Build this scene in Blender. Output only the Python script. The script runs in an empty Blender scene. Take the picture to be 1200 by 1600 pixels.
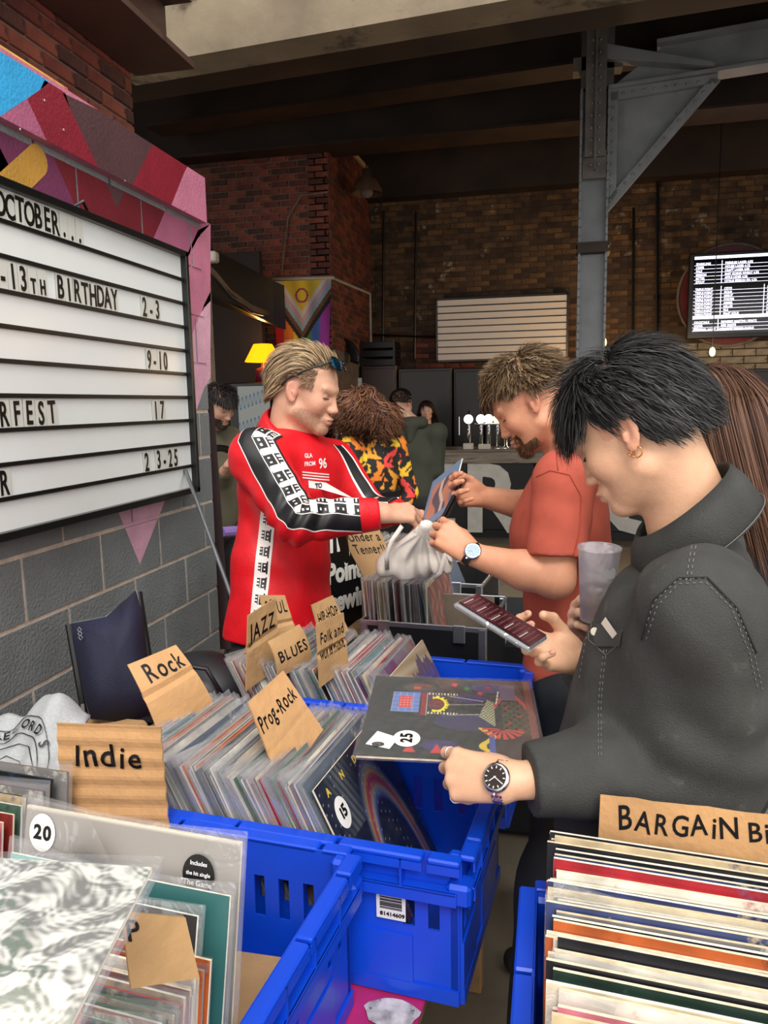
import bpy, bmesh, math, random
import numpy as np
from mathutils import Vector, Matrix
random.seed(7); rng = np.random.RandomState(7)
SC = bpy.context.scene
COL = SC.collection
# ---------------- camera ----------------
F = 1200.0; CH = 1.64
YAW = math.radians(12.4); PITCH = math.radians(8.0); ROLL = 0.018
FW = np.array([-math.sin(YAW)*math.cos(PITCH), math.cos(YAW)*math.cos(PITCH), -math.sin(PITCH)])
_r0 = np.array([math.cos(YAW), math.sin(YAW), 0]); _u0 = np.cross(_r0, FW)
CR = math.cos(ROLL)*_r0 - math.sin(ROLL)*_u0
CU = math.cos(ROLL)*_u0 + math.sin(ROLL)*_r0
CP = np.array([0, 0, CH])
cam = bpy.data.cameras.new('camera'); camo = bpy.data.objects.new('camera', cam); COL.objects.link(camo)
cam.sensor_fit = 'HORIZONTAL'; cam.sensor_width = 36; cam.lens = 36*F/1200.0; cam.clip_start = 0.02; cam.clip_end = 200
camo.matrix_world = Matrix([[CR[0], CU[0], -FW[0], 0], [CR[1], CU[1], -FW[1], 0], [CR[2], CU[2], -FW[2], CH], [0, 0, 0, 1]])
SC.camera = camo
# ---------------- world, view, sun ----------------
SC.view_settings.view_transform = 'Standard'; SC.view_settings.look = 'None'
SC.view_settings.gamma = 1.0; SC.view_settings.use_curve_mapping = False
SC.view_settings.exposure = 0.25
w = bpy.data.worlds.new('overcast_sky'); SC.world = w; w.use_nodes = True
bg = w.node_tree.nodes['Background']; bg.inputs[0].default_value = (1.0, 0.985, 0.96, 1); bg.inputs[1].default_value = 1.55
sun = bpy.data.lights.new('soft_sun', 'SUN'); sun.energy = 2.2; sun.angle = math.radians(25); sun.color = (1, .95, .88)
so = bpy.data.objects.new('soft_sun', sun); COL.objects.link(so)
so.rotation_euler = Vector((-0.28, 0.85, -0.95)).to_track_quat('-Z', 'Y').to_euler()
SC.cycles.transparent_max_bounces = 20
SC.cycles.max_bounces = 8

# ---------------- helpers ----------------
def A(*v): return np.array(v, float)
def nrm(v): v = np.array(v, float); return v/np.linalg.norm(v)
def ray(u, v): return FW + CR*(u-600)/F + CU*(800-v)/F
def P(u, v, d): return CP + ray(u, v)*d
def PZ(u, v, z): r = ray(u, v); return CP + r*((z-CH)/r[2])
def PX(u, v, x): r = ray(u, v); return CP + r*(x/r[0])
def PY(u, v, y): r = ray(u, v); return CP + r*(y/r[1])

def srgb(h):
    h = h.lstrip('#'); c = [int(h[i:i+2], 16)/255 for i in (0, 2, 4)]
    return tuple(x/12.92 if x <= .04045 else ((x+.055)/1.055)**2.4 for x in c)
_mats = {}
def mat(name, col, rough=.6, metal=0, var=.15, scale=8., bump=.0, bscale=60., spec=.5, emit=None, estr=1, alpha=1, attr=None, coat=0, stretch=None, trans=0, dirt=None, dscale=3., dth=.55, sheen=0):
    if name in _mats: return _mats[name]
    if isinstance(col, str): col = srgb(col)
    m = bpy.data.materials.new(name); m.use_nodes = True; nt = m.node_tree; N = nt.nodes; L = nt.links
    b = N['Principled BSDF']; _mats[name] = m
    b.inputs['Roughness'].default_value = rough; b.inputs['Metallic'].default_value = metal
    b.inputs['Specular IOR Level'].default_value = spec; b.inputs['Coat Weight'].default_value = coat
    b.inputs['Transmission Weight'].default_value = trans
    if sheen: b.inputs['Sheen Weight'].default_value = sheen
    if alpha < 1: b.inputs['Alpha'].default_value = alpha
    tc = N.new('ShaderNodeTexCoord'); mp = N.new('ShaderNodeMapping'); L.new(tc.outputs['Object'], mp.inputs[0])
    if stretch: mp.inputs['Scale'].default_value = stretch
    if attr:
        a = N.new('ShaderNodeAttribute'); a.attribute_name = attr; src = a.outputs['Color']
    else:
        rgb = N.new('ShaderNodeRGB'); rgb.outputs[0].default_value = (*col, 1); src = rgb.outputs[0]
    if var > 0:
        n = N.new('ShaderNodeTexNoise'); n.inputs['Scale'].default_value = scale; n.inputs['Detail'].default_value = 5
        L.new(mp.outputs[0], n.inputs['Vector'])
        mr = N.new('ShaderNodeMapRange'); mr.inputs[1].default_value = .3; mr.inputs[2].default_value = .7
        mr.inputs[3].default_value = 1-var; mr.inputs[4].default_value = 1+var; L.new(n.outputs[0], mr.inputs[0])
        vm = N.new('ShaderNodeVectorMath'); vm.operation = 'SCALE'; L.new(src, vm.inputs[0]); L.new(mr.outputs[0], vm.inputs['Scale']); src = vm.outputs[0]
    if dirt:
        n2 = N.new('ShaderNodeTexNoise'); n2.inputs['Scale'].default_value = dscale; n2.inputs['Detail'].default_value = 8; n2.inputs['Roughness'].default_value = .65
        L.new(mp.outputs[0], n2.inputs['Vector'])
        m2 = N.new('ShaderNodeMapRange'); m2.inputs[1].default_value = dth; m2.inputs[2].default_value = dth+.08; L.new(n2.outputs[0], m2.inputs[0])
        mx = N.new('ShaderNodeMix'); mx.data_type = 'RGBA'; L.new(m2.outputs[0], mx.inputs[0]); L.new(src, mx.inputs[6])
        mx.inputs[7].default_value = (*(srgb(dirt) if isinstance(dirt, str) else dirt), 1); src = mx.outputs[2]
    L.new(src, b.inputs['Base Color'])
    if bump > 0:
        n = N.new('ShaderNodeTexNoise'); n.inputs['Scale'].default_value = bscale; n.inputs['Detail'].default_value = 4
        L.new(mp.outputs[0], n.inputs['Vector'])
        bp = N.new('ShaderNodeBump'); bp.inputs['Strength'].default_value = bump; bp.inputs['Distance'].default_value = .01
        L.new(n.outputs[0], bp.inputs['Height']); L.new(bp.outputs[0], b.inputs['Normal'])
    if emit:
        b.inputs['Emission Color'].default_value = (*(srgb(emit) if isinstance(emit, str) else emit), 1); b.inputs['Emission Strength'].default_value = estr
    return m
def film(name, tint=(.9, .92, .95), fac=.3, rough=.12, gl=.5):
    """thin clear plastic film"""
    m = bpy.data.materials.new(name); m.use_nodes = True; N = m.node_tree.nodes; L = m.node_tree.links
    N.remove(N['Principled BSDF']); out = N['Material Output']
    t = N.new('ShaderNodeBsdfTransparent'); g = N.new('ShaderNodeBsdfGlossy'); g.inputs['Roughness'].default_value = rough
    d = N.new('ShaderNodeBsdfDiffuse'); d.inputs[0].default_value = (*tint, 1)
    n = N.new('ShaderNodeTexNoise'); n.inputs['Scale'].default_value = 14; n.inputs['Detail'].default_value = 3; n.inputs['Distortion'].default_value = 1.5
    tc = N.new('ShaderNodeTexCoord'); L.new(tc.outputs['Object'], n.inputs['Vector'])
    bp = N.new('ShaderNodeBump'); bp.inputs['Strength'].default_value = .5; bp.inputs['Distance'].default_value = .02; L.new(n.outputs[0], bp.inputs['Height'])
    L.new(bp.outputs[0], g.inputs['Normal'])
    m1 = N.new('ShaderNodeMixShader'); m1.inputs[0].default_value = gl; L.new(d.outputs[0], m1.inputs[1]); L.new(g.outputs[0], m1.inputs[2])
    m2 = N.new('ShaderNodeMixShader'); m2.inputs[0].default_value = fac; L.new(t.outputs[0], m2.inputs[1]); L.new(m1.outputs[0], m2.inputs[2])
    L.new(m2.outputs[0], out.inputs[0]); return m

def mesh(name, vs, fs, mats, mi=None, smooth=False):
    me = bpy.data.meshes.new(name); me.from_pydata([tuple(map(float, v)) for v in vs], [], [tuple(map(int, f)) for f in fs])
    for m in (mats if isinstance(mats, (list, tuple)) else [mats]): me.materials.append(m)
    if mi is not None: me.polygons.foreach_set('material_index', np.array(mi, np.int32))
    if smooth: me.polygons.foreach_set('use_smooth', [True]*len(me.polygons))
    me.update(); return me
class B:
    """collects vertices and faces with a material index"""
    def __init__(s): s.v = []; s.f = []; s.m = []
    def add(s, vs, fs, mi=0):
        n = len(s.v); s.v += [tuple(map(float, v)) for v in vs]; s.f += [tuple(n+i for i in f) for f in fs]; s.m += [mi]*len(fs); return s
    def hexa(s, c8, mi=0):   # 4 bottom, 4 top, same winding
        return s.add(c8, [(3, 2, 1, 0), (4, 5, 6, 7), (0, 1, 5, 4), (1, 2, 6, 5), (2, 3, 7, 6), (3, 0, 4, 7)], mi)
    def box(s, a, b, mi=0, M=None):
        x0, y0, z0 = a; x1, y1, z1 = b
        c = [(x0, y0, z0), (x1, y0, z0), (x1, y1, z0), (x0, y1, z0), (x0, y0, z1), (x1, y0, z1), (x1, y1, z1), (x0, y1, z1)]
        if M is not None: c = [tuple(M @ Vector(p)) for p in c]
        return s.hexa(c, mi)
    def cbox(s, a, b, ch=.003, mi=0, M=None):   # box with chamfered edges
        bm = bmesh.new(); bmesh.ops.create_cube(bm, size=1)
        for v in bm.verts: v.co = Vector([(a[i]+b[i])/2 + v.co[i]*(b[i]-a[i]) for i in range(3)])
        bmesh.ops.bevel(bm, geom=bm.edges[:], offset=ch, segments=1, affect='EDGES')
        vs = [tuple((M @ v.co) if M is not None else v.co) for v in bm.verts]; bm.verts.index_update()
        fs = [[v.index for v in f.verts] for f in bm.faces]; bm.free(); return s.add(vs, fs, mi)
    def tube(s, pts, r, n=8, mi=0, cap=True, flat=None):
        pts = [np.array(p, float) for p in pts]; rs = r if isinstance(r, (list, tuple, np.ndarray)) else [r]*len(pts)
        vs = []; t0 = nrm(pts[1]-pts[0]); up = A(0, 0, 1) if abs(t0[2]) < .9 else A(1, 0, 0); x = nrm(np.cross(up, t0))
        for i, p in enumerate(pts):
            t = nrm(pts[min(i+1, len(pts)-1)]-pts[max(i-1, 0)]); x = nrm(x - t*(x@t)); y = np.cross(t, x)
            for k in range(n):
                a = 2*math.pi*k/n; vs.append(p + rs[i]*(x*math.cos(a) + y*math.sin(a)*(flat or 1)))
        fs = [(i*n+k, i*n+(k+1) % n, (i+1)*n+(k+1) % n, (i+1)*n+k) for i in range(len(pts)-1) for k in range(n)]
        if cap: fs += [tuple(range(n-1, -1, -1)), tuple((len(pts)-1)*n+k for k in range(n))]
        return s.add(vs, fs, mi)
    def lathe(s, prof, c=(0, 0, 0), n=16, mi=0, M=None):
        vs = []
        for r, z in prof:
            for k in range(n):
                a = 2*math.pi*k/n; p = Vector((r*math.cos(a), r*math.sin(a), z))
                if M is not None: p = M @ p
                vs.append((p[0]+c[0], p[1]+c[1], p[2]+c[2]))
        fs = [(i*n+k, i*n+(k+1) % n, (i+1)*n+(k+1) % n, (i+1)*n+k) for i in range(len(prof)-1) for k in range(n)]
        return s.add(vs, fs, mi)
    def ball(s, c, r, mi=0, n=10, M=None):
        prof = [(math.sin(math.pi*i/(n//2+1)), -math.cos(math.pi*i/(n//2+1))) for i in range(n//2+2)]
        r = r if isinstance(r, (tuple, list)) else (r, r, r)
        MM = (M or Matrix.Identity(4)) @ Matrix.Diagonal((*r, 1))
        return s.lathe(prof, c, n, mi, MM)
    def poly(s, pts, mi=0): return s.add(pts, [tuple(range(len(pts)))], mi)
    def prism(s, pts, off, mi=0):
        n = len(pts); off = np.array(off, float); p2 = [np.array(p, float)+off for p in pts]
        return s.add(list(pts)+p2, [tuple(range(n-1, -1, -1)), tuple(range(n, 2*n))]+[(i, (i+1) % n, n+(i+1) % n, n+i) for i in range(n)], mi)
    def me(s, name, mats, smooth=False): return mesh(name, s.v, s.f, mats, s.m, smooth)
def tag(o, label=None, cat=None, group=None, kind=None):
    if label: o['label'] = label
    if cat: o['category'] = cat
    if group: o['group'] = group
    if kind: o['kind'] = kind
    return o
def ob(name, me, parent=None, M=None, label=None, cat=None, group=None, kind=None):
    if isinstance(me, tuple): me = me[0].me(name, me[1], len(me) > 2 and me[2])
    o = bpy.data.objects.new(name, me); COL.objects.link(o)
    if M is not None: o.matrix_world = M
    if parent is not None: o.parent = parent
    return tag(o, label, cat, group, kind)
def empty(name, loc=(0, 0, 0), rz=0, **k):
    o = bpy.data.objects.new(name, None); COL.objects.link(o); o.location = loc; o.rotation_euler = (0, 0, rz); o.empty_display_size = .05
    return tag(o, **k)
def frame(o, x, y, z):   # matrix from origin and axes
    return Matrix([[x[0], y[0], z[0], o[0]], [x[1], y[1], z[1], o[1]], [x[2], y[2], z[2], o[2]], [0, 0, 0, 1]])
def T(*a): return Matrix.Translation(a)
def RX(a): return Matrix.Rotation(math.radians(a), 4, 'X')
def RY(a): return Matrix.Rotation(math.radians(a), 4, 'Y')
def RZ(a): return Matrix.Rotation(math.radians(a), 4, 'Z')
_tc = {}
def text(s, h, m, depth=.0005, bold=0., sx=1., align='LEFT', sp=1., name='lettering', shear=0):
    """lettering as a mesh lying in XY, capital height h"""
    key = (s, h, m.name, depth, bold, sx, align, sp, shear)
    if key in _tc: return _tc[key]
    c = bpy.data.curves.new('t', 'FONT'); c.body = s; c.size = h/.70; c.extrude = depth; c.offset = bold; c.align_x = align; c.space_character = sp; c.resolution_u = 3; c.shear = shear
    o = bpy.data.objects.new('t', c); COL.objects.link(o)
    dg = bpy.context.evaluated_depsgraph_get(); me = bpy.data.meshes.new_from_object(o.evaluated_get(dg)); me.name = name
    bpy.data.objects.remove(o); me.materials.clear(); me.materials.append(m)
    if sx != 1: me.transform(Matrix.Diagonal((sx, 1, 1, 1)))
    _tc[key] = me; return me
def hand_text(s, h, m, w=.0, jit=1., bold=.0012, cap=1.):
    """wobbly marker handwriting, one mesh"""
    x = 0; b = B()
    for ch in s:
        if ch == ' ': x += h*.35; continue
        me = text(ch, h, m, .0003, bold*h/.03, cap)
        r = Matrix.Rotation(random.uniform(-.12, .12)*jit, 4, 'Z'); sc = random.uniform(.92, 1.08)
        vs = [r @ (v.co*sc) for v in me.vertices]; off = Vector((x, random.uniform(-.04, .04)*h*jit, 0))
        b.add([tuple(v+off) for v in vs], [tuple(p.vertices) for p in me.polygons])
        x += max(v.x for v in vs)+h*.14
    return b.me('handwriting', [m]), x
def painted(name, W, Hh, fn, n=60, m=None, rough=.35, coat=0):
    """flat printed grid in XY (0..W,0..H) with a colour attribute from fn(u,v) arrays"""
    nx = n; ny = max(2, int(n*Hh/W)); u, v = np.meshgrid(np.linspace(0, 1, nx+1), np.linspace(0, 1, ny+1))
    vs = np.stack([u.ravel()*W, v.ravel()*Hh, np.zeros(u.size)], 1)
    i = np.arange(nx*ny); r = i//nx; c = i % nx; a = r*(nx+1)+c
    me = mesh(name, vs, np.stack([a, a+1, a+nx+2, a+nx+1], 1), m or mat('print_%s' % name, (1, 1, 1), rough, attr='Col', var=0, coat=coat))
    at = me.color_attributes.new('Col', 'FLOAT_COLOR', 'POINT'); col = np.ones((u.size, 4)); col[:, :3] = fn(u.ravel(), v.ravel())
    at.data.foreach_set('color', col.ravel()); return me
def setcol(me, col):
    at = me.color_attributes.new('Col', 'FLOAT_COLOR', 'POINT'); c = np.ones((len(me.vertices), 4)); c[:, :3] = col; at.data.foreach_set('color', c.ravel())
def clip(poly, rect):
    x0, y0, x1, y1 = rect
    for ax, lim, sg in ((0, x0, 1), (0, x1, -1), (1, y0, 1), (1, y1, -1)):
        out = []
        for i in range(len(poly)):
            p, q = poly[i-1], poly[i]; dp = (p[ax]-lim)*sg; dq = (q[ax]-lim)*sg
            if (dp >= 0) != (dq >= 0):
                t = dp/(dp-dq); out.append((p[0]+(q[0]-p[0])*t, p[1]+(q[1]-p[1])*t))
            if dq >= 0: out.append(q)
        poly = out
        if not poly: return []
    return poly
# ================= THE SETTING =================
M_conc = mat('concrete_floor', '#6e6454', .7, var=.25, scale=1.5, bump=.3, bscale=30)
M_dark = mat('dark_paint', '#191614', .5, var=.2)
M_black = mat('black_satin', '#0d0d0f', .4, var=.05)
M_block = mat('grey_block_paint', '#787d7f', .55, var=.12, scale=5, bump=.5, bscale=90, dirt='#6d6259', dscale=6, dth=.68)
M_mortar = mat('block_mortar', '#c9b9aa', .8, var=.2, scale=20, bump=.4)
M_steelb = mat('blue_grey_steel_paint', '#7d8083', .42, var=.2, scale=4, bump=.15, bscale=40, dirt='#4a3d36', dscale=5, dth=.68)
M_soff = mat('sooty_soffit', '#2b1d15', .7, var=.5, scale=2, bump=.2)
M_rust = mat('rusty_beam_edge', '#2e1d11', .6, var=.5, scale=3)
M_lint = mat('weathered_concrete', '#7d705c', .8, var=.45, scale=1.6, bump=.6, bscale=12, dirt='#4b4032', dscale=2.2, dth=.56)
bricks = [mat('brick_red%d' % i, c, .8, var=.35, scale=9, bump=.5, bscale=50, dirt='#2a1d18', dscale=8, dth=.6) for i, c in enumerate(['#6e3528', '#5d2c22', '#7b4030', '#4c2a22'])]
sooty = [mat('sooty_brick%d' % i, c, .85, var=.5, scale=6, bump=.6, bscale=40, dirt='#978a74', dscale=5, dth=.61) for i, c in enumerate(['#4c3828', '#57412d', '#3c2c21', '#664b30'])]
whiteb = [mat('white_brick%d' % i, c, .7, var=.2, scale=9, bump=.4, dirt='#6b5b48', dscale=6, dth=.62) for i, c in enumerate(['#a79d8c', '#98907f'])]
M_jo = mat('brick_joint', '#6a5f55', .9, var=.3, scale=10); M_jos = mat('sooty_joint', '#4a3d30', .9, var=.4, scale=6)

b = B(); b.box((-7, -3, -.1), (8, 13, 0)); ob('floor', (b, [M_conc]), kind='structure')

# ---- left block wall with mural ----
WX = -1.68
wall = ob('wall_left', (B().box((WX-.18, -1.5, 0), (WX-.004, 3.59, 2.5)).box((WX-.18, 3.59, 0), (WX-.004, 3.6, 2.5)), [M_mortar]), kind='structure')
def yz(u, v): p = PX(u, v, WX); return (p[1], p[2])
pc = dict(cyan='#2f9fd8', mauve='#a35a78', maroon='#82182c', brown='#4e3338', pink='#c0748e', purple='#6d2f52', lpink='#dba6bc', gold='#b98a3a', deep='#6b1424')
PM = {k: mat('mural_'+k, c, .5, var=.12, scale=7, bump=.35, bscale=90) for k, c in pc.items()}
names = list(pc); mural = [
 ('purple', [(-260, 40), (0, 185), (78, 234), (122, 333), (-260, 190)]), ('pink', [(-90, 210), (0, 232), (20, 272), (20, 290), (-90, 290)]),
 ('deep', [(78, 234), (158, 270), (182, 325), (238, 376), (122, 333)]), ('deep', [(182, 325), (198, 292), (262, 320), (238, 376)]),
 ('brown', [(158, 270), (198, 292), (182, 325)]), ('mauve', [(262, 320), (330, 350), (309, 372), (273, 440), (262, 400), (238, 376)]),
 ('pink', [(309, 360), (330, 350), (330, 470), (314, 488), (284, 560), (264, 440), (273, 440)]), ('lpink', [(314, 488), (330, 455), (330, 590), (319, 605), (290, 690), (284, 640), (284, 560)]),
 ('lpink', [(172, 770), (255, 750), (258, 780), (218, 882)])]
mural = [(names.index(c), [yz(*p) for p in pts]) for c, pts in mural]
MW = [M_block]+[PM[k] for k in names]
rows = [(k*.225-.172) for k in range(0, 13)]
for r, z0 in enumerate(rows):
    z1 = min(z0+.211, 2.5); z0 = max(z0, 0); off = -.09 if r % 2 else .135
    y = 3.6-.45*7+(-.1 if r % 2 else .125)
    edges = []
    while y < 3.6: edges.append((max(y, .3), min(y+.437, 3.6))); y += .45
    if r % 2 == 0: edges = edges[:-1]+[(edges[-1][0], 3.6)] if edges[-1][1]-edges[-1][0] > .1 else edges
    for y0, y1 in edges:
        if y1-y0 < .03: continue
        b = B(); h = random.uniform(0, .0015); x = WX+h; e = .002
        b.add([(WX-.02, y0, z0), (WX-.02, y1, z0), (WX-.02, y1, z1), (WX-.02, y0, z1), (x, y0+e, z0+e), (x, y1-e, z0+e), (x, y1-e, z1-e), (x, y0+e, z1-e)],
              [(0, 1, 5, 4), (1, 2, 6, 5), (2, 3, 7, 6), (3, 0, 4, 7), (4, 5, 6, 7)])
        for mi, poly in mural:
            c = clip(poly, (y0+e, z0+e, y1-e, z1-e))
            if len(c) > 2: b.add([(x+.0006, p[0], p[1]) for p in c], [tuple(range(len(c)))], mi+1)
        ob('block', (b, MW), wall)
# painted joints behind the mural
b = B()
for mi, poly in mural: b.add([(WX-.0035, p[0], p[1]) for p in poly], [tuple(range(len(poly)))], mi)
ob('mural_paint', (b, [PM[k] for k in names]), wall, kind='stuff')
# gold bar painted on the mural
g0 = np.array(yz(5, 300)); g1 = np.array(yz(58, 250)); d = nrm(g1-g0); n_ = A(-d[1], d[0])*.05
arc = [g1+n_*math.cos(t)+d*.05*math.sin(t) for t in np.linspace(0, math.pi, 9)]
b = B(); b.add([(WX+.0035, p[0], p[1]) for p in [g0+n_]+arc+[g0-n_]], [tuple(range(11))]); ob('painted_bar', (b, [PM['gold']]), wall)
# fascia board along the top
def yzf(u, v): p = PX(u, v, WX+.04); return (p[1], p[2])
fz0 = 2.52; fz1 = 2.728
fas = [('cyan', [(-200, -50), (0, 80), (78, 128), (63, 140), (0, 182), (-200, 300)]), ('mauve', [(-90, 235), (0, 182), (43, 155), (92, 260), (0, 215), (-90, 180)]),
       ('maroon', [(43, 155), (63, 140), (70, 125), (102, 145), (110, 170), (157, 268), (172, 300), (92, 260)]), ('brown', [(110, 170), (98, 145), (245, 215), (232, 238), (206, 292), (196, 312), (172, 300), (157, 268)]),
       ('maroon', [(232, 238), (245, 215), (300, 246), (288, 270), (268, 320), (258, 345), (196, 312), (206, 292)]), ('pink', [(300, 246), (330, 262), (330, 370), (258, 345), (268, 320), (288, 270)])]
fb = ob('trim_1', (B().box((WX-.2, -1.5, fz0), (WX+.038, 3.6, fz1)), [PM['pink']]), wall, kind='structure', label='painted fascia board along the top of the block wall')
b = B()
for c, pts in fas:
    q = [yzf(*p) for p in pts]; q = clip([(a_, (fz0+fz1)/2+(b_-(fz0+fz1)/2)*1.0) for a_, b_ in q], (-1.4, fz0, 3.6, fz1))
    if len(q) > 2: b.add([(WX+.0395, p[0], p[1]) for p in q], [tuple(range(len(q)))], names.index(c))
ob('painted_pattern', (b, [PM[k] for k in names]), fb)
# screws
for u, v in ((31, 202), (99, 203), (195, 283), (69, 157), (289, 328)):
    p = PX(u, v, WX+.04); ob('screw', (B().ball(p, (.004, .005, .005), n=6), [mat('screw_zinc', '#b8b4ae', .3, 1)]), fb)

# ---- bricks ----
def brick_wall(name, o, ux, uz, W, Hh, mats, joint, limit=300, L_=.225, h_=.075, proud=.012, key=None, back=.25, rec=None, kind='structure', cond=None, obj=None, slab=False):
    o = np.array(o, float); ux = np.array(ux, float); uz = np.array(uz, float); nn = np.cross(ux, uz)
    w_ = obj
    if w_ is None:
        c = [o, o+ux*W, o+ux*W-nn*back, o-nn*back]; w_ = ob(name, (B().hexa([*c, *[p+uz*Hh for p in c]]), [joint]), kind=kind)
    if slab:
        c = [o, o+ux*W, o+ux*W-nn*back, o-nn*back]; ob('pier_body', (B().hexa([*c, *[p+uz*Hh for p in c]]), [joint]), w_)
    cells = []
    for r in range(int(Hh/h_)):
        x = -(L_/2 if r % 2 else 0)
        while x < W:
            x0 = max(x, 0); x1 = min(x+L_-.01, W)
            if x1-x0 > .03:
                c = o+ux*(x0+x1)/2+uz*(r+.5)*h_; d = np.linalg.norm(c-CP)
                if cond is None or cond(c): cells.append((d, x0, x1, r*h_+.005, r*h_+h_-.005))
            x += L_
    cells.sort(); big = B(); cache = {}
    for i, (d, x0, x1, z0, z1) in enumerate(cells):
        k = (round(x1-x0, 3), random.randrange(len(mats)))
        pr = proud*random.uniform(.6, 1.3); e = .004; w2 = k[0]; hz = z1-z0
        loc = [(0, 0, 0), (w2, 0, 0), (w2, 0, hz), (0, 0, hz), (e, pr, e), (w2-e, pr, e), (w2-e, pr, hz-e), (e, pr, hz-e)]
        fs = [(0, 1, 5, 4), (1, 2, 6, 5), (2, 3, 7, 6), (3, 0, 4, 7), (4, 5, 6, 7)]
        if i < limit:
            if k not in cache: cache[k] = mesh('brick', loc, fs, mats[k[1]])
            ob('brick', cache[k], w_, frame(o+ux*x0+uz*z0, ux, nn, uz))
        else: big.add([o+ux*(x0+p[0])+uz*(z0+p[2])+nn*p[1] for p in loc], fs, k[1])
    if big.v: ob('far_bricks', (big, mats), w_, kind='stuff')
    return w_
BY = 11.5; BXL = -2.67
whc = lambda c: c[0] > BXL+.05
rw = brick_wall('wall_back', (-2.7, BY, 0), (1, 0, 0), (0, 0, 1), 9.5, 5.4, sooty, M_jos, cond=lambda c: 2.2 < c[2] < 5.2 and c[0] < 4.2 and not (c[0] > 1.2 and c[2] < 2.62))
# patches of white painted brick and red brick in the rear wall
brick_wall('white_bricks', (1.35, BY-.02, 1.9), (1, 0, 0), (0, 0, 1), 3.2, .55, whiteb, M_jos, limit=90, L_=.3, h_=.1, obj=rw)
brick_wall('red_bricks', (-2.0, BY-.02, 2.0), (1, 0, 0), (0, 0, 1), .9, .62, bricks, M_jos, limit=60, obj=rw)
pier = brick_wall('wall_pier', (-6.2, 9.34, 0), (1, 0, 0), (0, 0, 1), 6.2+BXL, 5.0, bricks, M_jo, limit=240, cond=lambda c: c[2] > 2.3 and c[0] > -4.7)
brick_wall('pier_side', (BXL+.002, 9.34, 0), (0, 1, 0), (0, 0, 1), BY-9.34, 5.0, bricks, M_jo, limit=60, cond=lambda c: c[2] > 2.3, obj=pier, slab=True)
pil = brick_wall('wall_left_pillar', (-2.2, -.5, 2.3), (0, 1, 0), (0, 0, 1), 4.45, 2.4, bricks, M_jo, limit=300, cond=lambda c: c[1] > 1.6 and c[2] > 2.5)
# side closures, roof, beams
b = B(); b.box((-6.3, 4.0, 0), (-6.1, 11.6, 5.4)); ob('wall_far_left', (b, [M_soff]), kind='structure')
b = B(); b.box((6.6, 3.5, 0), (6.8, 11.6, 5.4)); ob('wall_right', (b, [M_soff]), kind='structure')
b = B(); b.box((-6.3, 3.9, 5.4), (6.8, 11.8, 5.6)); ob('ceiling', (b, [M_soff]), kind='structure')
ca, sa = math.cos(math.radians(-5.5)), math.sin(math.radians(-5.5)); BD = A(ca, sa, 0); BN = A(-sa, ca, 0)
def beam(name, u, v, y, h, th, m, x0=-4.5, x1=8, lip=None, label=None):
    p = PY(u, v, y); b = B(); a = p-BD*(p[0]-x0); q = p+BD*(x1-p[0])
    b.hexa([a, q, q+BN*th, a+BN*th, *[t+A(0, 0, h) for t in (a, q, q+BN*th, a+BN*th)]])
    if lip: b.hexa([t+BN*s_+A(0, 0, zz) for zz in (-.03, 0) for t, s_ in ((a, -.03), (q, -.03), (q, th+.03), (a, th+.03))], 1)
    return ob(name, (b, [m, M_rust]), kind='structure')
beam('trim_2', 207, 104, 4.45, 1.6, .24, M_lint, x0=-2.6, x1=7)
beam('trim_3', 207, 110, 4.75, .9, .35, M_soff, x0=-5, lip=True)
beam('trim_4', 512, 66, 6.6, .8, .3, M_soff, lip=True)
beam('trim_5', 600, 140, 8.1, .7, .3, M_soff, lip=True)
b = B(); b.box((-6.2, 9.1, 4.66), (6.6, 9.5, 5.4)); b.box((-6.2, 9.05, 4.63), (6.6, 9.55, 4.66), 1); ob('trim_6', (b, [M_soff, M_rust]), kind='structure')
b = B(); b.box((-6.2, 11.2, 4.55), (6.6, 11.5, 5.4)); ob('trim_7', (b, [M_soff]), kind='structure')
# steel I beam at the top left running away from the camera
M_brown = mat('brown_steel', '#4a322a', .5, var=.3, scale=3, dirt='#2a1b16', dscale=3)
ib = empty('steel_girder', (-1.955, 2.72, 3.36), label='brown steel girder running overhead past the brick pillar', cat='girder')
b = B(); b.box((-.22, -2.2, .02), (.12, 1.25, .05)); ob('bottom_flange', (b, [M_brown]), ib)
b = B(); b.box((-.06, -2.2, .05), (-.03, 1.25, .34)); ob('web', (b, [M_brown]), ib)
b = B(); b.box((-.22, -2.2, .34), (.12, 1.25, .37)); ob('top_flange', (b, [M_brown]), ib)

# ---- riveted post with bracket ----
post = empty('riveted_steel_post', tuple(P(922, 560, 7.0)*A(1, 1, 0)), rz=0, label='blue-grey riveted steel column with triangular gusset bracket and arm beam', cat='column')
px, py = post.location[0], post.location[1]
b = B(); b.box((-.09, -.01, 0), (.09, .01, 4.3)); 
b.box((-.125, -.1, 0), (-.105, .1, 4.3)); b.box((.105, -.1, 0), (.125, .1, 4.3)); b.box((-.105, -.012, 0), (.105, .012, 4.3))
ob('shaft', (b, [M_steelb]), post)
rv = B()
for z in np.arange(1.2, 4.2, .075):
    for sx in (-.115, .115): rv.ball((sx, -.102, z), (.011, .007, .011), n=6)
ob('rivets', (rv, [M_steelb], True), post, kind='stuff')
b = B(); b.box((-.085, -.16, 3.72), (.085, -.1, 5.0)); b.box((-.01, -.21, 3.6), (.01, -.16, 5.05)); b.box((-.1, -.11, 3.55), (.1, -.1, 3.78)); b.box((-.12, -.15, 4.95), (.15, .1, 5.1)); b.box((-.19, -.08, 4.45), (.22, .08, 4.56)); b.box((-.12, -.08, 4.3), (.15, .08, 5.0))
ob('head_plate', (b, [mat('grey_brown_steel', '#625c57', .5, var=.3)]), post)
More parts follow.
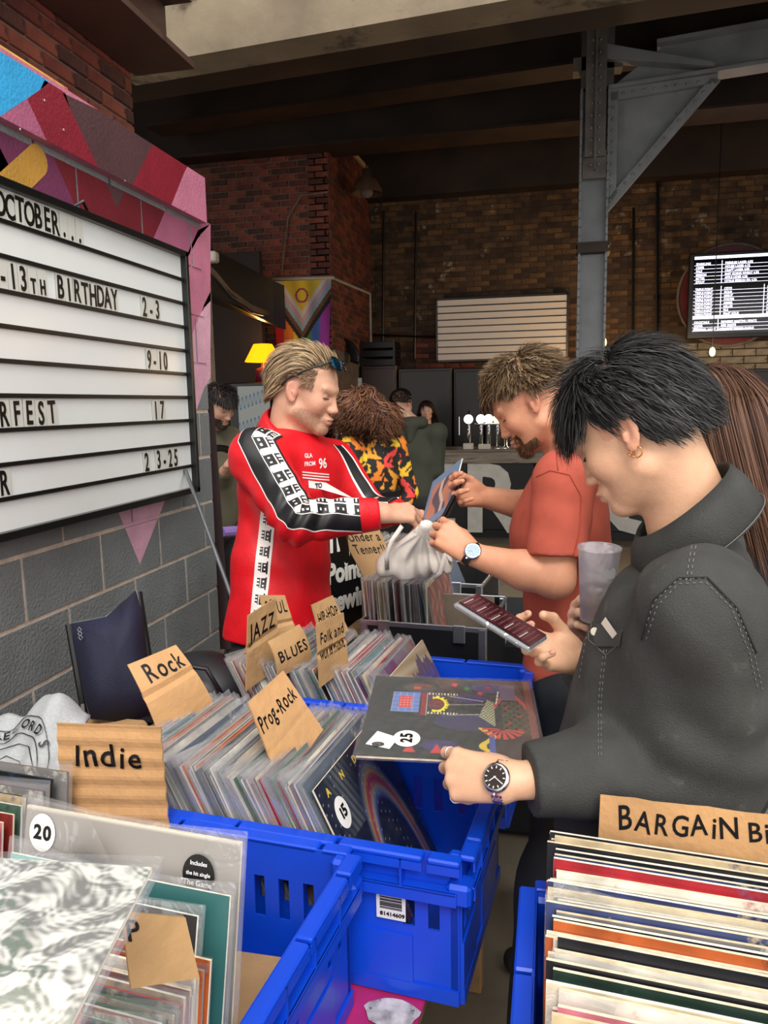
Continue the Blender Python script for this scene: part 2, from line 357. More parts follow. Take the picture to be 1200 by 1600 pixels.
rv = B()
for z in np.arange(3.65, 4.9, .1):
    for sx in (-.03, .03): rv.ball((sx, -.168, z), (.013, .008, .013), n=6)
ob('rivets', (rv, [M_steelb], True), post, kind='stuff')
b = B(); b.tube([(-.02, -.05, 5.1), (0, -.05, 5.45)], .015); ob('hanger_rod', (b, [M_jo]), post)
b = B(); b.box((-.14, -.125, 2.93), (.15, .125, 2.96)); b.box((-.14, -.125, 3.0), (.15, .125, 3.02)); b.box((-.13, -.12, 2.96), (.13, .12, 3.0)); ob('collar', (b, [M_rust]), post)
ax = A(.99, -.14, 0); an = A(.14, .99, 0)
def q(s, z, t): p = ax*s+an*t; return (p[0], p[1], z)
g = B(); tri = [(.12, 3.32), (.93, 4.22), (.93, 4.27), (.12, 4.27)]
g.prism([q(s, z, -.012) for s, z in tri], an*.024); ob('gusset_plate', (g, [M_steelb]), post)
g = B(); g.prism([q(.12, 3.26, -.07), q(1.0, 4.22, -.07), q(.93, 4.25, -.07), q(.12, 3.37, -.07)], an*.05)
g.prism([q(.12, 3.3, -.07), q(.2, 3.4, -.07), q(.2, 4.25, -.07), q(.12, 4.25, -.07)], an*.05); g.prism([q(.12, 4.18, -.07), q(.98, 4.2, -.07), q(.98, 4.27, -.07), q(.12, 4.27, -.07)], an*.05)
ob('gusset_angle', (g, [M_steelb]), post)
rv = B()
for t in np.linspace(.04, .97, 14): rv.ball(q(.12+.84*t, 3.33+.9*t, -.075), (.014, .009, .014), n=6)
for t in np.linspace(.1, .9, 8): rv.ball(q(.16, 3.4+.8*t, -.075), (.014, .009, .014), n=6); rv.ball(q(.16+.75*t, 4.225, -.075), (.014, .009, .014), n=6)
ob('rivets', (rv, [M_steelb], True), post, kind='stuff')
g = B()
g.prism([q(.12, 4.27, -.1), q(3.4, 4.30, -.1), q(3.4, 4.33, -.1), q(.12, 4.30, -.1)], an*.2); g.prism([q(.12, 4.30, -.01), q(3.4, 4.33, -.01), q(3.4, 4.6, -.01), q(.55, 4.57, -.01), q(.12, 4.30, -.01)], an*.02)
g.prism([q(.5, 4.57, -.1), q(3.4, 4.6, -.1), q(3.4, 4.63, -.1), q(.5, 4.6, -.1)], an*.2)
ob('arm_beam', (g, [M_steelb]), post)
g = B(); g.prism([q(.1, 4.62, -.13), q(.95, 4.34, -.13), q(.95, 4.31, -.13), q(.1, 4.5, -.13)], an*.12); ob('brace', (g, [M_steelb]), post)

# ---- bar ----
M_barw = mat('weathered_bar_wood', '#8f8272', .6, var=.4, scale=3, stretch=(1, 8, 8), dirt='#4b3d30', dscale=3, dth=.58)
M_bart = mat('bar_top_wood', '#7b7064', .3, var=.2)
M_white = mat('white_paint', '#d4cfc4', .6, var=.1, dirt='#8b8478', dscale=5, dth=.64)
M_chrome = mat('chrome', '#d8d8dc', .15, 1, var=0)
bar = empty('bar_counter', (0, 9.3, 0), label='long black bar counter with weathered wood top and big white letters', cat='bar counter')
for i, x in enumerate(np.arange(-2.6, 6, .8)):
    ob('front_panel', (B().cbox((x+.004, 0, .1), (x+.796, .06, .92), .006), [M_black]), bar)
ob('plinth', (B().box((-2.6, .05, 0), (6, .6, .1)), [M_black]), bar)
ob('edge_board', (B().cbox((-2.6, -.06, .915), (6, -.02, 1.05), .006), [M_barw]), bar)
ob('counter_top', (B().cbox((-2.6, -.07, 1.05), (6, .62, 1.08), .006), [M_bart]), bar)
for s_, u0 in (('E', 640), ('R', 724), ('C', 937), ('T', 1166)):
    p = PY(u0, 835, 9.3); me = text(s_, .8, M_white, .004, .035, 1.0)
    ob('painted_letter', me, bar, T(p[0], 9.3-.006, .1) @ RX(90))
for o in bar.children:
    if o.name.startswith('painted_letter'): o.matrix_parent_inverse = T(0, -9.3, 0)
# dark back-bar cabinets
for i, (x0, x1, zt) in enumerate([(-2.63, -2.12, 2.17), (-2.10, -1.35, 2.12), (-1.33, -.92, 2.1), (-.90, 0.1, 2.12), (.15, 1.7, 2.1), (1.75, 3.2, 2.0), (3.25, 4.7, 2.0)]):
    c = empty('back_bar_cabinet', (x0, 10.6, 0), label='tall dark cabinet behind the bar, ' + ['leftmost one with the green P sign', 'second from the left', 'narrow third one', 'wide one behind the beer taps', 'wide one right of the steel post', 'one behind the stacked cups', 'last one at the right'][i], cat='cabinet')
    w_ = x1-x0; mc = mat('cabinet_brown' if i == 0 else 'cabinet_black', '#3a2620' if i == 0 else '#171413', .4, var=.2)
    ob('body', (B().cbox((0, .02, 0), (w_, .6, zt), .01), [mc]), c)
    ob('door', (B().cbox((.03, 0, .1), (w_-.03, .02, zt-.04), .006), [mc]), c)
    ob('door_handle', (B().tube([(w_*.2, -.03, 1.2), (w_*.2, -.03, 1.45)], .01), [M_chrome]), c)
# ================= THINGS: STALL =================
M_tile = mat('letter_tile', '#cfcfc8', .25, var=.03); M_ink = mat('black_print', '#0c0c0c', .35, var=0)
M_panel = mat('white_acrylic', '#e4e7e6', .22, var=.015, spec=.6)
M_frame = mat('black_aluminium', '#0e0f10', .3, var=.05)
def ordn(n): return '%d%s' % (n, 'th' if 10 <= n % 100 <= 20 else {1: 'st', 2: 'nd', 3: 'rd'}.get(n % 10, 'th'))
# ---- white letter board on the block wall ----
BZ0, BZ1, BY0, BY1 = 1.25, 2.33, 1.15, 3.30; RH = (BZ1-BZ0-.04)/10
lb = empty('letter_board', (WX+.01, 0, 0), label='large white letter board with black frame and removable letters on block wall', cat='letter board')
ob('back_box', (B().box((0, BY0, BZ0), (.035, BY1, BZ1)), [M_frame]), lb)
for i in range(10):
    z = BZ0+.02+i*RH
    ob('panel', (B().box((.035, BY0+.02, z+.004), (.042, BY1-.02, z+RH-.004)), [M_panel]), lb)
    if i: ob('rail', (B().cbox((.035, BY0+.02, z-.007), (.052, BY1-.02, z+.007), .002), [M_frame]), lb)
for a, c in (((.0, BY0, BZ0), (.07, BY1, BZ0+.026)), ((.0, BY0, BZ1-.026), (.07, BY1, BZ1)), ((.0, BY1-.026, BZ0), (.07, BY1, BZ1)), ((.0, BY0, BZ0), (.07, BY0+.026, BZ1))):
    ob('frame_bar', (B().cbox(a, c, .003), [M_frame]), lb)
b = B(); b.tube([(.02, 2.5, BZ1), (.06, 2.52, BZ1+.03), (.03, 2.6, BZ1+.01)], .006); ob('bracket', (b, [M_frame]), lb)
def board_text(s_, row, u0, u1, small=()):
    """one object per letter between two picture columns of a row"""
    zb = BZ1-.02-(row+1)*RH+.014; h = .074
    y0 = PX(u0, 0, WX+.06); 
    def yat(u):
        p = PX(u, 0, WX+.06); d = p[2]-zb; r1 = ray(u, 0)
        lo, hi = 0, 1600
        for _ in range(30):
            m_ = (lo+hi)/2; zz = PX(u, m_, WX+.06)[2]
            lo, hi = (m_, hi) if zz > zb else (lo, m_)
        return PX(u, lo, WX+.06)[1]
    ya, yb = yat(u0), yat(u1); n = len(s_); st = (yb-ya)/n
    for i, ch in enumerate(s_):
        if ch == ' ': continue
        hh = h*(.62 if i in small else 1)
        me = text(ch, hh, M_ink, .001, .0018, .62); cx = (min(v.co.x for v in me.vertices)+max(v.co.x for v in me.vertices))/2
        y = ya+(i+.5)*st; t = random.uniform(-2, 2)
        R_ = frame((.0475, y, zb+random.uniform(-.002, .002)), (0, 1, 0), (0, 0, 1), (1, 0, 0)) @ RZ(t)
        l = ob('letter', me, lb, R_ @ T(-cx, 0, .001))
        w2 = min(st*.47, .03)
        ob('letter_tile', (B().box((-w2, -.010, -.0015), (w2, RH-.026, 0)), [M_tile]), lb, R_)
board_text('OCTOBER...', 0, -6, 132)
board_text('-13TH BIRTHDAY', 2, -2, 186, small=(3, 4)); board_text('2-3', 2, 222, 252)
board_text('9-10', 4, 230, 264); board_text('ERFEST', 6, -22, 92); board_text('17', 6, 240, 260)
board_text('ER', 8, -22, 20); board_text('2 3-25', 8, 226, 280)

# ---- records ----
edgec = ['#d9cbb0', '#e6dfd0', '#cdbb98', '#2a2a2c', '#8d8a86', '#a8322c', '#5b4334', '#27334d', '#51705c', '#c9c4bd', '#7d7f86', '#b08a66']
coverc = ['#1d1f26', '#3b2f2c', '#c7b38f', '#8a2f2a', '#27425e', '#4f6b5b', '#b9b4ad', '#6b4a6d', '#d8c9a8', '#7a7672', '#b35a2b', '#20342c', '#d07a8c', '#e3ddcf', '#343f6b', '#a0202b', '#597f86', '#15151a']
cname = ['black', 'dark brown', 'tan', 'brick red', 'blue', 'sage green', 'pale grey', 'plum', 'cream', 'mid grey', 'orange brown', 'dark green', 'rose pink', 'off-white', 'indigo', 'crimson', 'teal', 'near-black']
ename = ['beige', 'white', 'buff', 'black', 'grey', 'red', 'brown', 'navy', 'green', 'pale grey', 'slate', 'tan']
EM = [mat('sleeve_edge%d' % i, c, .6, var=.25, scale=60, stretch=(1, 1, .3)) for i, c in enumerate(edgec)]
CM = [mat('sleeve_cover%d' % i, c, .4, var=.35, scale=14, dirt=coverc[(i*5+4) % 18], dscale=9, dth=.6) for i, c in enumerate(coverc)]
M_film = film('clear_sleeve', tint=(.75, .77, .8), fac=.19); M_film3 = film('lp_sleeve', fac=.10, gl=.6); M_film2 = film('glossy_sleeve', fac=.10, gl=.85, rough=.06)
S = .315; _rm = {}
def sleeve_me(ci, ei, th=.0036, S_=S, top=None):
    k = (ci, ei, th, S_, top)
    if k in _rm: return _rm[k]
    b = B(); e = th*.3
    c8 = [(0, 0, 0), (S_, 0, 0), (S_, th, 0), (0, th, 0), (0, 0, S_), (S_, 0, S_), (S_, th, S_), (0, th, S_)]
    b.add(c8, [(0, 1, 5, 4)], 0).add(c8, [(2, 3, 7, 6)], 0).add(c8, [(3, 2, 1, 0), (1, 2, 6, 5), (3, 0, 4, 7)], 1).add(c8, [(4, 5, 6, 7)], 2)
    _rm[k] = b.me('record_sleeve', [CM[ci], EM[ei], EM[top if top is not None else ei]]); return _rm[k]
def film_me(k):
    if ('f', k) in _rm: return _rm['f', k]
    rr = random.Random(k); g = .006; t = .0058; pk = rr.uniform(.004, .02); W_ = S+2*g
    vs = []
    for y in (-.0012, t):
        vs += [(-g, y, -.002), (W_-g, y, -.002), (W_-g, y+rr.uniform(-.002, .002), S+g+pk*rr.random()), (W_*.66, y+rr.uniform(-.002, .003), S+g), (W_*.33, y+rr.uniform(-.002, .003), S+g*.8), (-g, y+rr.uniform(-.003, .003), S+g+pk)]
    _rm['f', k] = mesh('plastic_sleeve', vs, [(0, 1, 2, 3, 4, 5), (11, 10, 9, 8, 7, 6), (0, 6, 7, 1), (1, 7, 8, 2), (5, 11, 6, 0)], [M_film]); return _rm['f', k]
def record(M, ci, ei, label, group, plastic=True, th=.0036, art=None, top=None, S_=S):
    r = ob('record_sleeve', sleeve_me(ci, ei, th, S_, top), None, M, label, 'record', group)
    if plastic:
        f = ob('plastic_sleeve', film_me(random.randrange(8)), r)
    if art is not None: a = ob('cover_art', art, r, None); a.matrix_local = frame((0, -.0006, 0), (1, 0, 0), (0, 0, 1), (0, -1, 0))
    return r
def sticker(par, x, z, r_, s_, rot=0, y=-.0035, tint='#f1f0ec'):
    b = B(); b.add([(x+r_*math.cos(a)*.92, y, z+r_*1.1*math.sin(a)) for a in np.linspace(0, 2*math.pi, 25)[:-1]], [tuple(range(24))[::-1]][:1])
    st = ob('price_sticker', (b, [mat('sticker_white', tint, .5, var=0)]), par); me, w_ = hand_text(s_, r_*.75, M_ink, jit=.5, bold=.0016)
    t = ob('price_number', me, st); t.matrix_local = frame((x, y-.0006, z), (1, 0, 0), (0, 0, 1), (0, -1, 0)) @ RZ(rot) @ T(-w_/2+.002, -r_*.36, 0)
    return st
def row_frame(o, xd, zd): x = nrm(xd); z = nrm(zd); return frame(o, x, np.cross(z, x), z)
Z = A(0, 0, 1)
def fillrow(p0, p1, n, tilt, xd, lean, place, anchor, group, cols, edges, plastic=1., th=.0036, tops=None, jz=.004, jx=.006, tiltv=2, S_=S, every=None):
    """a row of n records from p0 to p1; the tops lean along `lean` by tilt degrees"""
    out = []
    for i in range(n):
        t = i/max(1, n-1); o = p0*(1-t)+p1*t + xd*random.uniform(-jx, jx)+Z*random.uniform(-jz*.3, jz); a = math.radians(tilt+random.uniform(-tiltv, tiltv)*(0 if n > 40 else 1))
        zd = lean*math.sin(a)+Z*math.cos(a); ci = random.choice(cols); ei = random.choice(edges)
        x_ = nrm(xd+lean*random.uniform(-.012, .012))
        x_ = nrm(x_-zd*(x_@zd))
        out.append(record(row_frame(o, x_, zd), ci, ei, '%s record sleeve, %s edges, %s, %s from %s' % (cname[ci], ename[ei], place, ordn(i+1), anchor), group, random.random() < plastic, th, top=(random.choice(tops) if tops else None), S_=S_))
    return out

M_card = mat('corrugated_cardboard', '#a9855a', .8, var=.12, scale=12, bump=.25, bscale=60)
# ---- blue crates ----
M_blue = mat('blue_crate_plastic', '#0a45cc', .32, var=.1, scale=5, spec=.5, dirt='#3c5fd6', dscale=9, dth=.69)
def wall_with_slots(b, L_, z0, z1, th, slots, sz0, sz1, put):
    """vertical panel along x with rounded slots; put(x0,x1,y0,y1,z0,z1) adds a box"""
    put(0, L_, 0, th, z0, sz0); put(0, L_, 0, th, sz1, z1); x = 0
    for s0, s1 in slots: put(x, s0, 0, th, sz0, sz1); x = s1
    put(x, L_, 0, th, sz0, sz1)
def crate(o, rot, L_, W_, H_, label, dent=False):
    c = empty('stacking_crate', tuple(o), math.radians(rot), label=label, cat='crate', group='blue plastic crates of records')
    th = .004; ins = .022
    b = B(); b.box((ins, ins, 0), (L_-ins, W_-ins, .006)); b.box((ins, ins, .038), (L_-ins, W_-ins, .043)); 
    for x in np.arange(.1, L_-.08, .1): b.box((x, ins, -.004), (x+.02, W_-ins, 0))
    ob('base', (b, [M_blue]), c)
    for side in range(4):
        long_ = side in (0, 2); LL = (L_ if long_ else W_)-2*ins
        R_ = {0: T(ins, ins-th, 0), 1: T(L_-ins+th, ins, 0) @ RZ(90), 2: T(L_-ins, W_-ins+th, 0) @ RZ(180), 3: T(ins-th, W_-ins, 0) @ RZ(-90)}[side]
        n = 8; sw = .019; xs = [LL*q_ for q_ in (.06, .13, .22, .30, .38, .46, .54, .62, .85, .925)] if long_ else [(LL*(k+.5)/n) for k in range(n)]
        slots = [(x-sw/2, x+sw/2) for x in xs]
        b = B(); put = lambda x0, x1, y0, y1, z0, z1: b.box((x0, y0, z0), (x1, y1, z1), 0, R_)
        wall_with_slots(b, LL, 0, H_, th, slots, H_*.48, H_*.76, put)
        b.box((0, -.004, 0), (LL, 0, H_*.10), 0, R_)
        b.box((0, -.003, H_*.10), (LL*.3, 0, H_*.42), 0, R_); b.box((LL*.45, -.003, H_*.10), (LL*.86, 0, H_*.42), 0, R_)
        ob('side_wall', (b, [M_blue]), c)
        # ledge and rim lip in segments with gaps
        b = B(); b.cbox((0, -ins, H_-.058), (LL, 0, H_-.052), .0015, 0, R_)
        b.box((0, -ins, H_-.074), (LL, -ins+.003, H_-.052), 0, R_)
        for k in range(1, 6): x = LL*k/6; b.box((x, -ins, H_-.052), (x+.003, 0, H_-.008), 0, R_)
        ob('ledge', (b, [M_blue]), c)
        segs = ((-.012, .30), (.312, .632), (.644, .9), (.915, 1.01)) if long_ else ((-.01, .12), (.14, .86), (.88, 1.01))
        for s0, s1 in segs:
            b = B(); b.cbox((LL*s0, -ins, H_-.008), (LL*s1, th, H_+.002), .003, 0, R_); b.box((LL*s0, -ins, H_-.022), (LL*s1, -ins+.003, H_-.008), 0, R_); ob('rim_lip', (b, [M_blue]), c)
    for x, y in ((0, 0), (1, 0), (1, 1), (0, 1)):
        x0 = ins-th if not x else L_-ins-.02; y0 = ins-th if not y else W_-ins-.02
        b = B(); b.cbox((x0, y0, 0), (x0+.024, y0+.024, H_), .006)
        xo = 0 if not x else L_-.04; yo = 0 if not y else W_-.04
        b.cbox((xo, yo, H_-.078), (xo+.04, yo+.04, H_-.04), .006); ob('corner_post', (b, [M_blue]), c)
    return c
TZ = .665; CH_ = .262
def cp(x, y, z=TZ): return A(x, y, z)
ROT = -5.5
cC = crate(cp(-.116-.6*ca, 1.106-.6*sa), ROT, .6, .4, CH_, 'middle blue crate holding the rock and prog records, under the white watch hand')
cB = crate(cp(-.074-.6*ca-.0, 1.652-.6*sa), ROT, .6, .4, CH_, 'far blue crate holding jazz, blues and hip-hop records, behind the middle one')
cA = crate(cp(-.348, .52), ROT+90, .6, .4, CH_, 'near left blue crate with the grey sleeve and the Indie card')
cD = crate(cp(.365, .485), 90, .6, .4, CH_, 'near right blue crate packed with the bargain bin records')
# barcode label
M_lab = mat('label_white', '#dcdde0', .5, var=.02)
bl = B(); bl.box((0, 0, 0), (.05, .001, .063)); lab = ob('barcode_label', (bl, [M_lab]), cC); lab.matrix_local = T(.440, .017-.0045, .135)
b = B(); x = .006
rr = random.Random(3); z_ = .018
while z_ < .057: h_ = rr.choice([.0008, .0014, .0022]); b.box((.006, -.0006, z_), (.044, 0, z_+h_)); z_ += h_+rr.choice([.0009, .0016])
ob('barcode', (b, [M_ink]), lab)
o = ob('barcode_number', text('81414609', .0065, M_ink, .0003, .0003, 1.15), lab); o.matrix_local = T(.006, -.0006, .006) @ RX(90)
bl = B(); bl.box((0, 0, 0), (.055, .001, .07)); lab = ob('barcode_label', (bl, [M_lab]), cA); lab.matrix_local = T(.25, .0125, .06)
b = B(); z_ = .018
while z_ < .06: h_ = rr.choice([.0008, .0014, .0022]); b.box((.006, -.0006, z_), (.048, 0, z_+h_)); z_ += h_+rr.choice([.0009, .0016])
ob('barcode', (b, [M_ink]), lab)

# ---- tables ----
M_pink = mat('pink_table_paint', '#b42a68', .35, var=.2, dirt='#6f4c3a', dscale=6, dth=.66)
M_wood = mat('worn_plywood', '#8a6a45', .6, var=.3, stretch=(1, 6, 1))
def table(o, rot, L_, W_, z, m, label, x0=0):
    t = empty('stall_table', tuple(o), math.radians(rot), label=label, cat='table')
    # top, two rails, four legs
    ob('table_top', (B().cbox((0, 0, z-.008), (L_, W_, z-.004), .003).cbox((.003, .003, z-.03), (L_-.003, W_-.003, z-.008), .003, 1), [m, M_wood]), t)
    ob('rail', (B().box((.05, .05, z-.11), (L_-.05, .07, z-.03)), [M_wood]), t); ob('rail', (B().box((.05, W_-.07, z-.11), (L_-.05, W_-.05, z-.03)), [M_wood]), t)
    for x in (.06, L_-.1):
        for y in (.06, W_-.1): ob('leg', (B().cbox((x, y, 0), (x+.04, y+.04, z-.03), .004), [M_wood]), t)
    return t
t1 = table((-1.19, .585, 0), ROT, .94, 1.55, TZ, M_pink, 'pink-topped stall table under the left and middle crates')
table((-.12, .30, 0), ROT, 1.0, .83, TZ, M_wood, 'plain wooden table under the bargain bin crate')
table((-.95, 2.42, 0), ROT, 1.0, 1.25, TZ, M_wood, 'wooden table at the back under the black flight case')
# torn sticker on the pink table
b = B(); c0 = PZ(612, 1582, TZ); b.add([c0+A(.045*math.cos(a)*(1+.1*math.sin(5*a)), .03*math.sin(a), .0004) for a in np.linspace(0, 2*math.pi, 20)[:-1]], [tuple(range(19))])
s_ = ob('torn_sticker', (b, [mat('sticker_paper', '#b9b3b2', .6, var=.5, scale=40, dirt='#2d2a30', dscale=50, dth=.58)]), None); s_.parent = t1; s_.matrix_parent_inverse = t1.matrix_basis.inverted(); tag(s_, 'round torn sticker')

# ---- record rows ----
GR = {k: v for k, v in dict(C='records in the middle blue crate', B='records in the far blue crate', A='records in the near left crate', D='bargain bin records', E='records in the flight case', F='records under the tenner card', G='records at the far left').items()}
BZ = TZ+.046; LEFT = -BD
mixc = list(range(18)); pale = [2, 6, 8, 13, 9, 16]; ed = [0, 0, 1, 2, 3, 3, 4, 4, 5, 6, 7, 8, 9, 9, 10, 10, 11]
ytop = lambda x, o0, o1: o0
def rowC(x0, x1, y0, n, place, anchor, grp, **k):
    """x0,x1 are positions of the tops at the near corner"""
    a = math.radians(k.get('tilt', 26)); off = .315*math.sin(a)
    def base(x): return A(x+off, y0+(x-(-.4))*sa/ca, BZ)
    return fillrow(base(x0), base(x1), n, k.pop('tilt', 26), BN, LEFT, place, anchor, grp, mixc, ed, **k)
R1 = rowC(-.80, -.56, 1.158, 30, 'in the middle crate', 'the Rock card', GR['C'], plastic=.95, jz=.01)
R2 = rowC(-.552, -.405, 1.158, 23, 'in the middle crate', 'the Prog-Rock card', GR['C'], plastic=.9, jz=.006)
R3 = rowC(-.80, -.62, 1.70, 22, 'in the far crate', 'the Jazz card', GR['B'], plastic=.8, jz=.01)
R4 = rowC(-.60, -.40, 1.70, 26, 'in the far crate', 'the Folk card', GR['B'], plastic=.9, jz=.006)
# last covers
def fn_rainbow(u, v):
    c = np.tile(A(.010, .014, .03), (len(u), 1)); n = .5+.5*np.sin(u*37+np.sin(v*23)*2)*np.sin(v*41+u*13); c += n[:, None]*.012
    w_ = ((u < .5) & (v > .62))[:, None]; c += w_*(np.abs(np.sin(u*60+v*25))*.10*np.exp(-((u-.28)/.12)**2))[:, None]*A(.9, 1, .95)
    x = (u-.62)/.27; y = (v-.02)/.72; r_ = np.sqrt(x*x+y*y)+.05*x
    bands = [(.86, (.12, .10, .35)), (.90, (.20, .32, .5)), (.94, (.5, .45, .3)), (.98, (.62, .12, .10)), (1.03, (.55, .07, .12)), (1.08, (.65, .35, .12)), (1.13, (.22, .3, .25)), (1.17, (.10, .09, .22))]
    for r0, cc in bands: wgt = np.exp(-((r_-r0)/.028)**2)*np.clip(.5+v*.9, 0, 1)*.6; c = c*(1-wgt[:, None])+wgt[:, None]*np.array(cc)
    st = (np.abs(np.sin(u*311+v*177)*np.sin(v*419-u*93)) > .985); c[st] += .3
    return c
def fn_cliff(u, v):
    c = np.tile(A(.42, .33, .22), (len(u), 1)); h = .93-.45*np.abs(u-.72)+.03*np.sin(u*30)+.02*np.sin(u*71)
    m_ = (v < h) & (u > .12+.35*v); c[m_] = A(.09, .06, .13); c[m_ & (v > h-.18)] = A(.13, .09, .15); s_ = (np.sin(u*90)*np.sin(v*8+u*20) > .5) & m_; c[s_] *= 1.5
    c += (.06*np.sin(v*60+u*7))[:, None]*(~m_)[:, None]; return np.clip(c, 0, 1)
def extra(x, y0, ci, ei, label, grp, fn, tilt=26, nm='cover', n=70, **k):
    a = math.radians(tilt); off = .315*math.sin(a); o_ = A(x+off, y0+(x+.4)*sa/ca, BZ); zd = LEFT*math.sin(a)+Z*math.cos(a)
    return record(row_frame(o_, BN, zd), ci, ei, label, grp, k.get('plastic', False), art=painted(nm, S, S, fn, n, coat=.5, rough=.3))
r_ = extra(-.388, 1.155, 17, 0, 'dark starry record sleeve with rainbow arc and 15 sticker in middle crate', GR['C'], fn_rainbow, nm='rainbow', n=110)
sticker(r_, .052, .245, .026, '15', rot=0, y=-.0012)
M_yel = mat('yellow_print', '#d9b24a', .5, var=0)
for i, ch in enumerate('MANDOM'[:0] or 'A N D O M'.split()):
    o = ob('cover_letter', text(ch, .014, M_yel, .0002, .0006), r_); o.matrix_local = frame((.03+i*.065, -.0012, .285), (1, 0, 0), (0, 0, 1), (0, -1, 0))
r_ = extra(-.374, 1.70, 2, 0, 'wood-coloured record sleeve with purple mountain and 16 sticker in far crate', GR['B'], fn_cliff, nm='mountain', n=80)
sticker(r_, .045, .19, .017, '16', y=-.0012)
o = ob('cover_lettering', text('LIVING\nMUSIC BOX', .011, M_ink, .0002, .0003), r_); o.matrix_local = frame((.02, -.0012, .27), (1, 0, 0), (0, 0, 1), (0, -1, 0))
sticker(R1[13], .03, .17, .028, '45', y=-.002)

def rowA(o0, o1, n, tilt, place, anchor, grp, **k): return fillrow(o0, o1, n, tilt, BD, BN, place, anchor, grp, k.pop('cols', mixc), k.pop('eds', ed), **k)
# near left crate: sparse browsing row leaning back
AX = -.715
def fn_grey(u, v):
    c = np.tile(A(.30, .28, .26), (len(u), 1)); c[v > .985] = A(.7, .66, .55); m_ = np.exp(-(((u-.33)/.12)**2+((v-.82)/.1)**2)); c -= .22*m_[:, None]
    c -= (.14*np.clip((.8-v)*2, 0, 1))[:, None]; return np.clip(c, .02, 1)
def fn_teal(u, v):
    c = np.tile(A(.03, .12, .12), (len(u), 1)); m_ = (u < .62) & (v > .86); c[m_] = A(.2, .42, .4); f_ = ((u-.8)/.15)**2+((v-.58)/.13)**2 < 1; c[f_] = A(.22, .40, .40)
    s_ = ((u-.84)/.06)**2+((v-.56)/.03)**2; c[(s_ < 1) & (s_ > .5)] = A(.03, .1, .12); return c
def fn_red(u, v):
    c = np.tile(A(.012, .012, .014), (len(u), 1)); m_ = (u > .12) & (u < .66) & (v < .84); c[m_] = A(.32, .12, .14); k_ = m_ & (np.sin(u*40+v*9) > .2) & (u > .4); c[k_] = A(.4, .18, .17)
    k_ = m_ & (v > .6) & (v < .72) & (u > .45); c[k_] = A(.10, .06, .16); k_ = m_ & (v > .78); c[k_] = A(.42, .03, .05); return c
def addA(t, x, zt, ci, ei, label, fn, nm, tilt=12, n=60, plastic=True):
    a = math.radians(tilt); zd = BN*math.sin(a)+Z*math.cos(a); o_ = A(x, t-(x-AX)*.097, zt-.315*math.cos(a))-BN*.315*math.sin(a)
    return record(row_frame(o_, BD, zd), ci, ei, label, GR['A'], plastic, art=painted(nm, S, S, fn, n) if fn else None)
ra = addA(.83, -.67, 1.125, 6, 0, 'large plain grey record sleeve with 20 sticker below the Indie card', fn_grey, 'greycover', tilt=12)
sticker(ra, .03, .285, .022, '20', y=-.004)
b = B(); b.add([(.262+.022*math.cos(a), -.004, .27+.024*math.sin(a)) for a in np.linspace(0, 2*math.pi, 25)[:-1]], [tuple(range(24))])
st = ob('round_sticker', (b, [M_black]), ra)
for i, (t_, h_) in enumerate((('Includes', .005), ('the hit single', .0045), ('"The Game"', .0065))):
    o = ob('sticker_lettering', text(t_, h_, M_lab, .0002, .0001, 1, 'CENTER'), st); o.matrix_local = frame((.262, -.0048, .281-i*.012), (1, 0, 0), (0, 0, 1), (0, -1, 0))
addA(.795, -.672, 1.078, 11, 1, 'teal record sleeve with pale face behind the black framed one', fn_teal, 'tealcover', tilt=13)
rb = addA(.765, -.70, 1.068, 17, 1, 'black record sleeve with red picture and blue handwriting in near left crate', fn_red, 'redcover', tilt=14)
o = ob('blue_handwriting', hand_text('aeroplanes', .011, mat('blue_chalk', '#35556f', .7))[0], rb); o.matrix_local = frame((.075, -.0045, .286), (1, 0, 0), (0, 0, 1), (0, -1, 0))
def baseA(y, x=AX, z=BZ): return A(x, y-(x-AX)*.097, z)
ob('inner_carton', (B().cbox((-.695, .70, TZ+.046), (-.40, 1.06, TZ+.10), .004), [M_card]), None, None, 'flat cardboard carton at the bottom of the near left crate', 'box')
rowA(baseA(.555, -.70), baseA(.63, -.69), 14, 14, 'near left crate', 'the front', GR['A'], plastic=.7, cols=pale+[0, 17, 10], eds=[0, 1, 3, 8, 9, 5], jz=.012)
rowA(baseA(.645, -.69, BZ), baseA(.69, -.69, BZ), 8, 12, 'behind small card', 'the front', GR['A'], plastic=.6, cols=[10, 3, 13, 4, 8], eds=[0, 1, 10], jz=.01)
# far left row beside the T-shirt
for i in range(16):
    t = i/15.; y = 1.07-.33*t; ci = random.choice(mixc); ei = random.choice([0, 2, 3, 6, 9])
    record(row_frame(A(-1.12+random.uniform(-.01, .01), y, BZ-.0+random.uniform(0, .01)), BD, BN*.15+Z), ci, ei, '%s record sleeve, %s edges, left of Indie card, %s from back' % (cname[ci], ename[ei], ordn(i+1)), GR['G'], random.random() < .3)
# bargain bin
dcols = [15, 10, 0, 12, 8, 17, 2, 14, 13, 1]
DD = fillrow(A(.004, .575, BZ), A(.004, 1.020, BZ), 57, 6, BD, BN, 'in the bargain bin', 'its front', GR['D'], [3, 0, 12, 8, 14, 15, 10, 13, 11, 9, 17, 2], [0, 0, 2, 11, 1, 0, 2], plastic=.12, th=.0048, tops=[0, 0, 2, 1, 0], jz=.016, jx=.008)

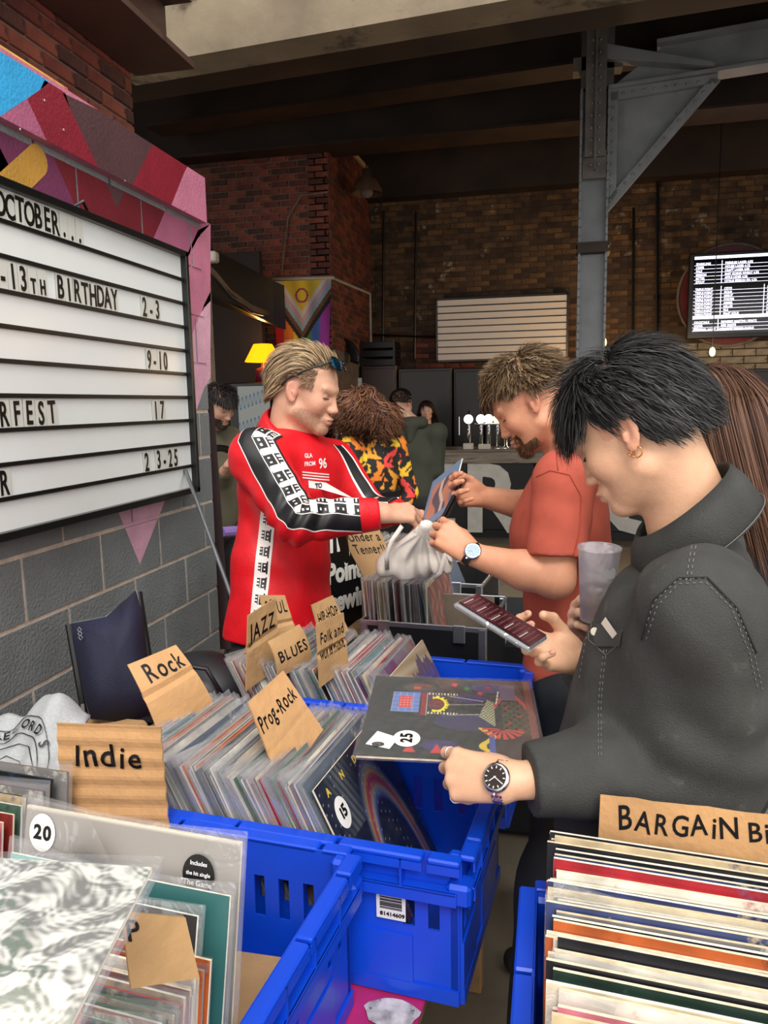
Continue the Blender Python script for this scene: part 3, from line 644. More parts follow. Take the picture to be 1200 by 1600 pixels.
# ---- cardboard dividers ----
M_card_ = mat('corrugated_cardboard', '#a9855a', .8, var=.12, scale=12, bump=.25, bscale=60)
M_cardl = mat('corrugated_cardboard_light', '#bd9162', .8, var=.1, scale=12, bump=.25, bscale=60)
M_mark = mat('marker_ink', '#15131a', .5, var=0)
def divider(c4, txt, label, th=.004, rib=0, folds=(), m=None, bow=.0, lines=None, tx=.14, ty=.5, h=.3, flip=0, ragged=.0, w_=None):
    """c4: bottom-left, bottom-right, top-right, top-left as seen from the reader"""
    bl_, br, tr, tl = [np.array(p, float) for p in c4]; nn = nrm(np.cross(br-bl_, tl-bl_))
    rr = random.Random(txt); ph = [rr.uniform(0, 6) for _ in range(4)]
    def S_(u, v, off=0):
        p = (bl_*(1-u)+br*u)*(1-v)+(tl*(1-u)+tr*u)*v; d = bow*4*(v-.5)**2*-1+bow*.5*math.sin(u*3+ph[0])
        for f_ in folds: d -= .006*math.exp(-((v-f_)/.018)**2)
        if rib: d += .0017*math.sin(v*rib*2*math.pi)
        e = ragged*(math.sin(u*17+ph[1])*.5+math.sin(u*41+ph[2])*.3)*v
        return p+nn*(d+off)+(tl-bl_)*e
    nu, nv = 12, max(16, rib*6); vs = []; fs = []
    for side in (0, -th):
        for j in range(nv+1):
            for i in range(nu+1): vs.append(S_(i/nu, j/nv, side))
    n1 = (nu+1)*(nv+1)
    for j in range(nv):
        for i in range(nu):
            a = j*(nu+1)+i; fs.append((a, a+1, a+nu+2, a+nu+1)); fs.append((n1+a, n1+a+nu+1, n1+a+nu+2, n1+a+1))
    for i in range(nu): a = i; fs.append((a+1, a, n1+a, n1+a+1)); a = nv*(nu+1)+i; fs.append((a, a+1, n1+a+1, n1+a))
    for j in range(nv): a = j*(nu+1); c = a+nu+1; fs.append((a, c, n1+c, n1+a)); a += nu; c += nu; fs.append((c, a, n1+a, n1+c))
    d = ob('divider_card', mesh('divider_card', vs, fs, [m or M_card], smooth=False), None, None, label, 'card', 'cardboard divider cards')
    W_ = np.linalg.norm(tr-tl); H_ = np.linalg.norm(tl-bl_)
    for k, ln in enumerate(lines or [txt]):
        me, wd = hand_text(ln, h*H_, M_mark, bold=.0006); sc = min(1, (1-tx-.05)*W_/wd); vs = []
        for v_ in me.vertices:
            vs.append(S_(tx+v_.co.x*sc/W_, ty-k*h*1.35+v_.co.y/H_, .0008+(.0032 if rib else 0)))
        ob('handwriting', mesh('handwriting', vs, [tuple(p.vertices) for p in me.polygons], [M_mark]), d)
    return d
divider([PY(104, 1400, 1.10), PY(272, 1400, 1.10), PY(250, 1136, 1.125), PY(88, 1130, 1.125)], 'Indie', 'ribbed brown cardboard divider card reading Indie at the back of near left crate', rib=9, m=M_cardl, tx=.16, ty=.76, h=.13)
divider([P(262, 1180, 1.58), P(345, 1110, 1.66), P(280, 1006, 1.66), P(202, 1038, 1.58)], 'Rock', 'curved brown cardboard divider card reading Rock at left of middle crate', bow=.02, folds=(.62,), tx=.18, ty=.72, h=.22, m=M_cardl)
divider([P(440, 1230, 1.40), P(505, 1140, 1.50), P(443, 1048, 1.50), P(388, 1098, 1.40)], 'Prog-Rock', 'brown cardboard divider card reading Prog-Rock in the middle crate', folds=(.35,), tx=.04, ty=.6, h=.2, m=M_cardl)
divider([P(385, 1080, 1.88), P(440, 1040, 1.98), P(430, 935, 1.98), P(388, 962, 1.88)], 'JAZZ', 'brown cardboard divider card reading Jazz in the far crate', folds=(.55,), tx=.08, ty=.62, h=.22)
divider([P(425, 1030, 2.08), P(470, 1010, 2.10), P(445, 930, 2.10), P(405, 930, 2.08)], 'SOUL', 'half-hidden cardboard divider card reading Soul behind the Jazz card', folds=(.5,), tx=.15, ty=.7, h=.22)
divider([P(440, 1060, 1.86), P(490, 1030, 1.95), P(470, 975, 1.95), P(424, 1002, 1.86)], 'BLUES', 'cardboard divider card reading Blues right of the Jazz card', tx=.1, ty=.35, h=.3, bow=.01)
divider([P(505, 1010, 1.98), P(545, 985, 2.05), P(520, 930, 2.05), P(487, 945, 1.98)], 'HIP-HOP', 'cardboard divider card reading Hip-Hop behind the Folk card', tx=.08, ty=.5, h=.26)
divider([P(500, 1075, 1.82), P(545, 1040, 1.9), P(537, 957, 1.9), P(495, 975, 1.82)], 'Folk', 'cardboard divider card reading Folk and World Music in the far crate', lines=['Folk and', 'world music'], tx=.08, ty=.65, h=.19, folds=(.5,))
divider([PY(930, 1420, 1.062), PY(1290, 1430, 1.022), PY(1290, 1285, 1.026), PY(938, 1243, 1.066)], 'BARGAIN', 'long cardboard card reading Bargain Bins at the back of the right crate', lines=['BARGAiN BiNS'], tx=.09, ty=.72, h=.2, m=M_cardl, ragged=.01)
divider([P(205, 1545, .70), P(312, 1528, .74), P(290, 1434, .74), P(190, 1425, .70)], 'POP', 'plain cardboard card with part of a marker letter in near left crate', tx=.02, ty=.62, h=.3, lines=['P'])
divider([P(570, 905, 2.92), P(625, 905, 3.0), P(590, 820, 3.0), P(528, 825, 2.92)], 'Under', 'cardboard card reading Under a Tenner at the back case', lines=['Under a', 'Tenner!!'], tx=.12, ty=.72, h=.17)
# bits of thing: silver wrapped record held at the front left
def fn_silver(u, v):  # crinkled reflections and burnt-out white glare painted into the cover colour
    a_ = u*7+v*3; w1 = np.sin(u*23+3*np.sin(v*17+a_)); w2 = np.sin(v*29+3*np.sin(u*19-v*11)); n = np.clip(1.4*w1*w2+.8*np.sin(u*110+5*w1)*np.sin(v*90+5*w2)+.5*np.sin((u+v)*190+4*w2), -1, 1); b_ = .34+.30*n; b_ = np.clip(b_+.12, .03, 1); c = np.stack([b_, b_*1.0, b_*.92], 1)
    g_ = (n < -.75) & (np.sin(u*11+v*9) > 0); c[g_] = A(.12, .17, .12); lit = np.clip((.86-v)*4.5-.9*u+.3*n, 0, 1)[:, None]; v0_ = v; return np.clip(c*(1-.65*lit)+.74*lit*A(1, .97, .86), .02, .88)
a0 = P(-55, 1338, .60); a1 = P(238, 1356, .60); xd = nrm(a1-a0); dn = nrm(P(140, 1640, .43)-P(238, 1356, .60)); dn = nrm(dn-xd*(dn@xd)); up_ = -dn
o_ = P(238, 1356, .60)-up_*S-xd*S
rs = record(frame(o_, xd, np.cross(up_, xd), up_), 6, 1, 'silver record sleeve with painted-in crinkled reflections in clear plastic held at front left', 'records held in hands', True, art=painted('silver', S, S, fn_silver, 230, rough=.25, coat=.6))
# thumb on it
# ---- flight cases ----
M_alu = mat('case_aluminium', '#b7bac0', .3, .9, var=.1); M_case = mat('case_black', '#131418', .45, var=.1); M_lin = mat('case_lining', '#8a7f70', .7, var=.2)
def case(o, rot, L_, W_, H_, label, lid=True):
    c = empty('flight_case', tuple(o), math.radians(rot), label=label, cat='case', group='record cases on the back table')
    b = B(); t = .008
    for a, e in (((0, 0, 0), (L_, t, H_)), ((0, W_-t, 0), (L_, W_, H_)), ((0, 0, 0), (t, W_, H_)), ((L_-t, 0, 0), (L_, W_, H_)), ((0, 0, 0), (L_, W_, t))): b.box(a, e)
    ob('shell', (b, [M_case]), c)
    b = B(); r = .014
    for a, e in (((-.003, -.003, H_-r), (L_+.003, .005, H_+.004)), ((-.003, W_-.005, H_-r), (L_+.003, W_+.003, H_+.004)), ((-.003, 0, H_-r), (.005, W_, H_+.004)), ((L_-.005, 0, H_-r), (L_+.003, W_, H_+.004))): b.cbox(a, e, .002)
    for x in (0, L_-.024):
        for y in (-.004, W_-.02): b.cbox((x, y, 0), (x+.026, y+.024, H_), .003)
    ob('edge_trim', (b, [M_alu]), c)
    for x in (L_*.2, L_*.8): ob('latch', (B().cbox((x-.02, -.014, H_-.05), (x+.02, -.004, H_+.01), .003), [M_alu]), c)
    if lid: ob('lining_board', (B().box((.22, W_-.2, .05), (L_-.012, W_-.19, H_+.05)), [M_lin]), c)
    b = B(); b.tube([(L_*.35, -.004, H_*.5), (L_*.35, -.03, H_*.55), (L_*.65, -.03, H_*.55), (L_*.65, -.004, H_*.5)], .006); ob('carry_handle', (b, [M_alu]), c)
    return c
case(cp(-.615, 2.40), ROT, .42, .42, .265, 'black flight case with aluminium edges full of records under the tote bag')
case(cp(-.76, 3.0), ROT, .5, .42, .265, 'smaller black case of records behind the first flight case', lid=False)
def rowE(x0, x1, y0, n, tilt, anchor, grp, base=TZ+.07, **k):
    def base_(x): return A(x, y0+(x+.4)*sa/ca, base)
    return fillrow(base_(x0), base_(x1), n, tilt, BN, LEFT, 'in the flight case' if grp == GR['E'] else 'in the back case', anchor, grp, mixc, ed, **k)
rowE(-.595, -.385, 2.43, 30, 4, 'its left end', GR['E'], plastic=.6, jz=.008, base=TZ+.07)
def fn_fire(u, v):
    c = np.tile(A(.28, .05, .03), (len(u), 1)); n = np.sin(u*31+np.sin(v*13)*2.5)*np.sin(v*17+u*9); c[n > .3] = A(.5, .16, .06); c[n < -.5] = A(.12, .05, .04); return c
e_ = rowE(-.352, -.338, 2.43, 2, 12, 'its right end', GR['E'], plastic=True)[1]
a_ = ob('cover_art', painted('fire', S, S, fn_fire, 40), e_); a_.matrix_local = frame((0, -.0006, 0), (1, 0, 0), (0, 0, 1), (0, -1, 0)); tag(e_, 'orange-red flame-patterned record sleeve at the right end of the flight case row')
rowE(-.745, -.42, 3.04, 32, 8, 'its left end', GR['F'], plastic=.9)
# plastic-covered blue records leaning at the case's right
for i in range(5):
    record(row_frame(A(-.37+i*.012, 2.88-.004*i, TZ+.07), BN, LEFT*.42+Z), 4, 1, 'loose blue record sleeve in shiny plastic right of the tote bag, %s from left' % ordn(i+1), 'shiny blue records by the tote bag', True)

# ---- LP lying flat with the 25 sticker ----
def fn_lp(u, v):
    c = np.tile(A(.035, .04, .038), (len(u), 1)); n = np.sin(u*50+v*30)*np.sin(v*60-u*21); c += (.012*n)[:, None]
    def box(x0, x1, y0, y1, col): c[(u > x0) & (u < x1) & (v > y0) & (v < y1)] = col
    for x, y, r_, cc in ((.62, .72, .06, (.05, .04, .12)), (.30, .85, .06, (.08, .07, .06)), (.75, .88, .07, (.07, .06, .14)), (.45, .14, .06, (.06, .05, .13)), (.58, .42, .1, (.05, .05, .1)), (.38, .75, .05, (.10, .04, .1))):
        c[((u-x)/(r_*1.8))**2+((v-y)/r_)**2 < 1] = cc
    box(.14, .31, .52, .78, A(.12, .2, .46)); g_ = (u > .14) & (u < .31) & (v > .52) & (v < .78) & ((np.abs(((u-.14)/.042) % 1) < .1) | (np.abs(((v-.52)/.052) % 1) < .12)); c[g_] = A(.3, .32, .42)
    box(.18, .26, .57, .73, A(.55, .06, .06)); d_ = (u > .18) & (u < .26) & (v > .57) & (v < .73) & (np.sin(u*300) > .2) & (np.sin(v*190) > .2); c[d_] = A(.62, .32, .28)
    box(.32, .345, .48, .78, A(.25, .03, .03)); box(.35, .356, .48, .78, A(.4, .35, .3))
    r_ = np.hypot((u-.41)/.07, (v-.63)/.105); an_ = np.arctan2(v-.63, u-.41); c[(r_ < 1+.08*np.sign(np.sin(an_*18))) & (r_ > .72) & (u > .385)] = A(.78, .68, .03); c[(r_ < .72) & (u > .36) & (np.sin(v*260) > 0)] = A(.25, .04, .04)
    for y in (.50, .755): box(.36, .55, y, y+.028, A(.03, .03, .03)); k_ = (u > .36) & (u < .55) & (v > y) & (v < y+.028) & (np.sin(u*330) > .2); c[k_] = A(.6, .58, .45)
    l_ = (np.abs(v-(.74-(u-.5)*.25)) < .004) | (np.abs(v-(.5+(u-.5)*.12)) < .004) | (np.abs(v-.63-(u-.5)*.1) < .003); c[l_ & (u > .48) & (u < .7)] = A(.4, .38, .34)
    st_ = (u > .66) & (u < .76) & (v < .47+(u-.66)*4) & (v > .5-(u-.66)*1.2) & (v < .78-(u-.66)*1); ck = (np.floor(u*90)+np.floor(v*60)) % 2 == 0; c[st_] = A(.14, .15, .09); c[st_ & ck] = A(.42, .42, .26)
    z_ = (v < .36) & (v > .05) & (np.abs(u-(.71+.03*np.sin(v*30))) < .02); c[z_] = A(.62, .46, .06); z_ = (v < .3) & (v > .08) & (u > .72) & (u < .75); c[z_] = A(.06, .1, .3)
    k_ = (u > .80) & (u < .97) & (v > .3) & (v < .7) & (np.sin(u*120)*np.sin(v*90) > -.2); c[k_] = A(.07, .085, .05); k_ &= (np.sin(u*47)*np.sin(v*33) > .75); c[k_] = A(.3, .05, .03)
    q_ = np.hypot((u-.80)/.1, (v-.36)/.1); a_ = np.arctan2(v-.36, u-.80); c[(q_ < 1.2) & (q_ > .2) & (v < .36) & (np.sin(a_*16) > -.4)] = A(.5, .07, .06)
    k_ = (u > .76) & (np.abs(v-(.62+.18*np.sin((u-.76)*16))) < .035); c[k_] = A(.42, .06, .05); k_ = (np.abs(u-.79-.12*(v-.8)) < .004) & (v > .66) & (v < .84); c[k_] = A(.6, .58, .5)
    box(.80, .90, .72, .93, A(.13, .10, .16)); box(.26, .37, .87, .90, A(.25, .04, .04)); box(.26, .31, .83, .86, A(.45, .1, .08)); 
    for x, y, cc in ((.52, .91, (.5, .03, .06)), (.60, .86, (.05, .2, .08)), (.68, .80, (.4, .03, .07)), (.73, .88, (.3, .03, .06))): c[((u-x)/.018)**2+((v-y)/.028)**2 < 1] = cc
    for x in (.43, .55, .28): c[(np.abs(u-x) < (.16-v)*.35) & (v > .06) & (v < .16)] = A(.5, .06, .06)
    box(.955, 1, 0, 1, A(.16, .08, .07)); return c
p0 = P(556, 1184, 1.30); p1 = P(845, 1198, 1.27); p2 = P(628, 1078, 1.55); xd = nrm(p1-p0); yd = p2-p0; yd = nrm(yd-xd*(yd@xd))
up_ = yd; lpM = frame(p0+nrm(np.cross(xd, yd))*.004, xd, np.cross(yd, xd), yd)
lp = record(lpM, 17, 0, 'black record with colourful cartoon-like print and 25 sticker lying flat under the hand', 'records held in hands', True, art=painted('lpcover', S, S, fn_lp, 190, rough=.3, coat=.5))
for c_ in lp.children:
    if c_.name.startswith('plastic_sleeve'): c_.data = c_.data.copy(); c_.data.materials.clear(); c_.data.materials.append(M_film3)
st = sticker(lp, .082, .06, .026, '25', rot=90, y=-.003)
b = B(); b.add([(.012, -.0026, .035), (.055, -.0026, .022), (.068, -.0026, .062), (.028, -.0026, .082)], [(0, 1, 2, 3)]); so_ = ob('shop_sticker', (b, [M_lab]), lp)
b = B(); b.add([(.034+.011*math.cos(a), -.0032, .036+.008*math.sin(a)) for a in np.linspace(0, 6.28, 17)[:-1]], [tuple(range(16))]); ob('shop_emblem', (b, [mat('grey_print', '#4c4a46', .6, var=.8, scale=200)]), so_)

# ---- folding camp chair, T-shirt, black bag ----
M_navy = mat('navy_canvas', '#10122e', .75, var=.15, scale=8, bump=.3, bscale=300); M_pipe = mat('grey_piping', '#7b7f86', .7, var=0); M_tube = mat('black_tube', '#101113', .35)
ch = empty('camping_chair', (-1.25, 1.78, 0), label='navy folding camp chair with grey piping leaning by the block wall', cat='chair')
def local(p): return np.array(p)-A(-1.25, 1.78, 0)
pts = [(112, 975), (150, 968), (165, 965), (190, 945), (213, 924), (221, 960), (224, 1010), (232, 1060), (246, 1112), (200, 1128), (142, 1122), (132, 1085), (122, 1030)]
W3 = [local(P(u, v, 2.05+(.06 if u > 180 else 0)+(v-1000)*-.0004)) for u, v in pts]; cen = sum(W3)/len(W3); nb = nrm(np.cross(W3[0]-cen, W3[4]-cen))
b = B(); n = len(W3); inner = [cen+(p-cen)*.5+A(.03, -.05, 0)*.6 for p in W3]
b.add([*W3, *inner, cen+A(.035, -.06, 0)*.6], [(i, (i+1) % n, n+(i+1) % n, n+i) for i in range(n)]+[(n+i, n+(i+1) % n, 2*n) for i in range(n)])
me = b.me('backrest', [M_navy], True); o = ob('backrest', me, ch); sm = o.modifiers.new('s', 'SOLIDIFY'); sm.thickness = .006
ob('piping', (B().tube(W3+[W3[0]], .0035, 6), [M_pipe], True), o)
ob('frame_pole', (B().tube([local(P(108, 975, 2.1)), local(P(130, 1100, 2.08)), local(P(150, 1250, 2.0))], .011), [M_tube]), ch)
ob('frame_pole', (B().tube([local(P(216, 925, 2.16)), local(P(243, 1100, 2.12)), local(P(250, 1250, 2.1))], .011), [M_tube]), ch)
b = B(); 
for i in range(3): q_ = local(P(124+1*i, 984+i*6, 2.02)); b.tube([q_+A(-.006, 0, 0), q_+A(0, 0, .007), q_+A(.006, 0, 0), q_+A(0, 0, -.007), q_+A(-.006, 0, 0)], .0012, 5)
ob('stitched_emblem', (b, [M_pipe]), o)
ob('seat', (B().cbox((-.15, -.1, .38), (.25, .3, .41), .01), [M_navy]), ch)
for x, y in ((-.13, -.08), (.22, -.08), (-.13, .28), (.22, .28)): ob('leg', (B().tube([(x, y, .38), (x+.02, y, .0)], .01), [M_tube]), ch)
# holdall behind the Rock card
M_bagb = mat('black_nylon', '#121218', .5, var=.15)
b = B(); c_ = P(315, 1050, 2.3); b.ball((0, 0, 0), (.17, .13, .12), n=14); b.tube([(-.12, -.1, .03), (-.04, -.13, .13), (.08, -.13, .12), (.13, -.1, 0)], .007)
ob('holdall', (b, [M_bagb], True), None, T(*(c_-A(0, 0, .06))), 'black nylon bag on the floor stool behind the Rock card', 'bag')
ob('storage_box', (B().cbox((-.22, -.2, 0), (.25, .2, .74), .01), [M_black]), None, T(c_[0]-.03, c_[1]+.10, 0), 'black box standing by the wall beneath the black bag', 'box')
# grey T-shirt draped over a box
M_tee = mat('grey_marl', '#a7aaac', .85, var=.10, scale=160, bump=.2, bscale=300)
g00, g10, g11, g01 = P(-60, 1262, 1.60), P(100, 1262, 1.55), P(142, 1118, 1.86), P(-40, 1120, 1.9)
nu, nv = 30, 30; vs = []
for j in range(nv+1):
    for i in range(nu+1):
        u, v = i/nu, j/nv; p = (g00*(1-u)+g10*u)*(1-v)+(g01*(1-u)+g11*u)*v
        top = .05*math.exp(-((u-.72)/.22)**2)*math.exp(-((v-.85)/.25)**2)
        p = p+Z*(top*1.6+.008*math.sin(u*13+v*5)*math.sin(v*7)+.006*math.sin(u*23-v*12))+Z*(-.06*max(0, u-.85)*6*max(0, .9-v)*.3); vs.append(p)
fs = [(j*(nu+1)+i, j*(nu+1)+i+1, (j+1)*(nu+1)+i+1, (j+1)*(nu+1)+i) for j in range(nv) for i in range(nu)]
ts = ob('folded_t_shirt', mesh('folded_t_shirt', vs, fs, [M_tee], smooth=True), None, None, 'grey marl T-shirt with greyhound print and the word RECORDS draped at far left', 't-shirt'); sm = ts.modifiers.new('s', 'SOLIDIFY'); sm.thickness = .012
def tee(u, v, off=.004):
    i = min(nu-1, max(0, int(u*nu))); j = min(nv-1, max(0, int(v*nv))); fu, fv = u*nu-i, v*nv-j
    g_ = lambda a, c: vs[c*(nu+1)+a]; p = (g_(i, j)*(1-fu)+g_(i+1, j)*fu)*(1-fv)+(g_(i, j+1)*(1-fu)+g_(i+1, j+1)*fu)*fv; return p+Z*off+A(0, -off, 0)
cu, cv, ru, rv_ = .36, .40, .40, .42
def ringpt(a, k=1.): return tee(min(.98, max(.02, cu+ru*k*math.cos(a))), min(.98, max(.02, cv+rv_*k*math.sin(a))))
b = B(); [b.tube([ringpt(a, k) for a in np.linspace(-2.2, 3.3, 50)], .0012, 4) for k in (1., .74)]
ob('print_ring', (b, [M_ink]), ts)
for i, chh in enumerate('RECORDS'):
    a = 2.05-i*.27; me = text(chh, .022, M_ink, .0002, .0006); c = ringpt(a, .8); d_ = nrm(ringpt(a-.1, .8)-c); u_ = nrm(ringpt(a, .98)-c)
    ob('print_letter', me, ts, frame(c+nrm(np.cross(d_, u_))*.003, d_, u_, nrm(np.cross(d_, u_))))
dog = [[(.02, .5), (.1, .56), (.25, .62), (.42, .62), (.52, .55), (.58, .4), (.62, .3), (.66, .2)], [(.1, .5), (.2, .42), (.32, .5), (.45, .45), (.5, .3), (.46, .15)], [(.1, .5), (.12, .3), (.1, .12), (.16, .1)], [(.2, .42), (.18, .25), (.17, .12)], [(.56, .38), (.52, .25), (.55, .12), (.6, .1)], [(.02, .5), (.01, .4)]]
b = B(); [b.tube([tee(.04+x, y) for x, y in l], .0012, 4) for l in dog]; ob('greyhound_print', (b, [M_ink]), ts)
b = B(); b.add([tee(x, y, .003) for x, y in ((.05, .08), (.35, .1), (.38, .2), (.08, .22))], [(0, 1, 2, 3)]); ob('box_print', (b, [mat('tan_print', '#8d8168', .8)]), ts)
ob('shirt_box', (B().cbox((-.16, -.18, 0), (.16, .22, .82), .01), [M_card]), None, T(-1.2, 1.55, 0), 'cardboard box beneath the grey T-shirt', 'box')
# leaning pole
ob('leaning_pole', (B().tube([PX(290, 735, -1.62), P(352, 905, 3.1), P(420, 1100, 2.75)], .009), [mat('grey_metal', '#8b8f94', .35, .8)]), None, None, 'thin grey metal pole leaning against the block wall', 'pole')
# ================= IMPLICIT SURFACES =================
class Sdf:
    """smooth union of tapered capsules, ellipsoids and boxes, meshed block by block with surface nets"""
    def __init__(s): s.p = []; s.disp = None; s.cuts = []
    def cap(s, a, b, r1, r2=None, k=.01, sub=False, col=0, cuts=(), sq=None):
        r2 = r1 if r2 is None else r2; a = np.array(a, float); b = np.array(b, float); c = (a+b)/2
        s.p.append(('c', a, b, r1, r2, k, sub, col, cuts, c, np.linalg.norm(b-a)/2+max(r1, r2))); return s
    def ell(s, c, r, R=None, k=.01, sub=False, col=0, cuts=()):
        c = np.array(c, float); R = np.eye(3) if R is None else np.array(R, float)
        s.p.append(('e', c, np.array(r, float), R, None, k, sub, col, cuts, c, max(r))); return s
    def box(s, c, h, R=None, rnd=.005, k=.01, sub=False, col=0, cuts=()):
        c = np.array(c, float); R = np.eye(3) if R is None else np.array(R, float)
        s.p.append(('b', c, np.array(h, float), R, rnd, k, sub, col, cuts, c, float(np.linalg.norm(h)))); return s
    def d1(s, q, X):
        if q[0] == 'c':
            a, b, r1, r2 = q[1:5]; ab = b-a; t = np.clip((X-a)@ab/max(ab@ab, 1e-12), 0, 1); d = np.linalg.norm(X-a-t[:, None]*ab, axis=1)-(r1+(r2-r1)*t)
        elif q[0] == 'e':
            Y = (X-q[1])@q[3]; k0 = np.linalg.norm(Y/q[2], axis=1); k1 = np.linalg.norm(Y/q[2]**2, axis=1); d = k0*(k0-1)/np.maximum(k1, 1e-9)
        else:
            Y = np.abs((X-q[1])@q[3])-q[2]+q[4]; d = np.linalg.norm(np.maximum(Y, 0), axis=1)+np.minimum(Y.max(1), 0)-q[4]
        for o, n in q[8]: d = np.maximum(d, (X-o)@n)
        return d
    def __call__(s, X, prims=None, cols=False):
        D = np.full(len(X), 1.0); C = np.zeros(len(X), int); best = np.full(len(X), 9.0)
        for q in (s.p if prims is None else prims):
            d = s.d1(q, X); k = q[5]
            if q[6]:
                h = np.maximum(k-np.abs(-d-D), 0)/k; D = np.maximum(D, -d)+h*h*k*.25
            else:
                h = np.maximum(k-np.abs(d-D), 0)/k; D = np.minimum(D, d)-h*h*k*.25
                if cols: m_ = d < best; C[m_] = q[7]; best = np.minimum(best, d)
        if s.disp is not None: D = D+s.disp(X)
        for o, n in s.cuts: D = np.maximum(D, (X-o)@n)
        return (D, C) if cols else D
    def build(s, name, mats, vox=.005, colfn=None, smooth=True):
        N = 14; bs = N*vox
        lo = np.min([q[9]-q[10] for q in s.p if not q[6]], 0)-.02; hi = np.max([q[9]+q[10] for q in s.p if not q[6]], 0)+.02
        nb = np.ceil((hi-lo)/bs).astype(int); half = bs*.5*1.74
        g = np.stack(np.meshgrid(*[np.arange(n) for n in nb], indexing='ij'), -1).reshape(-1, 3); cen = lo+(g+.5)*bs
        D = s(cen); act = g[np.abs(D) < half*1.35+.02]
        loc = np.stack(np.meshgrid(*[np.arange(N+1)]*3, indexing='ij'), -1).reshape(-1, 3)
        V, K, Q = [], [], []; tot = nb*N+2
        key = lambda c: (c[..., 0]*tot[1]+c[..., 1])*tot[2]+c[..., 2]
        for gi in act:
            o = lo+gi*bs; c = o+bs/2
            pr = [q for q in s.p if np.linalg.norm(c-q[9]) < half+q[10]+q[5]+.02]
            if not pr: continue
            d = s(o+loc*vox, pr)
            if d.min() > 0 or d.max() < 0: continue
            d = d.reshape((N+1,)*3); ins = d < 0
            cs = sum(ins[a:N+a, b:N+b, e:N+e].astype(np.int8) for a in (0, 1) for b in (0, 1) for e in (0, 1))
            cells = np.argwhere((cs > 0) & (cs < 8)); 
            if not len(cells): continue
            acc = np.zeros((len(cells), 3)); cnt = np.zeros(len(cells))
            for ax in range(3):
                for a in (0, 1):
                    for b in (0, 1):
                        off = np.zeros(3, int); oth = [i for i in range(3) if i != ax]; off[oth[0]] = a; off[oth[1]] = b
                        p0 = cells+off; p1 = p0.copy(); p1[:, ax] += 1
                        v0 = d[tuple(p0.T)]; v1 = d[tuple(p1.T)]; m_ = (v0 < 0) != (v1 < 0)
                        t = np.where(m_, v0/np.where(m_, v0-v1, 1), 0); P_ = p0.astype(float); P_[:, ax] += t
                        acc += P_*m_[:, None]; cnt += m_
            V.append(o+acc/cnt[:, None]*vox); K.append(key(cells+gi*N+1))
            for ax in range(3):
                sl0 = [slice(0, N)]*3; sl1 = [slice(0, N)]*3; sl1[ax] = slice(1, N+1)
                i0 = ins[tuple(sl0)]; i1 = ins[tuple(sl1)]; e = np.argwhere(i0 != i1)
                if not len(e): continue
                fl = i0[tuple(e.T)]; G = e+gi*N+1; u_, v_ = (ax+1) % 3, (ax+2) % 3
                a_ = G.copy(); b_ = G.copy(); b_[:, u_] -= 1; c_ = b_.copy(); c_[:, v_] -= 1; d_ = G.copy(); d_[:, v_] -= 1
                k4 = np.stack([key(a_), key(b_), key(c_), key(d_)], 1); k4[~fl] = k4[~fl][:, ::-1]; Q.append(k4)
        V = np.concatenate(V); K = np.concatenate(K); Q = np.concatenate(Q); o_ = np.argsort(K); K = K[o_]; V = V[o_]
        ix = np.searchsorted(K, Q); ix = np.minimum(ix, len(K)-1); ok = (K[ix] == Q).all(1); ix = ix[ok]
        me = bpy.data.meshes.new(name); me.vertices.add(len(V)); me.vertices.foreach_set('co', V.ravel().astype(np.float32))
        me.loops.add(ix.size); me.loops.foreach_set('vertex_index', ix.ravel().astype(np.int32))
        me.polygons.add(len(ix)); me.polygons.foreach_set('loop_start', np.arange(0, ix.size, 4, dtype=np.int32)); me.polygons.foreach_set('loop_total', np.full(len(ix), 4, np.int32))
        me.update(calc_edges=True); me.validate()
        for m_ in (mats if isinstance(mats, list) else [mats]): me.materials.append(m_)
        me.polygons.foreach_set('use_smooth', [True]*len(me.polygons))
        if colfn is not None:
            n = len(me.vertices); co = np.empty(n*3, np.float32); me.vertices.foreach_get('co', co); setcol(me, colfn(co.reshape(-1, 3).astype(float)))
        return me
    def hit(s, o, d, tmax=.6):
        """march rays from o along d to the surface"""
        o = np.array(o, float); d = np.array(d, float); t = np.zeros(len(o))
        for _ in range(60): t += np.clip(s(o+d*t[:, None])*.8, -.02, .03)
        return o+d*t[:, None]
def skin_mat(name, col, rough=.45):
    m = mat(name, col, rough, attr='Col', var=.05, scale=60, bump=.12, bscale=350, spec=.4); b = m.node_tree.nodes['Principled BSDF']
    b.inputs['Subsurface Weight'].default_value = .12; b.inputs['Subsurface Radius'].default_value = (.012, .005, .003); b.inputs['Subsurface Scale'].default_value = 1; return m
M_skin = skin_mat('skin', (1, 1, 1))
def smoothstep(a, b, x): t = np.clip((x-a)/(b-a), 0, 1); return t*t*(3-2*t)

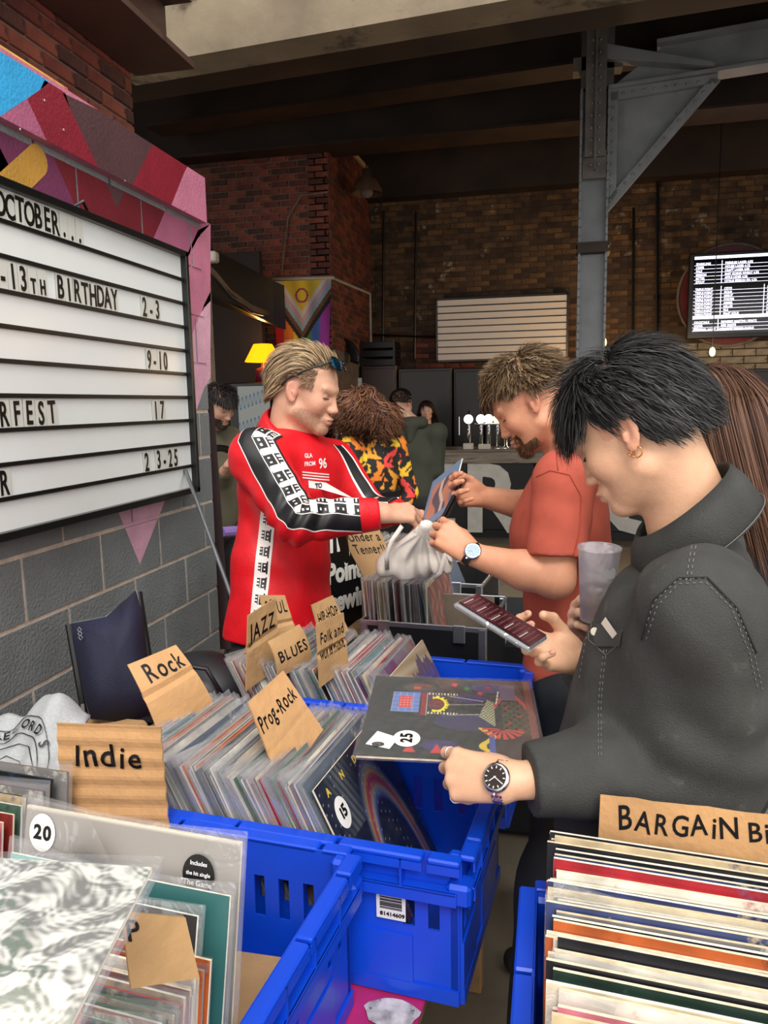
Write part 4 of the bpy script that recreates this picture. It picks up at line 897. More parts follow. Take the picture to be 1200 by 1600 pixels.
class Head:
    """head frame: +Y face, +Z up, origin between the ears at eye height"""
    def __init__(s, ear_px, d, hd, tilt, side, roll=0, sc=1.0, nose=1., jaw=1., chin=1., brow=1., ear=1.):
        hd = nrm(hd); y = hd*math.cos(tilt)-Z*math.sin(tilt); z = hd*math.sin(tilt)+Z*math.cos(tilt); x = np.cross(y, z)
        if roll: x, z = x*math.cos(roll)+z*math.sin(roll), z*math.cos(roll)-x*math.sin(roll)
        s.x, s.y, s.z, s.sc = x, y, z, sc; s.R = np.stack([x, y, z], 1)
        s.o = P(ear_px[0], ear_px[1], d)-s.R@(A(side*.078, -.012, -.012)*sc); s.k = (nose, jaw, chin, brow, ear)
    def w(s, p): return s.o+s.R@(np.array(p, float)*s.sc)
    def l(s, X): return (X-s.o)@s.R/s.sc
    def add(s, S_):
        W = s.w; q = s.sc; R_ = s.R; nose, jaw, chin, brow, ear = s.k
        S_.ell(W((0, -.012, .032)), A(.0755, .1, .084)*q, R_, k=.02, col=1)
        S_.ell(W((0, .034, -.018)), A(.063, .056, .088)*q, R_, k=.03, col=1)
        for e in (-1, 1):
            S_.cap(W((e*.050*jaw, .004, -.066)), W((e*.014, .070, -.100)), .020*q, .017*q, k=.028, col=1)
            S_.ell(W((e*.040, .058, -.028)), A(.021, .022, .024)*q, R_, k=.022, col=1)
            S_.ell(W((e*.034, .084, -.003)), A(.017, .013, .0095)*q, R_, k=.012, sub=True)
            S_.cap(W((e*.012, .087, .019)), W((e*.048, .074, .022)), .0095*q*brow, .006*q, k=.014, col=1)
            S_.ell(W((e*.033, .0695, -.002)), A(.0155, .0125, .0115)*q, R_, k=.004, col=1)
            S_.cap(W((e*.020, .0815, -.0045)), W((e*.047, .075, -.006)), .0024*q, .0018*q, k=.003, col=1)
            S_.ell(W((e*.0125, .097, -.040)), A(.0085, .0115, .0085)*q, R_, k=.006, col=1)
            S_.ell(W((e*.0065, .106, -.048)), A(.0038, .005, .004)*q, R_, k=.003, sub=True)
            # ear
            a_ = math.radians(12); Re = R_@np.array([[1, 0, 0], [0, math.cos(a_), -math.sin(a_)], [0, math.sin(a_), math.cos(a_)]])@np.array([[math.cos(e*.35), -math.sin(e*.35), 0], [math.sin(e*.35), math.cos(e*.35), 0], [0, 0, 1]])
            S_.ell(W((e*.078, -.014, -.008)), A(.0065, .018, .031)*q*ear, Re, k=.008, col=1)
            S_.ell(W((e*.086, -.010, -.004)), A(.0062, .0115, .021)*q*ear, Re, k=.004, sub=True)
            S_.cap(W((e*.081, -.006, -.012)), W((e*.081, -.003, -.020)), .005*q, .004*q, k=.003, col=1)
            S_.ell(W((e*.0785, -.006, -.034)), A(.0055, .0085, .0085)*q, R_, k=.006, col=1)
        S_.ell(W((0, .078, -.101)), A(.022, .0185*chin, .0165)*q, R_, k=.016, col=1)
        S_.cap(W((0, .084, .010)), W((0, .1035*nose, -.034)), .0080*q, .0090*q, k=.012, col=1)
        S_.ell(W((0, .1065*nose, -.038)), A(.0095, .0085, .0080)*q, R_, k=.006, col=1)
        S_.ell(W((0, .0865, -.069)), A(.026, .0165, .0165)*q, R_, k=.012, col=1)
        S_.ell(W((0, .0985, -.0655)), A(.021, .0085, .0052)*q, R_, k=.004, col=2)
        S_.ell(W((0, .0965, -.0775)), A(.018, .0085, .0062)*q, R_, k=.004, col=2)
        S_.cap(W((-.024, .098, -.0712)), W((.024, .098, -.0712)), .0016*q, k=.002, sub=True)
        return s
    def neck(s, S_, base, r1=.056, r2=.062): S_.cap(s.w((0, -.030, -.055)), base, r1*s.sc, r2, k=.03, col=1)
def head_color(X, heads, base, lip=(.46, .17, .14), blush=(.55, .2, .14), beard=None, bcol=(.10, .06, .04), lash=(.05, .03, .02)):
    c = np.tile(np.array(base, float), (len(X), 1))
    def mixc_(m_, col): c[:] = c*(1-m_[:, None])+m_[:, None]*np.array(col)
    for h in heads:
        L_ = h.l(X); x, y, z = np.abs(L_[:, 0]), L_[:, 1], L_[:, 2]
        nearf = (y > .03) & (z > -.13) & (z < .12) & (x < .09)
        mixc_(.35*np.exp(-(((x-.045)/.02)**2+((z+.035)/.02)**2))*nearf, blush); mixc_(.3*np.exp(-((x/.014)**2+((z+.04)/.014)**2))*(y > .09), blush)
        mixc_(.45*((x > .07) & (y < .03) & (y > -.05) & (np.abs(z) < .05)), blush)
        mixc_(.8*smoothstep(.087, .092, y)*np.exp(-((x/.021)**4+((z+.0715)/.0085)**4)), lip)
        if beard: mixc_(beard*smoothstep(-.035, -.06, z+.35*np.maximum(0, .04-y)*0)*smoothstep(.0, .02, y)*(z > -.125)*(1-np.exp(-((x/.02)**4+((z+.0715)/.009)**4)))*(.8+.2*np.sin(x*900)*np.sin(z*800)), bcol)
        ey = np.exp(-(((x-.034)/.013)**4+((z+.0055)/.0017)**2))*(y > .06); mixc_(.85*ey, lash)
        mixc_(.5*np.exp(-((x/.005)**2+((z+.048)/.003)**2))*(y > .09)*0, lash)
    return np.clip(c, 0, 1)

def hand(S_, wrist, fdir, bdir, side, curls, thumb, sc=1., spread=(.12, .03, -.05, -.14), col=3, wr=.026, lead=.0, opp=None):
    """fdir: wrist to knuckles; bdir: back-of-hand normal; side=+1 thumb on +x. curls: 4 x (mcp,pip,dip) degrees"""
    y = nrm(fdir); z = nrm(np.array(bdir, float)-y*(np.dot(bdir, y))); x = np.cross(y, z)*side
    R_ = np.stack([x, y, z], 1); o = np.array(wrist, float); W = lambda p: o+R_@(np.array(p, float)*sc)
    kn = [(.030, .090, .002), (.010, .096, .004), (-.011, .092, .002), (-.030, .082, -.003)]
    for i, k_ in enumerate(kn):
        S_.cap(W((k_[0]*.55, .005, 0)), W(k_), .0145*sc, .0112*sc, k=.014 if i else .02, col=col)
    S_.ell(W((.002, .045, -.006)), A(.032, .040, .0125)*sc, R_, k=.015, col=col)
    S_.ell(W((.024, .030, -.013)), A(.014, .028, .013)*sc, R_, k=.014, col=col)
    ls = [(.045, .026, .021), (.049, .030, .022), (.045, .028, .022), (.035, .021, .019)]; tips = []
    for i in range(4):
        p = A(*kn[i]); a = 0; sp = spread[i]
        for j in range(3):
            a += math.radians(curls[i][j]); dv = A(math.sin(sp)*math.cos(a), math.cos(sp)*math.cos(a), -math.sin(a)); q = p+dv*ls[i][j]
            r0 = (.0102, .0090, .0080)[j]*(.88 if i == 3 else 1); r1 = (.0090, .0080, .0068)[j]*(.88 if i == 3 else 1)
            S_.cap(W(p), W(q), r0*sc, r1*sc, k=.0035 if j == 0 else .003, col=col); 
            if j < 2: S_.ell(W(q), A(.0093, .0093, .0093)*sc*(.85 if i == 3 else 1)*(1-.08*j), R_, k=.004, col=col)
            p = q
        tips.append((W(p), R_@dv, R_@A(0, math.sin(a), math.cos(a))))
    b0 = A(.022, .018, -.008); tp = [b0]+[A(*t) for t in thumb]; rs = [.0150, .0125, .0105, .0085]
    for j in range(len(tp)-1): S_.cap(W(tp[j]), W(tp[j+1]), rs[j]*sc, rs[j+1]*sc, k=.01 if j == 0 else .004, col=col)
    tips.append((W(tp[-1]), R_@nrm(tp[-1]-tp[-2]), None))
    return W, R_, tips
def arm(S_, sh, el, wr, r=(.052, .043, .046, .029), k=.02, col=3):
    sh, el, wr = map(np.array, (sh, el, wr)); m_ = el+(wr-el)*.35
    S_.cap(sh, el, r[0], r[1], k=k, col=col); S_.cap(el, m_, r[1]*.95, r[2], k=k, col=col); S_.cap(m_, wr, r[2], r[3], k=k, col=col)
def nails(par, tips, m, sc=1.):
    for p, d, n in tips:
        if n is None: continue
        b = B(); c = p+n*.0058*sc+d*.001; x = nrm(np.cross(d, n)); M4 = frame(c, x, d, n); b.ball((0, 0, 0), (.0048*sc, .0062*sc, .0016*sc), n=8, M=None)
        ob('fingernail', (b, [m], True), par, M4)
def folds(amp, seed, fr=9., dirn=None):
    r_ = np.random.RandomState(seed); ks = [(r_.normal(size=3)*fr*(1+i*.45), r_.uniform(0, 6.28), 1/(1+i*.5)) for i in range(6)]
    def f(X):
        wv = .35*np.sin(X@A(7, 3, 5)+seed)+.25*np.sin(X@A(-4, 9, 6)); s_ = 0
        for k_, p_, a_ in ks: s_ = s_+a_*np.sin(X@k_+p_+wv*4)
        return amp*(s_/2+.5*np.abs(s_/2))
    return f
def fold_sum(*fs): return lambda X: sum(f(X) for f in fs)
def elbow_folds(c, ax, amp, rad=.10, fr=150):
    ax = nrm(ax); c = np.array(c)
    def f(X): Y = X-c; t = Y@ax; r2 = (Y*Y).sum(1); return amp*np.exp(-r2/rad**2)*np.sin(t*fr+3*np.sin(Y@A(11, 7, -9)))
    return f

def hair_mesh(h, n, root, comb, length, col, width=.0016, seg=6, lift=.25, seed=1, cap=None, spread=.1, droop=.0, curl=0, curlf=60, skull=(.079, .104, .088), jitter_len=.3, m=None, name='hair', undercol=None):
    """tapered locks rooted on the skull. root(d)->bool mask on unit directions, comb(p,d)->flow direction in head space"""
    r_ = np.random.RandomState(seed); d = r_.normal(size=(n*6, 3)); d /= np.linalg.norm(d, axis=1)[:, None]; d = d[root(d)][:n]; n = len(d)
    sk = A(*skull); c0 = A(0, -.012, .032); Pp = c0+d*sk; nrm0 = d/sk; nrm0 /= np.linalg.norm(nrm0, axis=1)[:, None]
    L_ = length(Pp, d)*(1+jitter_len*(r_.rand(n)-.5)); st = L_/seg; pts = [Pp]; D = comb(Pp, d); D /= np.linalg.norm(D, axis=1)[:, None]+1e-9; D = D+r_.normal(size=(n, 3))*spread+nrm0*lift
    ph = r_.rand(n)*6.28; lay = .002+.012*r_.rand(n)**2
    for j in range(seg):
        D2 = comb(pts[-1], d); D2 = D2/(np.linalg.norm(D2, axis=1)[:, None]+1e-9)
        D = D*.55+D2*.45+A(0, 0, -1)*droop*j; 
        if curl: D = D+curl*np.stack([np.sin(ph+j*curlf), np.cos(ph*1.7+j*curlf), np.sin(ph*.6+j*curlf+1)], 1)
        D = D/(np.linalg.norm(D, axis=1)[:, None]+1e-9); q = pts[-1]+D*st[:, None]
        e = (q-c0)/(sk+lay[:, None]*(1+j*.25)); k0 = np.linalg.norm(e, axis=1); ins = k0 < 1; q[ins] = (c0+(q-c0)/k0[:, None])[ins]; pts.append(q)
    pts = np.stack(pts, 1); ns = seg+1; T_ = np.gradient(pts, axis=1); T_ /= np.linalg.norm(T_, axis=2)[..., None]+1e-9
    Nn = pts-c0; Nn = Nn-T_*(Nn*T_).sum(2)[..., None]; Nn /= np.linalg.norm(Nn, axis=2)[..., None]+1e-9; Bn = np.cross(T_, Nn)
    wd = width*np.interp(np.linspace(0, 1, ns), [0, .3, .75, 1], [.8, 1, .75, .08])[None, :, None]*(.6+.8*r_.rand(n))[:, None, None]
    ring = np.stack([pts+Bn*wd, pts+Nn*wd*.55, pts-Bn*wd], 2)  # n,ns,3,3
    V = ring.reshape(-1, 3); W_ = h.o+(V*h.sc)@h.R.T; a = np.arange(n)[:, None]*ns*3+np.arange(seg)[None]*3; fs = []
    for k in (0, 1): fs.append(np.stack([a+k, a+k+1, a+k+4, a+k+3], -1).reshape(-1, 4))
    fs = np.concatenate(fs); me = bpy.data.meshes.new(name); me.vertices.add(len(W_)); me.vertices.foreach_set('co', W_.ravel())
    me.loops.add(fs.size); me.loops.foreach_set('vertex_index', fs.ravel().astype(np.int32)); me.polygons.add(len(fs))
    me.polygons.foreach_set('loop_start', np.arange(0, fs.size, 4, dtype=np.int32)); me.polygons.foreach_set('loop_total', np.full(len(fs), 4, np.int32)); me.update(calc_edges=True)
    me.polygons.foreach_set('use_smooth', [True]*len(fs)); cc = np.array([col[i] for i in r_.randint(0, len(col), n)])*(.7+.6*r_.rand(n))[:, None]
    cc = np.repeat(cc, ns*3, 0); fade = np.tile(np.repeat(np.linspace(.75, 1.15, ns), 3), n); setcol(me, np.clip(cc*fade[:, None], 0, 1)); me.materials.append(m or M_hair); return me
def pxhit(S_, uvs, d0=.5, off=.0012, maxd=.02):
    R_ = np.array([nrm(ray(u, v)) for u, v in uvs]); o = CP+R_*d0; t = np.zeros(len(o))
    for _ in range(140): t += np.clip(S_(o+R_*t[:, None])*.75, -.02, .05)
    H_ = o+R_*t[:, None]; ok = np.abs(S_(H_)) < .009; return H_-R_*off, ok
def dense(uvs, step=6):
    out = []
    for (a, b), (c, d) in zip(uvs[:-1], uvs[1:]):
        n = max(1, int(math.hypot(c-a, d-b)/step)); out += [(a+(c-a)*i/n, b+(d-b)*i/n) for i in range(n)]
    return out+[uvs[-1]]
def seam(S_, uvs, m, par, name='seam', r=.0012, d0=.5, step=6, dash=False):
    H_, ok = pxhit(S_, dense(uvs, step), d0); b = B()
    if dash: 
        for i in range(0, len(H_)-1, 2):
            if ok[i] and ok[i+1]: b.tube([H_[i], H_[i+1]], r, 4)
    else:
        H_ = H_[ok]
        if len(H_) > 1: b.tube(list(H_), r, 4)
    return pob(name, b.me(name, [m], True), par) if b.v else None
def patch_px(S_, c4, m, par, name, n=8, d0=.5, off=.002):
    """quad between four picture corners laid on a surface"""
    c4 = [np.array(c, float) for c in c4]; uv = [(c4[0]*(1-i/n)+c4[1]*i/n)*(1-j/n)+(c4[3]*(1-i/n)+c4[2]*i/n)*j/n for j in range(n+1) for i in range(n+1)]
    H_, ok = pxhit(S_, uv, d0, off); fs = [(j*(n+1)+i, j*(n+1)+i+1, (j+1)*(n+1)+i+1, (j+1)*(n+1)+i) for j in range(n) for i in range(n)]
    dm = np.median((H_-CP)@FW); ok = np.abs((H_-CP)@FW-dm) < .09; fs = [f[::-1] for f in fs if all(ok[k] for k in f)]; return pob(name, mesh(name, H_, fs, [m], None, True), par)
def text_px(S_, s_, h, m, c, xdir_px, par, d0=.5, off=.003, bold=.0005, sx=1, name='lettering'):
    me = text(s_, h, m, 0, bold, sx); ang = math.atan2(xdir_px[1], xdir_px[0]); H0, _ = pxhit(S_, [c], d0); dep = (H0[0]-CP)@FW; k = F/dep
    uv = [(c[0]+k*(v.co.x*math.cos(ang)+v.co.y*math.sin(ang)), c[1]+k*(v.co.x*math.sin(ang)-v.co.y*math.cos(ang))) for v in me.vertices]
    H_, ok = pxhit(S_, uv, d0, off); fs = [tuple(p.vertices) for p in me.polygons if all(ok[k] for k in p.vertices)]; return pob(name, mesh(name, H_, fs, [m]), par)
M_hair = mat('hair', (1, 1, 1), .5, attr='Col', var=0, spec=.22)
def lashes(h, par, col='#1c120e', e_=(-1, 1), r=.0011):
    for e in e_: pob('eyelashes', B().tube([h.w((e*.0195, .0845, -.0068)), h.w((e*.028, .0862, -.0080)), h.w((e*.037, .0842, -.0082)), h.w((e*.047, .0775, -.0068)), h.w((e*.0505, .074, -.0055))], [r*.5, r, r, r, r*.4], 6).me('eyelashes', [mat('lash', col, .5, var=0)], True), par)
def ribbon(S_, axis, dirs, wid, du, pattern, mats, name, off=.002, start=.16, um=None):
    """strip laid on the cloth: axis points, outward direction per point, angular half-width wid (metres)"""
    axis = np.array(axis); dirs = np.array(dirs); n = len(axis); T_ = np.gradient(axis, axis=0); T_ /= np.linalg.norm(T_, axis=1)[:, None]; sd = np.cross(T_, dirs); sd /= np.linalg.norm(sd, axis=1)[:, None]
    L_ = np.concatenate([[0], np.cumsum(np.linalg.norm(np.diff(axis, axis=0), axis=1))]); m_ = max(2, int(2*wid/du)); ns = max(4, int(L_[-1]/du)); s_ = np.linspace(0, L_[-1], ns)
    f = lambda Aa: np.stack([np.interp(s_, L_, Aa[:, i]) for i in range(3)], 1); ax, dr, si = f(axis), f(dirs), f(sd); w_ = np.linspace(-wid, wid, m_+1)
    O = ax[:, None]+dr[:, None]*start+si[:, None]*w_[None, :, None]; Dd = np.repeat(-dr[:, None], m_+1, 1); H_ = S_.hit(O.reshape(-1, 3), Dd.reshape(-1, 3)); H_ = H_+dr.repeat(m_+1, 0)*off
    a = (np.arange(ns-1)[:, None]*(m_+1)+np.arange(m_)[None]).ravel(); fs = np.stack([a, a+1, a+m_+2, a+m_+1], 1)
    ss = np.repeat((s_[:-1]+s_[1:])/2, m_); ww = np.tile((w_[:-1]+w_[1:])/2, ns-1); mi = pattern(ss, ww/wid)
    return mesh(name, H_, fs, mats, mi.astype(int), True)
# ================= PEOPLE =================
IMR = CR; IML = -CR; FWH = nrm(A(FW[0], FW[1], 0)); RH_ = nrm(A(CR[0], CR[1], 0))
def hdir(side, away):   # side +1 = towards picture right; away degrees
    a = math.radians(away); return RH_*side*math.cos(a)+FWH*math.sin(a)
def legs(hipc, fwd, wid, mt, feet, knees=None, hr=.092, name='trousers'):
    S_ = Sdf(); side = np.cross(fwd, Z)
    S_.ell(hipc, (.165, .12, .12), np.stack([side, fwd, Z], 1), k=.03)
    for i, e in enumerate((-1, 1)):
        hp = hipc+side*e*wid; ft = np.array(feet[i], float); kn = (hp+ft)/2+fwd*.03 if knees is None else knees[i]
        S_.cap(hp, kn, hr, .067, k=.04); S_.cap(kn, ft+Z*.05, .067, .055, k=.02)
    S_.disp = folds(.003, 5, 14); S_.cuts.append((A(0, 0, hipc[2]+.10), Z)); return S_.build(name, mt, .012)
def shoes(par, feet, fwd, m):
    for ft in feet:
        S_ = Sdf(); ft = np.array(ft, float); S_.cap(ft+Z*.04-fwd*.03, ft+Z*.04+fwd*.14, .042, .036, k=.02); S_.cap(ft+Z*.05, ft+Z*.12, .045, .04, k=.02); S_.cuts.append((A(0, 0, .002), -Z)); ob('shoe', S_.build('shoe', m, .012), par)
M_jet = mat('black_denim', '#101114', .8, var=.2, scale=30); M_shoe = mat('shoe_white', '#c9c6c0', .6); M_shoed = mat('shoe_dark', '#1b1a1c', .5)

# ---------- man in the red football top ----------
person = empty('person', tuple(P(430, 985, 2.42)*A(1, 1, 0)), label='man in red long-sleeved football top, sunglasses on swept-back hair, reaching into a bag', cat='person')
def pob(name, me, par, **k):
    o = ob(name, me, None, None, **k); o.parent = par; r = par
    while r.parent: r = r.parent
    if par is r: o.matrix_parent_inverse = Matrix.Translation(-r.location)
    return o
hr = Head((456, 612), 2.30, hdir(1, -14), math.radians(17), 1, sc=1.03, jaw=1.06, chin=1.05)
hd = hdir(1, -38); sdv = nrm(np.cross(hd, Z))   # sdv: his right side... toward camera-left
nb = P(452, 676, 2.42)
shN, elN, wrN = P(405, 714, 2.28), P(462, 812, 2.14), P(598, 802, 2.20)
shF, elF, wrF = P(520, 728, 2.58), P(578, 800, 2.56), P(622, 800, 2.42)
S_ = Sdf(); hr.add(S_); hr.neck(S_, nb, .058, .068)
S_.cap(shN, shF, .05, k=.03); S_.cap(nb-Z*.03, P(445, 800, 2.45), .06, .09, k=.04)
arm(S_, shN, elN, wrN); arm(S_, shF, elF, wrF)
Wn, Rn, tN = hand(S_, wrN, P(648, 800, 2.24)-wrN, A(0, 0, 1)-FWH*.6, -1, [(35, 45, 20), (40, 50, 20), (45, 55, 25), (50, 55, 25)], [(.034, .05, -.02), (.036, .078, -.026), (.030, .100, -.030)], sc=.98)
Wf, Rf, tF = hand(S_, wrF, P(668, 805, 2.36)-wrF, A(0, 0, 1)+FWH*.3, 1, [(35, 45, 25)]*4, [(.034, .05, -.02), (.036, .078, -.026), (.026, .10, -.03)], sc=.95)
skinR = (.60, .33, .22)
body = pob('body', S_.build('body', M_skin, .0034, lambda X: head_color(X, [hr], skinR, beard=.28, bcol=(.22, .12, .07))), person)
M_red = mat('red_polyester', '#cf0518', .5, var=.10, scale=25, bump=.12, bscale=120)
C_ = Sdf()
Rt = np.stack([sdv, hd, Z], 1); chest = P(452, 765, 2.45); belly = P(440, 890, 2.45); hem = P(437, 960, 2.45)
C_.ell(chest, (.185, .130, .21), Rt, k=.05); C_.ell(belly, (.178, .135, .22), Rt, k=.06); C_.cap(hem-sdv*.05, hem+sdv*.05, .132, k=.06); C_.cap(hem-sdv*.06-Z*.1, hem+sdv*.06-Z*.1, .135, k=.06)
C_.cap(shN, shF, .078, k=.06); C_.cap(nb-Z*.05-hd*.01, chest, .075, .12, k=.05)
fdN = nrm(wrN-elN); cutN = ((wrN-fdN*.012, fdN),); fdF = nrm(wrF-elF)
C_.cap(shN, elN, .079, .070, k=.05); C_.cap(elN, wrN, .069, .046, k=.02, cuts=cutN); C_.cap(shF, elF, .076, .064, k=.05); C_.cap(elF, wrF, .064, .044, k=.02, cuts=((wrF-fdF*.012, fdF),))
C_.disp = fold_sum(folds(.0055, 3, 9), elbow_folds(elN, wrN-shN, .009, .11, 85), elbow_folds(shN-Z*.1+hd*.05, Z+hd*.5, .007, .11, 80), elbow_folds(belly+hd*.1, A(.5, 0, 1), .0045, .16, 60))
C_.cuts.append((A(0, 0, P(400, 984, 2.45)[2]), -Z))
shirt = pob('football_top', C_.build('football_top', M_red, .0055), person)
M_blk = mat('black_trim', '#0d0d10', .5, var=0); M_wht = mat('white_trim', '#e3dcd9', .5, var=.03)
def castle(s, w, pitch, size, cy, vert=False):
    """small black turret emblem repeated along a white band"""
    u = ((s/pitch) % 1-.5)*pitch/size; v = (w-cy)/size*.036
    if vert: pass
    return ((np.abs(u) < .42) & (np.abs(v) < .5) & ~((np.abs(v-.36) < .10) & (np.sin(u*22) > .1)) & ~((np.abs(v-.1) < .05)) & ~((np.abs(v+.22) < .07) & (np.abs(np.abs(u)-.18) < .07))) | ((np.abs(v+.5) < .1) & (np.abs(u) < .55))
def sleeve_pat(s, w):
    w = -w; m_ = ((w > -.2) & (w < .84)).astype(float); m_[w < -.94] = 1
    m_[(w > -.16) & (w < .8) & castle(s, (w-.32)*1.05, .054, .040, 0)] = 0; return m_
up = nrm(Z*.75-FWH*.75)
axs = [shN+(nb-shN)*.35, shN, shN+(elN-shN)*.5, elN, elN+(wrN-elN)*.5, wrN-fdN*.055]
outN = nrm(-FWH*.95+Z*.25)
dirs = [nrm(Z*.9-FWH*.5), nrm(Z*.75-FWH*.7-hd*.0), nrm(-FWH+Z*.35+RH_*.25), nrm(-FWH+Z*.55+RH_*.2), nrm(-FWH+Z*.45), nrm(-FWH+Z*.25)]
axd = []; drd = []
for i in range(len(axs)-1):
    for t in np.linspace(0, 1, 8)[:-1]: axd.append(axs[i]*(1-t)+axs[i+1]*t); drd.append(nrm(dirs[i]*(1-t)+dirs[i+1]*t))
pob('sleeve_stripe', ribbon(C_, axd, drd, .052, .0024, sleeve_pat, [M_blk, M_wht], 'sleeve_stripe'), shirt)
def side_pat(s, w): m_ = np.ones(len(s)); m_[(np.abs(w) < .8) & castle(s, w*.8, .047, .034, 0)] = 0; return m_
sp = [P(419, 800, 2.30), P(416, 840, 2.30), P(410, 900, 2.30), P(402, 985, 2.30)]
sp2 = [sp[0]*(1-t)+sp[3]*t for t in np.linspace(0, 1, 10)]
pob('side_stripe', ribbon(C_, [p+FWH*.12 for p in sp2], [-FWH]*10, .023, .0024, side_pat, [M_blk, M_wht], 'side_stripe', start=.35), shirt)
# far sleeve stripe
ax2 = [shF*(1-t)+elF*t for t in np.linspace(0, .9, 8)]+[elF*(1-t)+wrF*t for t in np.linspace(0, .7, 6)]
pob('sleeve_stripe', ribbon(C_, ax2, [nrm(Z*.8-FWH*.5+hd*.3)]*len(ax2), .026, .0035, lambda s, w: (np.abs(w) > .75).astype(float), [M_blk, M_wht], 'sleeve_stripe'), shirt)
# chest print: text, badge, three lines
def decal(Sd, me, centre, nd, upd, off=.002, name='print', par=None, start=.25):
    nd = nrm(nd); upd = nrm(np.array(upd)-nd*np.dot(upd, nd)); rt = np.cross(upd, nd)
    v = np.array([list(q.co) for q in me.vertices]); O = centre+np.outer(v[:, 0], rt)+np.outer(v[:, 1], upd)+nd*start
    H_ = Sd.hit(O, np.tile(-nd, (len(O), 1)), .6)+nd*(off+v[:, 2:3]*0)
    return pob(name, mesh(name, H_, [tuple(p.vertices) for p in me.polygons], [m_ for m_ in me.materials], None, True), par)
cn = nrm(hd-FWH*.1); cc = P(490, 725, 2.3)
decal(C_, text('GLA', .013, M_wht, 0, .0005, .8), P(478, 716, 2.3), -FWH*.8+hd*.6, Z, par=shirt, name='chest_lettering')
decal(C_, text('FROM', .013, M_wht, 0, .0005, .8), P(478, 729, 2.3), -FWH*.8+hd*.6, Z, par=shirt, name='chest_lettering')
decal(C_, text('96', .030, M_wht, 0, .001, .75, 'CENTER'), P(517, 734, 2.3), -FWH*.8+hd*.6, Z, par=shirt, name='chest_badge')
b = B()
for i in range(3): b.add([(x, -i*.0085-.02*x/.12+yy, 0) for yy in (0,) for x in np.linspace(0, .10, 8)]+[(x, -i*.0085-.02*x/.12-.0035, 0) for x in np.linspace(.10, 0, 8)], [(j, 15-j, 14-j, j+1) for j in range(7)])
decal(C_, b.me('l', [M_wht]), P(474, 737, 2.3), -FWH*.8+hd*.6, Z, par=shirt, name='chest_stripe')
b = B(); b.add([(x, -.0-.02*x/.1, 0) for x in np.linspace(0, .065, 8)]+[(x, -.022-.02*x/.1, 0) for x in np.linspace(.065, 0, 8)], [(j, 15-j, 14-j, j+1) for j in range(7)])
decal(C_, b.me('l', [M_wht]), P(486, 752, 2.3), -FWH*.8+hd*.6, Z, par=shirt, name='sponsor_panel')
decal(C_, text('TO', .014, M_blk, 0, .001, .9), P(500, 765, 2.3), -FWH*.8+hd*.6, Z, off=.0035, par=shirt, name='sponsor_lettering')
# collar: folded band round the neck
def collar(h, nb, front, r0, hgt, m, par, drop=.02, open_=.45, th=.004, tiltb=.02, n=40, wave=0, name='collar', stitch=None):
    up = nrm(h.w((0, -.03, -.05))-nb); fr = nrm(front-up*(front@up)); sd = np.cross(fr, up); vs = []; fs = []
    ang = np.linspace(open_, 2*math.pi-open_, n)
    for a in ang:
        d = fr*math.cos(a)+sd*math.sin(a); f_ = .5+.5*math.cos(a)
        base = nb+up*(-.005-drop*f_)
        prof = [(r0*1.0, .0), (r0*.93, hgt*.95), (r0*.97, hgt*1.05), (r0*1.16, hgt*.6), (r0*1.34, -hgt*.25-.01*f_)]
        for r_, z_ in prof: vs.append(base+d*r_+up*(z_+tiltb*(1-f_)))
    k = 5
    for i in range(n-1):
        for j in range(k-1): a = i*k+j; fs.append((a, a+k, a+k+1, a+1))
    o = pob(name, mesh(name, vs, fs, [m], None, True), par); sm = o.modifiers.new('s', 'SOLIDIFY'); sm.thickness = th
    if stitch: b = B(); [b.tube([vs[i*k+4]*(1-q)+vs[i*k+3]*q+nrm(vs[i*k+4]-nb)*.003 for i in range(n)], .0008, 4) for q in (.10,)]; ob('collar_stitching', (b, [stitch], True), o)
    return o
collar(hr, nb+Z*.012, hd, .076, .036, M_red, person, drop=.042, open_=.5); lashes(hr, person)
# hair: swept back, light brown, to the nape
def comb_back(p, d):
    t = A(0, -.115, -.075)-p; t[:, 2] += np.clip(p[:, 1]+.02, 0, 1)*3.2; t[:, 0] *= .5; return t
def rootR(d): return (d[:, 2] > -.42) & ((d[:, 1] < .42) | (d[:, 2] > .48)) & ~((d[:, 1] > -.28) & (d[:, 1] < .8) & (d[:, 2] < .30) & (np.abs(d[:, 0]) > .5)) & ~((d[:, 1] > .72) & (d[:, 2] < .52))
colR = [(.22, .14, .08), (.30, .20, .11), (.40, .28, .16), (.16, .10, .06), (.52, .38, .22)]
hm = hair_mesh(hr, 5200, rootR, comb_back, lambda p, d: .055+.02*(d[:, 1] < .2), colR, .0013, 6, lift=.34, seed=4, spread=.22, curl=.12, curlf=1.4)
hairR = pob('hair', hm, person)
colS = [(.25, .15, .09), (.34, .22, .13)]
def rootSide(d): return (d[:, 2] > -.25) & (d[:, 2] < .42) & (d[:, 1] > -.5) & (d[:, 1] < .56) & (np.abs(d[:, 0]) > .5) & ~((d[:, 2] < .0) & (d[:, 1] < .25) & (d[:, 1] > -.25))
pob('side_hair', hair_mesh(hr, 2200, rootSide, lambda p, d: np.stack([0*p[:, 0], -1+0*p[:, 0], -.5+0*p[:, 0]], 1), lambda p, d: .014+0*p[:, 0], colS, .0009, 3, lift=.15, seed=8, skull=(.0765, .1015, .0855)), hairR)
